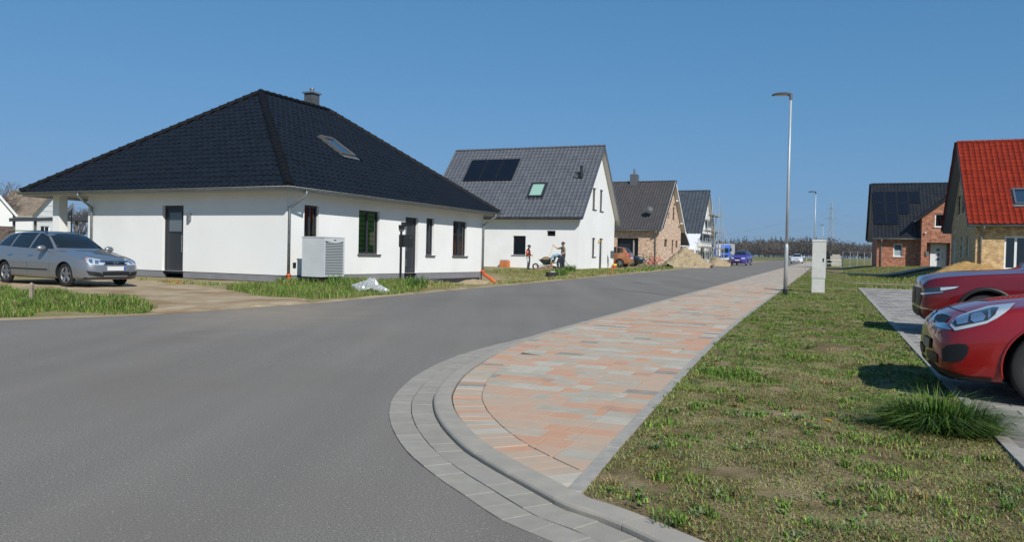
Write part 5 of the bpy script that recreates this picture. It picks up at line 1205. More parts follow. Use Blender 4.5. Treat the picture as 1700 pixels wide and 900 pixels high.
# wire fence, wall and low things beyond
def far_pt(u, y): d = ray(u,430); return Vector((d.x/d.y*y,y,zt(d.x/d.y*y,y)))
q = far_pt(1385,95); tag(part('block_wall',MB().box(-.65,.65,-.4,.4,0,1.25).box(-.4,.55,-.35,.35,1.25,1.45),M_conc,None),'grey concrete block stack in front of the far wood','blocks').location = q
a, b = far_pt(1399,84), far_pt(1446,88); e = thing('mesh_fence','thin wire mesh fence left of the red brick house','fence',a,math.atan2(b.y-a.y,b.x-a.x)); Lf = (b-a).length
for k in range(5): g = MB(); g.tube([(Lf*k/4,0,-.1),(Lf*k/4,0,1.7)],.03,6); part('post',g,M_galv,e)
for z in (.1,.9,1.68): g = MB(); g.tube([(0,0,z),(Lf,0,z)],.008,4); part('wire',g,M_galv,e)
# ------------------------------------------------------------------ things on the bungalow plot
h = HB
def hw(p): return h.wor(p)
# heat pump
M_hp = mat('heat_pump_grey', srgb(194,197,199), .5, col2=srgb(184,188,190), nscale=2); M_louv = mat('louvre_dark', srgb(62,70,74), .45)
cpx = h.hit(537,463,(0,-1.05,0),(0,1,0)); e = thing('heat_pump','light grey heat pump with dark louvred front standing before the bungalow window','heat pump',hw((cpx.x,-1.05,cpx.z)),math.pi/2-h.th)
A_, B_, Z_ = 1.02, .88, 1.33
g = MB(); g.box(0,A_,.02,B_,.05,Z_-.03); part('casing',g,M_hp,e); g = MB(); g.box(-.015,A_+.015,-.01,B_+.015,Z_-.03,Z_); part('top',g,M_hp,e)
g = MB(); g.box(.05,A_-.05,.1,B_-.1,-.12,.05); part('base',g,M_black,e)
g = MB(); g.box(.0,.06,-.012,.018,.06,Z_-.04); g.box(A_-.06,A_,-.012,.018,.06,Z_-.04); g.box(.06,A_-.06,-.012,.018,.06,.10); part('front_frame',g,M_hp,e)
g = MB(); n = 12; vs = []
for i in range(n+1): t = i/n; x = .06+(A_-.12)*t; vs += [(x,-.012,Z_-.04),(x,-.012,Z_-.13-.06*math.sin(math.pi*t))]
g.add(vs,[(2*i,2*i+1,2*i+3,2*i+2) for i in range(n)]); part('fascia',g,M_hp,e)
g = MB(); g.box(A_/2-.05,A_/2+.07,-.02,-.0125,Z_-.115,Z_-.085); part('badge',g,M_louv,e)
g = MB(); g.box(.06,A_-.06,.012,.019,.1,Z_-.1); part('backing',g,M_black,e)
for k in range(21):
    z = .11+k*.0505; g = MB(); g.add([(.06,-.008,z),(A_-.06,-.008,z),(A_-.06,.010,z+.022),(.06,.010,z+.022),(.06,-.008,z-.008),(A_-.06,-.008,z-.008)],[(0,1,2,3),(4,5,1,0)]); part('louvre',g,mat('louvre_grey', srgb(150,156,158), .5),e)
# letter box stand
q = gp(664.5,470); e = thing('letter_box','black letter box on a slim steel post before the front door','letter box',q,math.pi/2-h.th)
g = MB(); g.box(-.03,.03,-.03,.03,-.1,1.92); part('post',g,M_black,e)
dl = 20/1300*q.y; g = MB(); g.box(.04,.62,-.1,.12,1.28,1.72); b_ = part('box',g,mat('letter_box_black', srgb(38,42,42), .4),e)
for x0 in (.05,.34): g = MB(); g.box(x0,x0+.27,-.108,-.1005,1.3,1.7); d_ = part('flap',g,mat('letter_box_black', srgb(38,42,42), .4),b_)
g = MB(); g.box(.4,.5,-.112,-.109,1.62,1.65); part('name_plate',g,M_zinc,b_)
g = MB(); g.box(-.07,.09,-.07,.07,1.92,2.06); part('lamp_head',g,M_black,e); g = MB(); g.box(-.06,.08,-.06,.06,1.84,1.92); part('diffuser',g,M_lampd,e)
# stake
q = gp(52,501); g = MB(); g.box(-.035,.035,-.03,.03,-.1,.36); g.add([(-.035,-.03,.36),(.035,-.03,.36),(.035,.03,.36),(-.035,.03,.36),(0,0,.40)],[(0,1,4),(1,2,4),(2,3,4),(3,0,4)]); o = part('marker_stake',g,M_wood,None); o.location = q; tag(o,'pale wooden marker stake in the grass beside the drive','stake')
# crumpled clear plastic sheet
M_foil = bpy.data.materials.new('clear_foil'); M_foil.use_nodes = True; nt = M_foil.node_tree; nt.nodes.remove(nt.nodes['Principled BSDF'])
_t = nt.nodes.new('ShaderNodeBsdfTransparent'); _d = nt.nodes.new('ShaderNodeBsdfTranslucent'); _f = nt.nodes.new('ShaderNodeBsdfDiffuse'); _g = nt.nodes.new('ShaderNodeBsdfGlossy'); _g.inputs['Roughness'].default_value = .16
_d.inputs[0].default_value = _f.inputs[0].default_value = (.86,.87,.86,1)
def _mix(f_, a_, b_): q_ = nt.nodes.new('ShaderNodeMixShader'); q_.inputs[0].default_value = f_; nt.links.new(a_, q_.inputs[1]); nt.links.new(b_, q_.inputs[2]); return q_.outputs[0]
nt.links.new(_mix(.18, _mix(.5, _mix(.45, _f.outputs[0], _d.outputs[0]), _t.outputs[0]), _g.outputs[0]), nt.nodes['Material Output'].inputs[0])
p0 = gp(614,486); n = 40; vs = []; rnd = np.random.RandomState(3); ph = rnd.rand(8)*6
for j in range(n):
    for i in range(n):
        u, v = i/(n-1)*2-1, j/(n-1)*2-1; r2 = u*u+v*v
        hgt = .26*math.exp(-1.5*(u+.1)**2-1.8*v*v)*(1+.4*math.sin(5*u+ph[0])*math.sin(4*v+ph[1]))
        cr_ = .06*abs(math.sin(7*u+3*v+ph[2]))+.05*abs(math.sin(13*u-9*v+ph[3]))+.04*abs(math.sin(23*u+17*v))+.03*rnd.rand()
        vs.append((u*.50+.05*math.sin(6*v+ph[4]),v*.34+.05*math.sin(5*u+ph[5]),max(.02,hgt+cr_*(1-.5*r2))+(-.05 if r2 > 1.2 else 0)))
fs = [(j*n+i,j*n+i+1,(j+1)*n+i+1,(j+1)*n+i) for j in range(n-1) for i in range(n-1) if (2*i/n-1)**2+(2*j/n-1)**2 < 1.1+.25*math.sin(5*math.atan2(2*j/n-1,2*i/n-1))]
o = part('plastic_sheet',MB().add(vs,fs),M_foil,None); o.location = p0; o.rotation_euler = (0,0,RAD(20)); tag(o,'crumpled clear plastic sheet lying in the grass at the road edge','plastic sheet')
# brick step by the side door, dish on the terrace
q = gp(288,471); g = MB(); g.box(-.2,.2,-.12,.12,-.03,.11); o = part('brick_block',g,mat('orange_brick', srgb(186,128,84), .85, col2=srgb(160,104,70), nscale=8),None); o.location = q; o.rotation_euler = (0,0,1.2); tag(o,'orange brick block on the ground below the side door','brick')
a = h.hit(115,352,(2.6,0,0),(1,0,0)); e = thing('garden_dish','grey satellite dish standing under the open end of the bungalow roof','satellite dish',hw((2.6,a.y,.3)),math.pi/2-h.th)
g = MB(); Md = Matrix.Translation((0,0,a.z-.3))@Matrix.Rotation(RAD(-72),4,'Y')@Matrix.Rotation(RAD(-25),4,'X')
g.lathe([(0,.10),(.15,.085),(.3,.04),(.42,-.03)],20,Md); part('reflector',g,mat('dish_dark', srgb(104,104,104), .5),e,smooth=True)
g = MB(); g.tube([(.1,0,0),(.1,0,a.z-.3)],.03,8); g.tube([(.0,0,a.z-.7),(-.5,-.15,a.z-.4)],.015,6); part('mast',g,M_zinc,e)
# sand heap before the bungalow plinth
def mound(name, label, cat, c, rx, ry, hgt, rot, M, seed, n=34, sharpk=1.1):
    rnd = np.random.RandomState(seed); ph = rnd.rand(10)*6.3; vs = []
    for j in range(n):
        for i in range(n):
            u, v = i/(n-1)*2-1, j/(n-1)*2-1; r = math.hypot(u,v)*(1+.13*math.sin(3*math.atan2(v,u)+ph[0])+.08*math.sin(5*math.atan2(v,u)+ph[1]))
            z = max(0,1-r**sharpk)*hgt*(1+.18*math.sin(4*u+ph[2])*math.sin(4*v+ph[3]))+(.05*hgt*math.sin(9*u+ph[4])*math.sin(8*v+ph[5])+.03*hgt*math.sin(19*u+ph[6])*math.sin(17*v)+.04*hgt*rnd.randn())*(r < 1)
            x, y = u*rx, v*ry; X, Y = c.x+x*math.cos(rot)-y*math.sin(rot), c.y+x*math.sin(rot)+y*math.cos(rot)
            vs.append((x,y,zt(X,Y)-c.z+z-.06*(r > 1)))
    o = part(name,MB().add(vs,[(j*n+i,j*n+i+1,(j+1)*n+i+1,(j+1)*n+i) for j in range(n-1) for i in range(n-1)]),M,None,smooth=True); o.location = c; o.rotation_euler = (0,0,rot); tag(o,label,cat); return o
M_heap = mat('heap_sand', srgb(166,150,122), .95, col2=srgb(148,132,106), nscale=3, bump=.6, bscale=14, spec=.1)
M_heapy = mat('heap_sand_yellow', srgb(172,140,90), .95, col2=srgb(152,122,78), nscale=3, bump=.6, bscale=14, spec=.1)
q = h.wor((12.2,-.1,0)); q.z = zt(q.x,q.y); mound('sand_heap','low pale sand heap against the bungalow plinth','sand heap',q,2.6,.5,.24,math.pi/2-h.th,M_heap,4)
q = far_pt(1137,69); mound('sand_pile','large pale sand pile at the roadside before the brick house','sand pile',q,2.9,2.2,1.75,math.pi/2-TH,M_heap,1,44)
q = far_pt(1190,79); mound('sand_pile','small sand pile beside the scaffold','sand pile',q,2.0,1.4,.95,math.pi/2-TH,M_heap,2)
q = Vector((*H6.wor((-.9,.6,0)).xy,0)); q.z = zt(q.x,q.y); mound('sand_pile','yellow sand pile at the corner of the yellow brick house','sand pile',q,2.0,1.4,.5,0,M_heapy,5)
rnd = random.Random(5)
for k in range(7):                                     # broken blocks by the small sand pile
    u = rnd.uniform(1170,1186); d = rnd.uniform(73,76); q = far_pt(u,d); g = MB(); s_ = rnd.uniform(.12,.26); g.box(-s_,s_,-s_*.6,s_*.6,-.05,s_*.9); o = part('rubble_block',g,mat('rubble', srgb(178,150,132), .9, col2=srgb(150,120,104), nscale=4),None); o.location = q; o.rotation_euler = (rnd.uniform(-.4,.4),rnd.uniform(-.4,.4),rnd.uniform(0,3)); tag(o,'broken pinkish block lying beside the small sand pile','rubble','broken blocks beside the small sand pile')
# ------------------------------------------------------------------ things around the white gabled house
h = H2
q = h.wor((-.35,0,0)); a = h.loc(gp(838,447.5)); q = h.wor((-.3,h.hit(838,440,(-.3,0,0),(1,0,0)).y,0)); q.z = zt(q.x,q.y); e = thing('planter_block','orange brick planter with grey top against the white house wall','planter',q,math.pi/2-h.th)
g = MB(); g.box(-.25,.25,-.28,.28,-.1,.44); part('body',g,mat('planter_brick', srgb(198,120,66), .8, col2=srgb(176,100,54), nscale=6),e); g = MB(); g.box(-.2,.2,-.24,.24,.44,.52); part('top',g,M_conc,e)
for k, (u, w_, hh, nm, lb, ct, M_) in enumerate([(1009.5,.34,.62,'planter','wooden planter with green plant beside the house corner','planter',mat('planter_wood', srgb(178,150,104), .8)),(1016.5,.2,1.3,'parcel_box','white post box on a stand at the corner of the gabled house','post box',M_whitef)]):
    q = far_pt(u,60.2 if k == 0 else 58.5); q.z = zt(q.x,q.y); e = thing(nm,lb,ct,q,-TH)
    if k == 0:
        g = MB(); g.add([(-.2,-.2,0),(.2,-.2,0),(.2,.2,0),(-.2,.2,0),(-.26,-.26,hh),(.26,-.26,hh),(.26,.26,hh),(-.26,.26,hh)],[(0,3,2,1),(0,1,5,4),(1,2,6,5),(2,3,7,6),(3,0,4,7),(4,5,6,7)]); part('pot',g,M_,e)
        g = MB()
        for i in range(60): a = random.uniform(0,6.3); r = random.uniform(0,.22); c_ = Vector((r*math.cos(a),r*math.sin(a),hh+random.uniform(0,.25))); d_ = Vector((random.gauss(0,1),random.gauss(0,1),random.gauss(.5,.6))).normalized()*.12; sd = d_.cross(Vector((0,0,1))).normalized()*.04; g.add([c_-sd,c_+sd,c_+d_],[(0,1,2)])
        part('leaves',g,mat('pot_green', srgb(96,128,52), .6),e)
    else:
        g = MB(); g.box(-.05,.05,-.05,.05,0,.75); part('stand',g,M_whitef,e); g = MB(); g.box(-.13,.13,-.1,.1,.75,1.3); part('box',g,mat('post_box_grey', srgb(84,88,90), .5),e)
q = far_pt(1020.5,58.2); g = MB(); g.lathe([(0,0),(.13,0),(.17,.32),(.15,.32),(.12,.03)],14); e = part('toy_bucket',g,mat('bucket_red', srgb(190,70,50), .5),None); e.location = q; tag(e,'small red bucket by the post box stand','bucket'); g = MB(); g.lathe([(.165,.2),(.175,.3),(.165,.34)],14); part('rim',g,mat('bucket_yellow', srgb(214,190,60), .5),e)
q = gp(917,459); e = thing('utility_box','low black utility box with pale lid in the grass','utility box',q,.3); g = MB(); g.box(-.28,.28,-.2,.2,-.1,.2); part('body',g,M_black,e); g = MB(); g.lathe([(0,.27),(.12,.26),(.16,.2),(.16,.19)],12); part('lid',g,M_conc,e)
q = gp(1016,457); g = MB(); g.tube([(0,0,-.1),(0,0,.5)],.025,6); o = part('marker_peg',g,mat('peg_red', srgb(186,88,60), .7),None); o.location = q; tag(o,'thin red marker peg at the verge of the white gabled house','peg')
# wheelbarrow with soil
def tubep(par, nm, pts, r, M): g = MB(); g.tube(pts,r,8); return part(nm,g,M,par,smooth=True)
q = far_pt(908,49.5); e = thing('wheelbarrow','dark green wheelbarrow loaded with soil beside the workers','wheelbarrow',q,RAD(170))
g = MB(); t_ = [(-.42,-.3,.66),(.5,-.3,.66),(.5,.3,.66),(-.42,.3,.66),(-.25,-.18,.34),(.2,-.18,.34),(.2,.18,.34),(-.25,.18,.34)]; g.add(t_,[(4,7,6,5),(0,4,5,1),(1,5,6,2),(2,6,7,3),(3,7,4,0)]); part('tray',g,mat('barrow_green', srgb(38,54,46), .5),e)
g = MB(); n = 12; vs = [(.04+.44*math.cos(a)*s_,.28*math.sin(a)*s_,.60+.24*(1-s_*s_)+.03*math.sin(3*a)) for s_ in (1,.6,.25) for a in [2*math.pi*i/n for i in range(n)]]; g.add(vs,[(j*n+i,j*n+(i+1)%n,(j+1)*n+(i+1)%n,(j+1)*n+i) for j in (0,1) for i in range(n)]+[tuple(range(2*n,3*n))]); part('soil_load',g,mat('heap_soil', srgb(140,116,90), .95, col2=srgb(112,92,70), nscale=6),e)
for sg in (1,-1): tubep(e,'handle',[(.72,sg*.06,.22),(-.2,sg*.24,.36),(-.95,sg*.3,.62)],.018,M_black); tubep(e,'leg',[(-.3,sg*.22,.34),(-.36,sg*.24,0)],.018,M_black)
g = MB(); g.lathe([(.12,-.04),(.19,-.05),(.21,0),(.19,.05),(.12,.04)],18,Matrix.Translation((.72,0,.21))@Matrix.Rotation(RAD(90),4,'X')); part('wheel',g,M_tyre,e,smooth=True)
q = far_pt(916,49.0); mound('soil_heap','small brown soil heap at the workers\' feet','soil heap',q,1.3,.8,.32,0,MATS['heap_soil'],9,20)
# ------------------------------------------------------------------ people
def person(name, label, loc, rot, J, B, hair, hairc, seg=None):
    """J joints -> (pos, radius); B bones (a, b, material). one continuous skinned body"""
    names = list(J); me = bpy.data.meshes.new('body'); ed = [(names.index(a),names.index(b)) for a,b,_ in B]
    me.from_pydata([J[k][0] for k in names],ed,[]); o = bpy.data.objects.new('tmp',me); COL.objects.link(o)
    md = o.modifiers.new('s','SKIN'); md.use_smooth_shade = True
    sv = me.skin_vertices[0].data
    for i, k in enumerate(names): sv[i].radius = (J[k][1],J[k][1] if len(J[k]) < 3 else J[k][2]); sv[i].use_root = (k == 'pelvis')
    o.modifiers.new('u','SUBSURF').levels = 2
    dg = bpy.context.evaluated_depsgraph_get(); m2 = bpy.data.meshes.new_from_object(o.evaluated_get(dg)); bpy.data.objects.remove(o)
    mats = []; 
    for _,_,M_ in B:
        if M_ not in mats: mats.append(M_)
    m2.materials.clear()
    for M_ in mats: m2.materials.append(M_)
    segs = [(Vector(J[a][0]),Vector(J[b][0]),mats.index(M_),max(J[a][1],J[b][1])) for a,b,M_ in B]
    for p in m2.polygons:
        c = p.center; best = None
        for a,b,k,rr in segs:
            d = b-a; t = max(0,min(1,(c-a).dot(d)/max(1e-9,d.length_squared))); q = (c-(a+d*t)).length-rr*.5
            if best is None or q < best[0]: best = (q,k)
        p.material_index = best[1]
    m2.polygons.foreach_set('use_smooth',[True]*len(m2.polygons))
    e = thing(name,label,'person',loc,rot); b_ = link('body',m2,e)
    hp = Vector(J['head'][0]); hr = J['head'][1]; up_ = (hp-Vector(J['neck'][0])).normalized()
    R_ = Matrix.Translation(hp+up_*.03)@up_.to_track_quat('Z','Y').to_matrix().to_4x4()
    fwd = Vector((1,0,0)); fwd = (fwd-up_*fwd.dot(up_)).normalized(); sd = up_.cross(fwd)
    g = MB(); n = 12; vs = []
    for j in range(6):
        th = j/5*RAD(100)
        for i in range(n): a = 2*math.pi*i/n; d_ = (fwd*math.cos(a)+sd*math.sin(a))*math.sin(th)+up_*math.cos(th); k_ = hr*1.25*(1.06-(.14 if math.cos(a) > .4 and j > 3 else 0)); vs.append(hp+up_*.02-fwd*.012+d_*k_)
    g.add(vs,[(j*n+i,j*n+(i+1)%n,(j+1)*n+(i+1)%n,(j+1)*n+i) for j in range(5) for i in range(n)]); part('hair',g,hairc,e,smooth=True)
    skin_ = MATS['skin']
    g = MB(); g.lathe([(0,.03),(.012,.01),(.02,-.015),(0,-.025)],8,Matrix.Translation(hp+fwd*hr*1.12-up_*.01)); part('nose',g,skin_,e,smooth=True)
    for s_ in (1,-1):
        g = MB(); g.lathe([(0,.028),(.012,.015),(.012,-.015),(0,-.03)],8,Matrix.Translation(hp+sd*s_*hr*1.05)); part('ear',g,skin_,e,smooth=True)
        g = MB(); g.lathe([(0,.009),(.011,0),(0,-.009)],8,Matrix.Translation(hp+fwd*hr*.98+sd*s_*.033+up_*.015)); part('eye',g,M_black,e,smooth=True)
    g = MB(); g.bar(hp+fwd*hr*1.0-up_*.05-sd*.02,hp+fwd*hr*1.0-up_*.05+sd*.02,.008); part('mouth',g,mat('lips',srgb(150,84,76),.6),e)
    return e
SK_ = mat('skin', srgb(206,156,126), .6)
def hand(J, B, side, w, d, n_, M_):
    """five fingers rooted in the palm; w wrist, d direction, n_ thumb side"""
    w, d, n_ = Vector(w), Vector(d).normalized(), Vector(n_).normalized(); palm = w+d*.07
    J['palm'+side] = (tuple(palm),.03); B.append(('wr'+side,'palm'+side,M_)); cu = d.cross(n_).normalized()
    for i,(o_,l_) in enumerate(((-.028,.055),(-.009,.07),(.01,.075),(.028,.065))):
        a = palm+d*.03+n_*o_; b = a+d*l_*.5+cu*.012; c = b+d*l_*.35+cu*.03
        for k_,q_,r_ in (('a',a,.010),('b',b,.009),('c',c,.008)): J['f%d%s%s'%(i,k_,side)] = (tuple(q_),r_)
        B += [('palm'+side,'f%da%s'%(i,side),M_),('f%da%s'%(i,side),'f%db%s'%(i,side),M_),('f%db%s'%(i,side),'f%dc%s'%(i,side),M_)]
    a = w+d*.035+n_*.04; b = a+d*.045+n_*.02; J['t1'+side] = (tuple(a),.011); J['t2'+side] = (tuple(b),.009); B += [('palm'+side,'t1'+side,M_),('t1'+side,'t2'+side,M_)]
def make_person(name,label,loc,rot,H_,pose,mt,hair):
    k = H_/1.75; top, slv, trs, shoe = mt; J = {}; B = []
    def j(n,p,r,r2=None): J[n] = (tuple(Vector(p)*k),r*k) if r2 is None else (tuple(Vector(p)*k),r*k,r2*k)
    P_ = pose
    j('pelvis',P_['pelvis'],.17,.14); j('waist',P_['waist'],.17,.15); j('chest',P_['chest'],.20,.15); j('neck',P_['neck'],.065); j('chin',P_['chin'],.085); j('head',P_['head'],.105)
    B += [('pelvis','waist',top),('waist','chest',top),('chest','neck',top),('neck','chin',SK_),('chin','head',SK_)]
    for s_ in 'LR':
        j('sh'+s_,P_['sh'+s_],.085); j('el'+s_,P_['el'+s_],.06); j('fa'+s_,Vector(P_['el'+s_]).lerp(Vector(P_['wr'+s_]),.45),.052); j('wr'+s_,P_['wr'+s_],.03)
        B += [('chest','sh'+s_,top),('sh'+s_,'el'+s_,top if slv == 'short' else slv),('el'+s_,'fa'+s_,SK_ if slv == 'short' else slv),('fa'+s_,'wr'+s_,SK_ if slv == 'short' else slv)]
        d = (Vector(P_['wr'+s_])-Vector(P_['el'+s_])).normalized(); n_ = d.cross(Vector((0,1,0))); n_ = n_ if n_.length > .2 else Vector((0,0,1)); hand(J,B,s_,Vector(P_['wr'+s_])*k,d,n_,SK_)
        j('hip'+s_,P_['hip'+s_],.125); j('kn'+s_,P_['kn'+s_],.085); j('ca'+s_,Vector(P_['kn'+s_]).lerp(Vector(P_['an'+s_]),.35),.078); j('an'+s_,P_['an'+s_],.06); f_ = P_['an'+s_]; j('to'+s_,(f_[0]+.16,f_[1],.03),.035)
        B += [('pelvis','hip'+s_,trs),('hip'+s_,'kn'+s_,trs),('kn'+s_,'ca'+s_,trs),('ca'+s_,'an'+s_,trs),('an'+s_,'to'+s_,shoe)]
    return person(name,label,loc,rot,J,B,None,hair)
C_ = lambda n,r,g,b: mat('cloth_'+n,srgb(r,g,b),.9,col2=srgb(int(r*.85),int(g*.85),int(b*.85)),nscale=20)
base = dict(pelvis=(0,0,.95),waist=(.01,0,1.1),chest=(.0,0,1.32),neck=(.01,0,1.5),chin=(.03,0,1.58),head=(.03,0,1.65),shL=(0,.19,1.41),shR=(0,-.19,1.41),elL=(.02,.25,1.13),elR=(.02,-.25,1.13),wrL=(.2,.2,.98),wrR=(.2,-.2,.98),hipL=(0,.1,.9),hipR=(0,-.1,.9),knL=(.03,.12,.5),knR=(.03,-.12,.5),anL=(0,.12,.07),anR=(0,-.12,.07))
# boy facing the wheelbarrow, forearms forward
pose = dict(base); pose.update(elL=(-.02,.25,1.14),elR=(-.02,-.25,1.14),wrL=(.22,.12,1.03),wrR=(.22,-.12,1.06),knR=(.06,-.11,.5),head=(.05,0,1.64),chin=(.045,0,1.575))
qb = far_pt(877,49.3); boy = make_person('person','young person in black and orange top and white-striped trousers looking down',qb,RAD(-20),1.53,pose,(C_('black',44,46,52),C_('black',44,46,52),C_('dark_grey',58,64,72),M_black),mat('hair_dark',srgb(52,40,34),.7))
g = MB()
for sg in (1,-1): g.tube([(.0,sg*.213,1.2),(-.015,sg*.225,1.08),(.02,sg*.225,.98)],[.07,.085,.06],10)
part('sleeve_panel',g,C_('orange',236,112,70),boy,smooth=True)
g = MB(); n = 14; g.add([(.005+.155*math.cos(a),.185*math.sin(a),z) for z in (.86,.97) for a in [2*math.pi*i/n for i in range(n)]],[(i,(i+1)%n,n+(i+1)%n,n+i) for i in range(n)]); part('hem_band',g,C_('orange',236,112,70),boy,smooth=True)
g = MB()
for sg in (1,-1): g.tube([(.02,sg*.155,.80),(.03,sg*.16,.6),(.025,sg*.165,.42)],[.04,.06,.045],8)
part('trouser_stripe',g,C_('white',214,218,222),boy,smooth=True)
# man holding the rake out, and bending person
pose = dict(base); pose.update(shR=(.04,-.19,1.42),elR=(.30,-.28,1.36),wrR=(.52,-.26,1.50),shL=(0,.19,1.41),elL=(-.03,.27,1.14),wrL=(.18,.2,.98),knL=(.02,.16,.5),anL=(-.02,.18,.07))
qm = far_pt(935,50.0); man = make_person('person','man in khaki shirt and dark trousers standing and holding up a rake',qm,RAD(190),1.76,pose,(C_('khaki',134,122,100),'short',C_('navy',48,56,68),M_black),mat('hair_brown',srgb(74,56,44),.7))
pose = dict(base); pose.update(pelvis=(-.14,0,.92),waist=(.02,0,1.0),chest=(.26,0,.98),neck=(.44,0,.86),chin=(.5,0,.78),head=(.54,0,.72),shL=(.32,.18,.93),shR=(.32,-.18,.93),elL=(.42,.22,.66),elR=(.42,-.22,.66),wrL=(.5,.14,.42),wrR=(.5,-.14,.42),hipL=(-.16,.1,.86),hipR=(-.16,-.1,.86),knL=(.0,.17,.47),knR=(-.05,-.16,.47),anL=(-.14,.2,.07),anR=(-.12,-.2,.07))
qw = far_pt(927.5,48.4); make_person('person','person in light blue shirt and navy trousers bending down beside the wheelbarrow',qw,RAD(150),1.7,pose,(C_('sky',150,186,206),'short',C_('navy',48,56,68),M_black),mat('hair_brown',srgb(74,56,44),.7))
# rake and shovel
hw_ = Matrix.Translation(qm)@Matrix.Rotation(RAD(190),4,'Z')@Vector((.60,-.27,1.58)); ft = far_pt(905,49.2)
e = thing('rake','long wooden-handled rake slanting down from the man\'s raised hand','rake',ft,0); g = MB(); g.tube([(0,0,.04),tuple(hw_-ft+(hw_-ft).normalized()*.08)],.018,8); part('shaft',g,mat('ash_wood',srgb(188,164,124),.7),e)
g = MB(); g.bar((-.2,.05,.03),(.2,-.05,.03),.03,.03); part('head',g,M_black,e)
a, b = far_pt(948,49.5), Matrix.Translation(qm)@Matrix.Rotation(RAD(190),4,'Z')@Vector((.22,.2,1.0)); b2 = a+(b-a)
e = thing('shovel','shovel leaning from the man\'s lowered hand to the ground','shovel',a,0); g = MB(); g.tube([(0,0,.1),tuple(b-a)],.018,8); part('shaft',g,mat('dark_wood',srgb(70,66,60),.7),e)
g = MB(); g.add([(-.1,0,.0),(.1,0,.0),(.1,.03,.25),(-.1,.03,.25),(0,.01,-.05)],[(0,1,2,3),(0,4,1)]); part('blade',g,M_zinc,e)
# ------------------------------------------------------------------ bicycles
def bike(label, loc, rot, Mf, Mw):
    e = thing('bicycle',label,'bicycle',loc,rot,None)
    for x in (-.5,.52):
        M_ = Matrix.Translation((x,0,.33))@Matrix.Rotation(RAD(90),4,'X'); g = MB(); g.lathe([(.30,-.02),(.335,-.018),(.335,.018),(.30,.02)],26,M_,True); w_ = part('wheel',g,M_tyre,e)
        g = MB()
        for k in range(8): a = 2*math.pi*k/8; g.tube([(x,0,.33),(x+.3*math.cos(a),0,.33+.3*math.sin(a))],.004,4)
        g.lathe([(.02,-.04),(.02,.04)],8,M_); part('spokes',g,M_zinc,w_)
    g = MB(); bb, st_, hd, rr, ff = (-.08,0,.30),(-.2,0,.78),(.36,0,.80),(-.5,0,.33),(.52,0,.33)
    for a,b in ((bb,st_),(st_,hd),(bb,(.39,0,.72)),(bb,rr),(st_,rr),((.34,0,.92),ff)): g.tube([a,b],.024,8)
    part('frame',g,Mf,e); g = MB(); g.lathe([(0,.04),(.08,.03),(.1,0),(0,-.01)],10,Matrix.Translation((-.23,0,.87))@Matrix.Diagonal((1.3,.8,1,1))); g.tube([(-.2,0,.76),(-.22,0,.88)],.014,6); part('saddle',g,M_black,e)
    g = MB(); g.tube([(.34,0,.9),(.33,0,.98)],.014,6); g.tube([(.22,-.28,1.0),(.34,-.1,.99),(.34,.1,.99),(.22,.28,1.0)],.014,6); part('handlebar',g,M_black,e)
    g = MB(); g.lathe([(.05,-.004),(.09,-.004),(.09,.004),(.05,.004)],14,Matrix.Translation((-.08,-.05,.30))@Matrix.Rotation(RAD(90),4,'X'),True); g.bar((-.08,-.07,.30),(.05,-.07,.18),.02); part('crank',g,Mw,e)
bike('red bicycle leaning on its stand by the sand pile',far_pt(1087.5,64.5),RAD(-10),mat('bike_red',srgb(220,66,40),.4),M_black)
bike('dark bicycle with red saddlebag standing behind the red bicycle',far_pt(1075,66),RAD(195),M_black,mat('bike_red',srgb(220,66,40),.4))
# ------------------------------------------------------------------ scaffold
h = H4; e = thing('scaffold','galvanised pole scaffold with timber decks at the gable of unfinished house','scaffold',h.wor((0,0,0)),math.pi/2-h.th)
M_deck = mat('scaffold_board',srgb(150,140,124),.85,col2=srgb(126,118,104),nscale=6)
XS = [-2.4,.4,3.2,6.0,8.8,10.6]; TOP = [2.9,3.6,6.6,8.4,6.6,4.6]
for x,t in zip(XS,TOP):
    for y in (-.5,-1.35): g = MB(); g.tube([(x,y,-.2),(x,y,t)],.035,6); part('standard',g,M_galv,e)
for z,x0,x1 in ((1.9,-2.4,10.6),(3.9,.4,10.6),(5.9,3.2,8.8)):
    for y in (-.5,-1.35): g = MB(); g.tube([(x0,y,z-.06),(x1,y,z-.06)],.03,6); part('ledger',g,M_galv,e)
    for dz in (.5,1.0): g = MB(); g.tube([(x0,-1.35,z+dz),(x1,-1.35,z+dz)],.025,6); part('guard_rail',g,M_galv,e)
    x = x0
    for a,b in zip([q for q in XS if x0 <= q < x1],[q for q in XS if x0 < q <= x1]): g = MB(); g.box(a+.02,b-.02,-1.3,-.55,z,z+.06); part('deck',g,M_deck,e)
for a,b in (((.4,-1.35,0),(3.2,-1.35,1.9)),((3.2,-1.35,1.9),(6,-1.35,3.9)),((10.6,-1.35,0),(8.8,-1.35,3.9)),((8.8,-1.35,3.9),(6,-1.35,8.2)),((10.6,-1.4,3.9),(11.6,-3.2,0))): g = MB(); g.tube([a,b],.028,6); part('brace',g,M_galv,e)
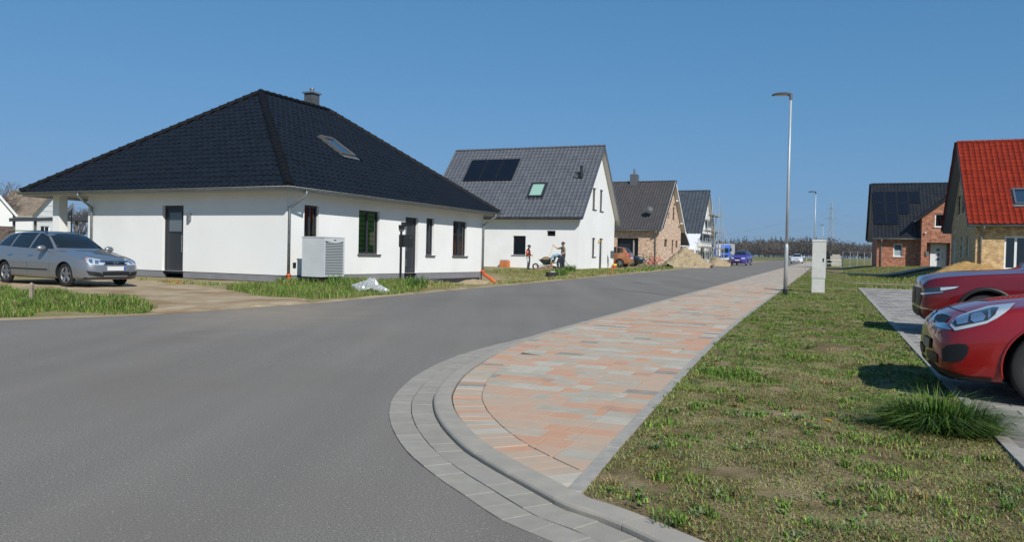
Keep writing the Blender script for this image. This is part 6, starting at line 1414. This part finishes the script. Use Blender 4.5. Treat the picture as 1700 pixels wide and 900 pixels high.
# blue lorry
M_blue = paint('lorry_blue',srgb(74,120,214),.1,.4); q = far_pt(1199,116); e = thing('lorry','blue lorry with windscreen facing the road beyond the scaffold','lorry',q,math.atan2(-T.y,-T.x))
g = MB(); pr = [(0,.5),(0,1.25),(-.12,1.35),(-.3,2.25),(-.45,2.5),(-1.7,2.6),(-1.7,.5)]; g.prism([Vector((x,-1.02,z)) for x,z in pr],None,(0,2.04,0)); cab = part('cab',g,M_blue,e,rec=True)
g = MB(); g.add([(-.10,-.88,1.36),(-.10,.88,1.36),(-.285,.84,2.16),(-.285,-.84,2.16)],[(0,1,2,3)]); part('windscreen',g,M_cglass,cab)
g = MB(); g.box(.0,.03,-.8,.8,.75,1.0); part('grille',g,M_trim,cab)
for y in (-.8,.8): g = MB(); g.box(.0,.04,y-.16,y+.16,.58,.74); part('headlight',g,M_lens,cab); g = MB(); g.box(-.2,-.05,y*1.5-.1,y*1.5+.1,1.6,2.05); part('wing_mirror',g,M_trim,cab)
g = MB(); g.box(.0,.08,-1.0,1.0,.35,.56); part('bumper',g,M_whitef,cab)
g = MB(); g.box(-6.2,-1.85,-1.1,1.1,.9,2.75); part('load_box',g,mat('tarp_grey',srgb(170,174,178),.7),e); g = MB(); g.box(-6.1,-1.6,-.4,.4,.55,.9); part('chassis',g,M_black,e)
for x in (-.75,-4.9):
    for sg in (1,-1): g = MB(); g.lathe([(0,-.12),(.42,-.14),(.46,0),(.42,.14),(0,.12)],20,Matrix.Translation((x,sg*.9,.46))@Matrix.Rotation(RAD(90),4,'X')); part('wheel',g,M_tyre,e,smooth=True)
q = far_pt(1192.5,104); e = thing('site_board','white site board on posts beside the blue lorry','sign',q,-TH); g = MB(); g.box(-.25,.25,-.03,.03,.9,2.45); part('panel',g,M_whitef,e)
for x in (-.22,.22): g = MB(); g.box(x-.03,x+.03,.031,.08,-.1,2.4); part('post',g,M_wood,e)
for k,(u,d) in enumerate(((1199.5,88),(1205,89.5))):
    q = far_pt(u,d); e = thing('pallet_stack','stack of weathered pallets by the road behind the small sand pile','pallets',q,-TH+.1*k,'pallets behind the small sand pile')
    for i in range(3):
        for y in (-.35,0,.35): g = MB(); g.box(-.45,.45,y-.05,y+.05,i*.15,i*.15+.1); part('bearer',g,M_wood,e)
        g = MB(); g.box(-.45,.45,-.42,.42,i*.15+.1,i*.15+.135); part('deck_board',g,M_wood,e)
q = far_pt(1183.5,86); g = MB(); g.lathe([(.28,0),(.28,.04),(.16,.05),(.04,.62),(0,.62)],14); o = part('site_cone',g,M_orange,None); o.location = q; tag(o,'orange cone beside the scaffold foot','cone')
# ------------------------------------------------------------------ pylon and lines
M_py = mat('pylon_steel',srgb(140,156,168),.6); py_y = 640; pc = far_pt(1378,py_y); pc.z = gz(pc.x,py_y)-.5  # steel of pylon and lines, distance haze mixed into the base colour
HT = at(1378.4,334,py_y).z-pc.z; e = thing('pylon','tall lattice electricity pylon above the far wood','pylon',pc,RAD(-30)); PYM = Matrix.Translation(pc)@Matrix.Rotation(RAD(-30),4,'Z')
def pw(z): return 3.6*(1-z/HT)**1.0*.5+.35
lv = [HT*t for t in (0,.12,.24,.36,.48,.58,.67,.76,.84,.92,1)]; g = MB(); g2 = MB()
for a,b in zip(lv,lv[1:]):
    wa, wb_ = pw(a), pw(b)
    for i in range(4):
        sx,sy = ((1,1),(-1,1),(-1,-1),(1,-1))[i]; tx,ty = ((1,1),(-1,1),(-1,-1),(1,-1))[(i+1)%4]
        g.tube([(sx*wa,sy*wa,a),(sx*wb_,sy*wb_,b)],.16,4); g2.tube([(sx*wa,sy*wa,a),(tx*wb_,ty*wb_,b)],.1,4); g2.tube([(tx*wa,ty*wa,a),(sx*wb_,sy*wb_,b)],.1,4)
part('legs',g,M_py,e); part('lattice',g2,M_py,e); ends = []
for zf,hw2 in ((.86,3.8),(.69,5.6)):
    z = HT*zf; g = MB()
    for sg in (1,-1):
        g.tube([(0,.4,z),(sg*hw2,0,z+.2)],.12,4); g.tube([(0,-.4,z),(sg*hw2,0,z+.2)],.12,4); g.tube([(0,0,z+1.8),(sg*hw2,0,z+.2)],.12,4)
        g.tube([(sg*hw2,0,z+.2),(sg*hw2,0,z-2.2)],.12,4); ends.append(PYM@Vector((sg*hw2,0,z-2.2)))
    part('cross_arm',g,M_py,e)
for k,p in enumerate(ends):
    lf = at(1130,442-.0,900) ; rg = at(1620,400,560)
    for tgt,nm in ((at(1060,405-(k//2)*0+8*(k//2),760),'left'),(at(1640,372+12*(k//2),600),'right')):
        pts = [p.lerp(tgt,t)+Vector((0,0,-9*4*t*(1-t)*.5)) for t in np.linspace(0,1,14)]
        o = part('power_line',MB().tube(pts,.045,4),M_py,None); tag(o,'thin overhead power line strung from the lattice pylon','power line','overhead lines from the pylon')
# ------------------------------------------------------------------ neighbours on the far left
hL = H('old_brown_house','white house with weathered brown tile roof behind the carport',-69.1,112.7,.198,1.0); W = 7.6
opL = [(W*.2,1.7,W*.42,3.0),(W*.68,1.7,W*.88,3.0)]
roof,RO,RU,RV,RN,_,_ = gable_house(hL,W,0,6.9,4.35,8.2,.37,.35,M_render,M_told,.40,.5,dict(g0=opL),M_whitef)
for r in opL: window(hL,'y',0,-1,r,M_whitef,1,None,fw=.1)
g = MB()
for z in (3.6,4.4,5.2,6.0): g.box(max(.2,(z-3.6)*.95),min(W-.2,W-(z-3.6)*.95),-.03,-.002,z,z+.06)
part('cladding_strips',g,M_soffit,hL.e,kind='stuff')
hM = H('white_brick_house','white gabled house with brown brick ground floor left of the carport',-54.3,71.7,.667,.5); W = 7.6
gable_house(hM,W,0,10,3.58,8.6,.29,.3,M_render,M_told,.4,.5,{},M_whitef,vergeM=M_whitef)
wall(hM,'y',-.02,-1,[(-.02,-.5),(W+.02,-.5),(W+.02,2.5),(-.02,2.5)],[],M_brd,name='brick_facing'); wall(hM,'x',-.02,-1,[(0,-.5),(10,-.5),(10,2.5),(0,2.5)],[],M_brd,name='brick_facing')
# carport
a, b = at(17,358,58), at(152,365.5,52); zc = (a.z+b.z)/2; e = thing('carport','long flat-roofed dark carport behind the bungalow terrace','carport',(a.x,a.y,zt(a.x,a.y)),math.atan2(b.y-a.y,b.x-a.x)); Lc = (b.xy-a.xy).length; zc -= zt(a.x,a.y)
M_cp = mat('carport_fascia',srgb(70,70,76),.5)
g = MB(); g.box(0,Lc,0,6,zc-.02,zc+.0); g.box(-.05,Lc+.05,-.06,0,zc-.24,zc+.02); part('roof',g,M_cp,e); g = MB(); g.box(0,Lc,5.9,6,-.2,zc-.03); part('back_wall',g,mat('carport_back',srgb(62,58,56),.8),e)
for x in (.2,Lc*.3,Lc*.55,Lc*.8,Lc-.2): g = MB(); g.box(x-.07,x+.07,.1,.24,-.2,zc-.03); part('post',g,mat('carport_post',srgb(104,100,96),.7),e)
g = MB(); g.box(Lc*.2,Lc*.5,5.8,5.89,0,1.9); part('garage_door',g,M_whitef,e)
# ------------------------------------------------------------------ plants
def leafm(n, c, c2, tr=.25):
    m = mat(n, c, .6, col2=c2, nscale=2.3, spec=.25); nt = m.node_tree; b = nt.nodes['Principled BSDF']
    return m
G_dk = leafm('grass_dark',srgb(70,98,40),srgb(56,84,32)); G_md = leafm('grass_mid',srgb(104,138,50),srgb(86,120,42)); G_lt = leafm('grass_light',srgb(150,166,80),srgb(130,152,62))
G_dry = leafm('grass_dry',srgb(168,150,108),srgb(134,116,80)); G_moss = leafm('moss',srgb(124,114,52),srgb(100,94,44)); G_gry = leafm('weed_grey',srgb(122,134,98),srgb(96,114,72))
GM = [G_dk,G_md,G_lt,G_dry,G_moss,G_gry]
class Blades:
    def __init__(s): s.V = []; s.F = []; s.mi = []; s.n = 0
    def add(s, P, hgt, wid, lean, mats, probs, curl=.5, ang=None):
        """P (n,3) roots; hgt, wid arrays or scalars; lean = tip offset / height"""
        n = len(P); 
        if n == 0: return
        R_ = np.random; a = R_.rand(n)*2*np.pi if ang is None else ang; d = np.stack([np.cos(a),np.sin(a),np.zeros(n)],1); t = np.stack([-np.sin(a),np.cos(a),np.zeros(n)],1)
        hgt = np.broadcast_to(hgt,(n,))*(.55+.75*R_.rand(n)); wid = np.broadcast_to(wid,(n,))*(.7+.6*R_.rand(n)); ln = lean*(.2+R_.rand(n))*hgt
        up = np.array([0,0,1.]); h1, l1 = hgt*.62, ln*.35
        b0 = P-t*wid[:,None]/2; b1 = P+t*wid[:,None]/2; m0 = P+up*h1[:,None]+d*l1[:,None]-t*wid[:,None]*.38; m1 = m0+t*wid[:,None]*.76
        tp = P+up*(hgt*(1-curl*.35*np.clip(lean,0,1)))[:,None]+d*ln[:,None]
        V = np.stack([b0,b1,m1,m0,tp],1).reshape(-1,3); i = np.arange(n)*5+s.n
        F_ = np.stack([np.stack([i,i+1,i+2],1),np.stack([i,i+2,i+3],1),np.stack([i+3,i+2,i+4],1)],1).reshape(-1,3)
        s.V.append(V); s.F.append(F_); s.mi.append(np.repeat(R_.choice(mats,n,p=np.array(probs)/sum(probs)),3)); s.n += n*5
    def build(s, name, par=None, kind='stuff'):
        o = link(name, npmesh(name,np.concatenate(s.V),np.concatenate(s.F),GM,np.concatenate(s.mi)), par)
        if kind: o['kind'] = kind
        return o
def noise2(x, y, sc, seed): 
    rs = np.random.RandomState(seed); v = 0
    for k in range(6): a = rs.rand()*6.3; f = sc*(1+rs.rand()*1.4); v = v+np.sin((x*np.cos(a)+y*np.sin(a))*f+rs.rand()*6.3)
    return v/3.
VZ = np.vectorize(verge_z); PZF = np.vectorize(plot_z); ZT = np.vectorize(zt)
XY = lambda s,o: (S0.x+T.x*s+NR.x*o, S0.y+T.y*s+NR.y*o)
EO = np.vectorize(edge_o); SST = {round(o,2): s_start(o) for o in np.arange(0,2.9,.05)}
sst = np.vectorize(lambda o: SST.get(round(round(max(0,min(2.85,o))/.05)*.05,2),-16))
def verge_pts(n, s0, s1):
    s = np.random.uniform(s0,s1,n); e = EO(s)+.09; o = e+np.random.rand(n)*(PO-.1-e); k = s > sst(o)+.13; s, o = s[k], o[k]; x, y = XY(s,o); return x, y, VZ(x,y), s, o
B_ = Blades()
for n,s0,s1,sc in ((90000,-14,-8,1.),(70000,-8,0,1.1),(46000,0,12,1.4),(30000,12,44,2.1)):
    x,y,z,s,o = verge_pts(n,s0,s1); q = noise2(x,y,1.6,1)+.6*noise2(x,y,4.,2); bare = noise2(x,y,2.1,7)+.7*noise2(x,y,5.5,8)+np.clip(1.2-3*(s-sst(o)),0,1.2); k = (q > -1.15)&((bare < .95)|(np.random.rand(len(x)) < .12))
    x,y,z,q = x[k],y[k],z[k],q[k]; P = np.stack([x,y,z],1); lush = q > 1.05
    far = np.clip((s[k]+2)/10,0,1)
    B_.add(P[~lush],(.016 if s1 < -6 else .02)*sc,.0045*sc,1.9,[0,1,2,3,4,5],[.06,.17,.08,.22,.29,.18] if s1 < -6 else [.12,.32,.13,.15,.18,.10])
    B_.add(P[lush],.030*sc**.8,.005*sc,1.3,[0,1,2,3,4,5],[.16,.32,.16,.16,.14,.06])
# brighter taller growth where the photograph shows it: along the edging, by the lamp and cabinet, patches
def clump(u, v, r, n, hgt, mats, probs, lean=.9, wid=.007, f=None):
    c = gp(u,v); a = np.random.rand(n)*6.283; rr = r*np.sqrt(np.random.rand(n))*(1+.3*np.sin(3*a+u)); x, y = c.x+rr*np.cos(a), c.y+rr*np.sin(a)
    ss_ = (x-S0.x)*T.x+(y-S0.y)*T.y; oo_ = (x-S0.x)*NR.x+(y-S0.y)*NR.y; k_ = (oo_ > EO(ss_)+.05)&(ss_ > sst(oo_)+.12)&((oo_ < PO-.05)|(ss_ > PS1)); x,y,rr = x[k_],y[k_],rr[k_]
    if len(x) == 0: return
    z = (VZ if f is None else f)(x,y); B_.add(np.stack([x,y,z-.01],1),hgt*(1.1-.6*rr/r),wid,lean,mats,probs)
lush = ([0,1,2,3],[.3,.45,.2,.05]); mixd = ([0,1,2,3,5],[.2,.3,.15,.15,.2])
for u,v,r,n,hh in ((1350,540,.5,700,.08),(1290,545,.35,500,.07),(1400,560,.4,500,.07),(1335,520,.4,600,.1),(1430,560,.35,400,.07),(1205,625,.36,800,.085),(1175,622,.24,400,.07),(1235,632,.32,500,.075),(1262,640,.26,300,.06),(1330,600,.30,500,.08),(1310,578,.32,500,.08),(1118,661,.11,220,.04),(1395,575,.3,300,.06),(1370,560,.3,300,.06),(1290,560,.3,260,.05),(1440,528,.4,400,.09),(1400,512,.4,500,.1),(1365,500,.5,700,.12),(1330,497,.5,700,.12),(1340,480,.6,800,.16),(1310,492,.3,400,.14),(1385,486,.6,700,.14),(1420,494,.5,500,.1),(1405,478,.8,600,.14),(1365,470,.9,800,.15),(1340,465,.7,700,.15),(1310,505,.3,300,.08),(1280,520,.25,250,.06),(1250,535,.2,250,.06),(1460,545,.3,300,.07),(1300,688,.14,160,.035),(1215,692,.12,150,.03),(1450,825,.13,220,.05),(1180,818,.14,200,.025),(1220,820,.14,200,.025),(1060,835,.12,180,.022),(1095,832,.08,90,.02),(1390,770,.16,220,.035),(1330,770,.12,160,.03),(1600,880,.16,160,.05),(1660,870,.14,160,.05),(1420,890,.12,100,.04),(1640,820,.1,90,.03),(1480,600,.35,300,.07),(1505,560,.4,300,.08),(1545,640,.3,250,.07)):
    clump(u,v,r,n,hh,*(lush if hh > .055 else mixd))
for k in range(420):                                    # scattered tufts of several kinds
    s_ = random.uniform(-13.5,3)**1; o_ = edge_o(s_)+.12+random.random()*(PO-.25-edge_o(s_)); x_,y_ = xy(s_,o_)
    if s_ < sst(np.array([o_]))[0]+.1: continue
    n = random.randint(18,60); r = random.uniform(.025,.1); a = np.random.rand(n)*6.283; q = r*np.sqrt(np.random.rand(n)); X,Y = x_+q*np.cos(a),y_+q*np.sin(a); kd = random.choice([([0,1],[.5,.5]),([1,2],[.7,.3]),([5,1],[.7,.3]),([3,4],[.5,.5]),([1,0,2],[.5,.3,.2])])
    B_.add(np.stack([X,Y,VZ(X,Y)-.004],1),random.uniform(.025,.06),random.uniform(.004,.008),random.uniform(.7,1.5),*kd)
B_.build('verge_grass')
# low broad-leaved weeds
W_ = Blades()
x,y,z,s,o = verge_pts(1500,-14,10); 
for i in range(len(x)):
    if noise2(x[i],y[i],2.2,5) < .1: continue
    n = 14; r = np.random.uniform(.02,.09); a = np.random.rand(n)*6.3; q = r*np.random.rand(n); X,Y = x[i]+q*np.cos(a),y[i]+q*np.sin(a)
    W_.add(np.stack([X,Y,np.full(n,z[i])],1),.028,.012,1.5,[5,0,1,2],[.4,.15,.35,.1])
W_.build('verge_weeds')
# big tussock beside the parking bay
p = gp(1558,722); e = thing('grass_tussock','big tussock of long dark green arching grass at the bay edging','grass tussock',p,0)
T_ = Blades(); n = 1500; a = np.random.rand(n)*6.3; rr = np.sqrt(np.random.rand(n)); vx = np.array([T.x,T.y]); X = rr*np.cos(a)*.34; Y = rr*np.sin(a)*.22
P = np.stack([X*NR.x+Y*T.x,X*NR.y+Y*T.y,np.zeros(n)-.02],1)
an = np.arctan2(P[:,1],P[:,0])+np.random.randn(n)*.5
for k in range(3): T_.add(P[k::3],.40*(1.05-.45*rr[k::3]),.008,(.35,.9,1.3)[k],[0,1,2],[.62,.3,.08],1.,an[k::3])
T_.add(P,.26,.007,1.7,[0,1,2],[.6,.3,.1],1.4,an)
o = T_.build('blades',e,None)
# dandelion
p = gp(1375,710); e = thing('dandelion','yellow dandelion flower in the short verge grass','flower',p,0); g = MB(); g.tube([(0,0,-.02),(0,0,.05)],.004,6); part('stem',g,G_md,e)
M_yel = mat('dandelion_yellow',srgb(240,200,20),.6); g = MB()
for k in range(40): a = k*2.4; r = .024*math.sqrt(k/40)+.004; d = Vector((math.cos(a),math.sin(a),0)); s_ = Vector((-d.y,d.x,0))*.003; c = Vector((0,0,.052+.006*(1-k/40))); g.add([c+s_,c-s_,c+d*r-s_+Vector((0,0,.002)),c+d*r+s_+Vector((0,0,.002))],[(0,1,2,3)])
part('petals',g,M_yel,e)
lf = Blades(); a = np.random.rand(14)*6.3; lf.add(np.stack([.02*np.cos(a),.02*np.sin(a),np.zeros(14)],1),.05,.014,1.6,[1,0],[.5,.5]); lf.build('leaves',e,None)
# ------------------------------------------------------------------ grass on the plots left of the road
B_ = Blades()
def pxpoly_pts(poly, n, f=None):
    W2 = np.array([list(gp(u,v).xy) for u,v in poly]); mn, mx = W2.min(0), W2.max(0); out = []
    P = np.random.rand(n*4,2)*(mx-mn)+mn; ins = np.zeros(len(P),bool); j = len(W2)-1
    for i in range(len(W2)):
        a, b = W2[i], W2[j]; c = ((a[1] > P[:,1]) != (b[1] > P[:,1])) & (P[:,0] < (b[0]-a[0])*(P[:,1]-a[1])/(b[1]-a[1]+1e-12)+a[0]); ins ^= c; j = i
    P = P[ins][:n]; return P[:,0],P[:,1]
def patch_g(poly, n, hgt, wid, lean, mats, probs, seed, cut=-.6, var=.5):
    x,y = pxpoly_pts(poly,n); q = noise2(x,y,.9,seed)+.5*noise2(x,y,2.6,seed+1); k = q > cut; x,y,q = x[k],y[k],q[k]
    B_.add(np.stack([x,y,PZF(x,y)+.0],1),hgt*(1+var*np.clip(q,-1,1.2)),wid,lean,mats,probs)
L1 = ([0,1,2,3],[.32,.36,.14,.18]); L2 = ([1,2,3,4],[.2,.25,.35,.2])
patch_g([(-70,486),(0,484),(70,490),(150,498),(215,505),(262,514),(240,520),(160,525),(0,530),(-70,533)],26000,.15,.008,.8,*L1,11,-.8)
patch_g([(375,482),(420,474),(470,470),(600,470),(690,470),(705,480),(690,487),(640,491),(575,496),(520,498),(430,492)],26000,.16,.008,.8,*L1,13,-.9)
patch_g([(455,468),(600,466),(640,470),(600,480),(470,480)],8000,.2,.009,.8,*L1,15,-1.)
patch_g([(225,466),(340,468),(390,476),(330,477),(270,473)],900,.12,.014,.8,*L1,17,.1)
patch_g([(690,471),(830,468),(860,471),(800,474),(700,484)],2600,.12,.016,.9,*L2,19,-.3)
patch_g([(815,450),(880,449),(1020,447),(1060,448),(1020,456),(900,468),(830,472)],16000,.10,.016,.9,[1,2,3,4],[.24,.2,.34,.22],21,-.9)
patch_g([(880,455),(960,452),(960,458),(890,466)],1400,.2,.02,.7,*L1,23,.2)
patch_g([(1010,449),(1110,445),(1120,446.5),(1030,454)],2600,.14,.03,.8,*L1,25,-.5)
patch_g([(-150,440),(40,440),(60,455),(-150,470)],2500,.14,.02,.9,*L1,27,-.5)
for u,v,n in ((946,452,260),(931,458,120),(690,480,160),(560,478,160)):
    c = gp(u,v); a = np.random.rand(n)*6.3; r = .35*np.sqrt(np.random.rand(n)); x,y = c.x+r*np.cos(a),c.y+r*np.sin(a); B_.add(np.stack([x,y,PZF(x,y)],1),.42,.02,.6,[0,1],[.6,.4])
B_.build('plot_grass')
# rough grass on the plots right of the street
B_ = Blades(); n = 90000; s = 17.8+42.2*np.random.rand(n)**1.4; o = np.random.uniform(.2,26,n); k = ~((s > 24.3)&(s < 25.1)&(o > 2)) & ~((s > 43.9)&(s < 47.1)); s,o = s[k],o[k]; x,y = XY(s,o); q = noise2(x,y,.5,31)+.5*noise2(x,y,1.4,32)
hs = [H5,H6]; ins = np.zeros(len(x),bool)
for hh,W in ((H5,9.9),(H6,11.)): dx,dy = x-hh.o.x,y-hh.o.y; lx,ly = dx*hh.a.x+dy*hh.a.y,dx*hh.b.x+dy*hh.b.y; ins |= (lx > -1.3)&(lx < W)&(ly < .1)
k = (q > -.7)&~ins; x,y,q = x[k],y[k],q[k]; B_.add(np.stack([x,y,ZT(x,y)-.085],1),.11*(1+.5*np.clip(q,-1,1)),.018,1.1,[0,1,2,3,4],[.16,.26,.12,.24,.22]); B_.build('plot_grass')
# ------------------------------------------------------------------ trees
M_bark = mat('bark',srgb(84,74,66),.9,col2=srgb(66,58,52),nscale=4); M_twig = mat('twigs',srgb(96,82,72),.9,col2=srgb(78,68,62),nscale=.3)
def bare_tree(label, base, hgt, seed, depth=5):
    rnd = random.Random(seed); e = thing('bare_tree',label,'tree',base,0); g = MB(); tw = MB()
    def br(p, d, L, r, k):
        q = p+d*L; (g if k < 2 else tw).tube([p,p.lerp(q,.5)+Vector((rnd.gauss(0,1),rnd.gauss(0,1),0))*L*.05,q],[r,r*.82,r*.62],6 if k < 2 else 4,False)
        if k >= depth: return
        for i in range(3 if k else 5):
            a = Vector((rnd.gauss(0,1),rnd.gauss(0,1),rnd.gauss(.35,.5))).normalized(); br(q if i < 2 else p.lerp(q,rnd.uniform(.5,.95)),(d*.75+a*.7).normalized(),L*rnd.uniform(.6,.8),r*.58,k+1)
    br(Vector((0,0,-.2)),Vector((0,0,1)),hgt*.28,hgt*.022,0); part('trunk',g,M_bark,e,smooth=True); part('crown',tw,M_twig,e)
q = far_pt(134,120); bare_tree('bare grey-brown tree with fine twigs behind the carport',q,9.0,3,6)
q = far_pt(-22,110); bare_tree('bare tree rising beyond the white and brick house',q,11.5,8,6)
q = far_pt(128,132); bare_tree('bare twiggy tree behind the old brown-roofed house',q,8.5,12,6)
# dark conifer near the block stack
M_con = leafm('conifer',srgb(40,52,38),srgb(30,42,32))
def conifer(g, rs, base, hgt, n):
    z = rs.rand(n)**.8; a = rs.rand(n)*6.283; r = hgt*.20*(1-z)*(.5+.6*rs.rand(n))+.02*hgt*(1-z); c = np.stack([base[0]+r*np.cos(a),base[1]+r*np.sin(a),base[2]+hgt*(.06+.94*z)],1); s_ = hgt*.055*(.5+rs.rand(n))*(1.2-z)
    d1 = rs.randn(n,3); d1 /= np.linalg.norm(d1,axis=1)[:,None]; d2 = np.cross(d1,rs.randn(n,3)); d2 /= np.linalg.norm(d2,axis=1)[:,None]; return np.stack([c-d1*s_[:,None],c+d1*s_[:,None],c+d2*s_[:,None]*1.4],1).reshape(-1,3)
rs = np.random.RandomState(4); q = far_pt(1374.5,92); e = thing('conifer','small dark conifer next to the concrete block stack','tree',q,0); V = conifer(None,rs,(0,0,0),1.9,500); link('crown',npmesh('crown',V,np.arange(len(V)).reshape(-1,3),[M_con]),e); g = MB(); g.tube([(0,0,-.1),(0,0,1.5)],[.06,.02],6); part('trunk',g,M_bark,e)
# far wood: leafless brown trees in front, dark conifers on the rise behind; reads as one mass
rs = np.random.RandomState(9); Vs = []; tr = MB()
M_wood_far = mat('far_wood',srgb(98,84,74),.95,col2=srgb(74,66,58),nscale=.25,col3=srgb(84,82,60),n3=.05)
for k in range(4200):
    x = rs.uniform(-120,420); y = 395+rs.rand()**1.5*110; z = gz(x,y); hg = (5.4+3.2*rs.rand()**1.5)*(1+.16*math.sin(x*.045+.7)+.12*math.sin(x*.13)+.08*math.sin(x*.31)); n = 60; w_ = hg*.42*(.7+.6*rs.rand())
    u = rs.randn(n,3); u /= np.linalg.norm(u,axis=1)[:,None]; rr = rs.rand(n)**.4; c = np.array([x,y,z+hg*.55])+u*rr[:,None]*np.array([w_,w_,hg*.46]); s_ = hg*.06*(.4+rs.rand(n)); d1 = rs.randn(n,3); d1[:,2] = abs(d1[:,2])*1.6; d1 /= np.linalg.norm(d1,axis=1)[:,None]; d2 = np.cross(d1,rs.randn(n,3)); d2 /= np.linalg.norm(d2,axis=1)[:,None]
    Vs.append(np.stack([c-d2*s_[:,None]*.5,c+d2*s_[:,None]*.5,c+d1*s_[:,None]*2.2],1).reshape(-1,3))
    if y < 420: tr.tube([(x,y,z-.3),(x+rs.randn()*.2,y,z+hg*.6)],[.14,.07],4,False)
V = np.concatenate(Vs); link('far_wood',npmesh('far_wood',V,np.arange(len(V)).reshape(-1,3),[M_wood_far]),kind='stuff'); o = part('far_wood_trunks',tr,M_bark,None,kind='stuff')
Vs = []
for k in range(330):
    x = rs.uniform(-100,420); y = 505+rs.rand()*45
    if math.sin(x*.045+1.2)+.5*math.sin(x*.11) < rs.uniform(-.5,.4): continue
    Vs.append(conifer(None,rs,(x,y,gz(x,y)),9.0+4.0*rs.rand()+(1.5 if 128 < x < 190 else 0),90))
V = np.concatenate(Vs); link('far_conifers',npmesh('far_conifers',V,np.arange(len(V)).reshape(-1,3),[M_con]),kind='stuff')

# ------------------------------------------------------------------ air: pale even haze over the whole place
M_hz = bpy.data.materials.new('haze'); M_hz.use_nodes = True; nt = M_hz.node_tree; nt.nodes.remove(nt.nodes['Principled BSDF'])
pv_ = nt.nodes.new('ShaderNodeVolumePrincipled'); pv_.inputs['Color'].default_value = (.82,.9,1,1); pv_.inputs['Density'].default_value = .00022; pv_.inputs['Anisotropy'].default_value = .3
nt.links.new(pv_.outputs[0],nt.nodes['Material Output'].inputs['Volume'])
part('haze',MB().box(-1000,1700,-160,1620,-3,64),M_hz,None,kind='stuff')
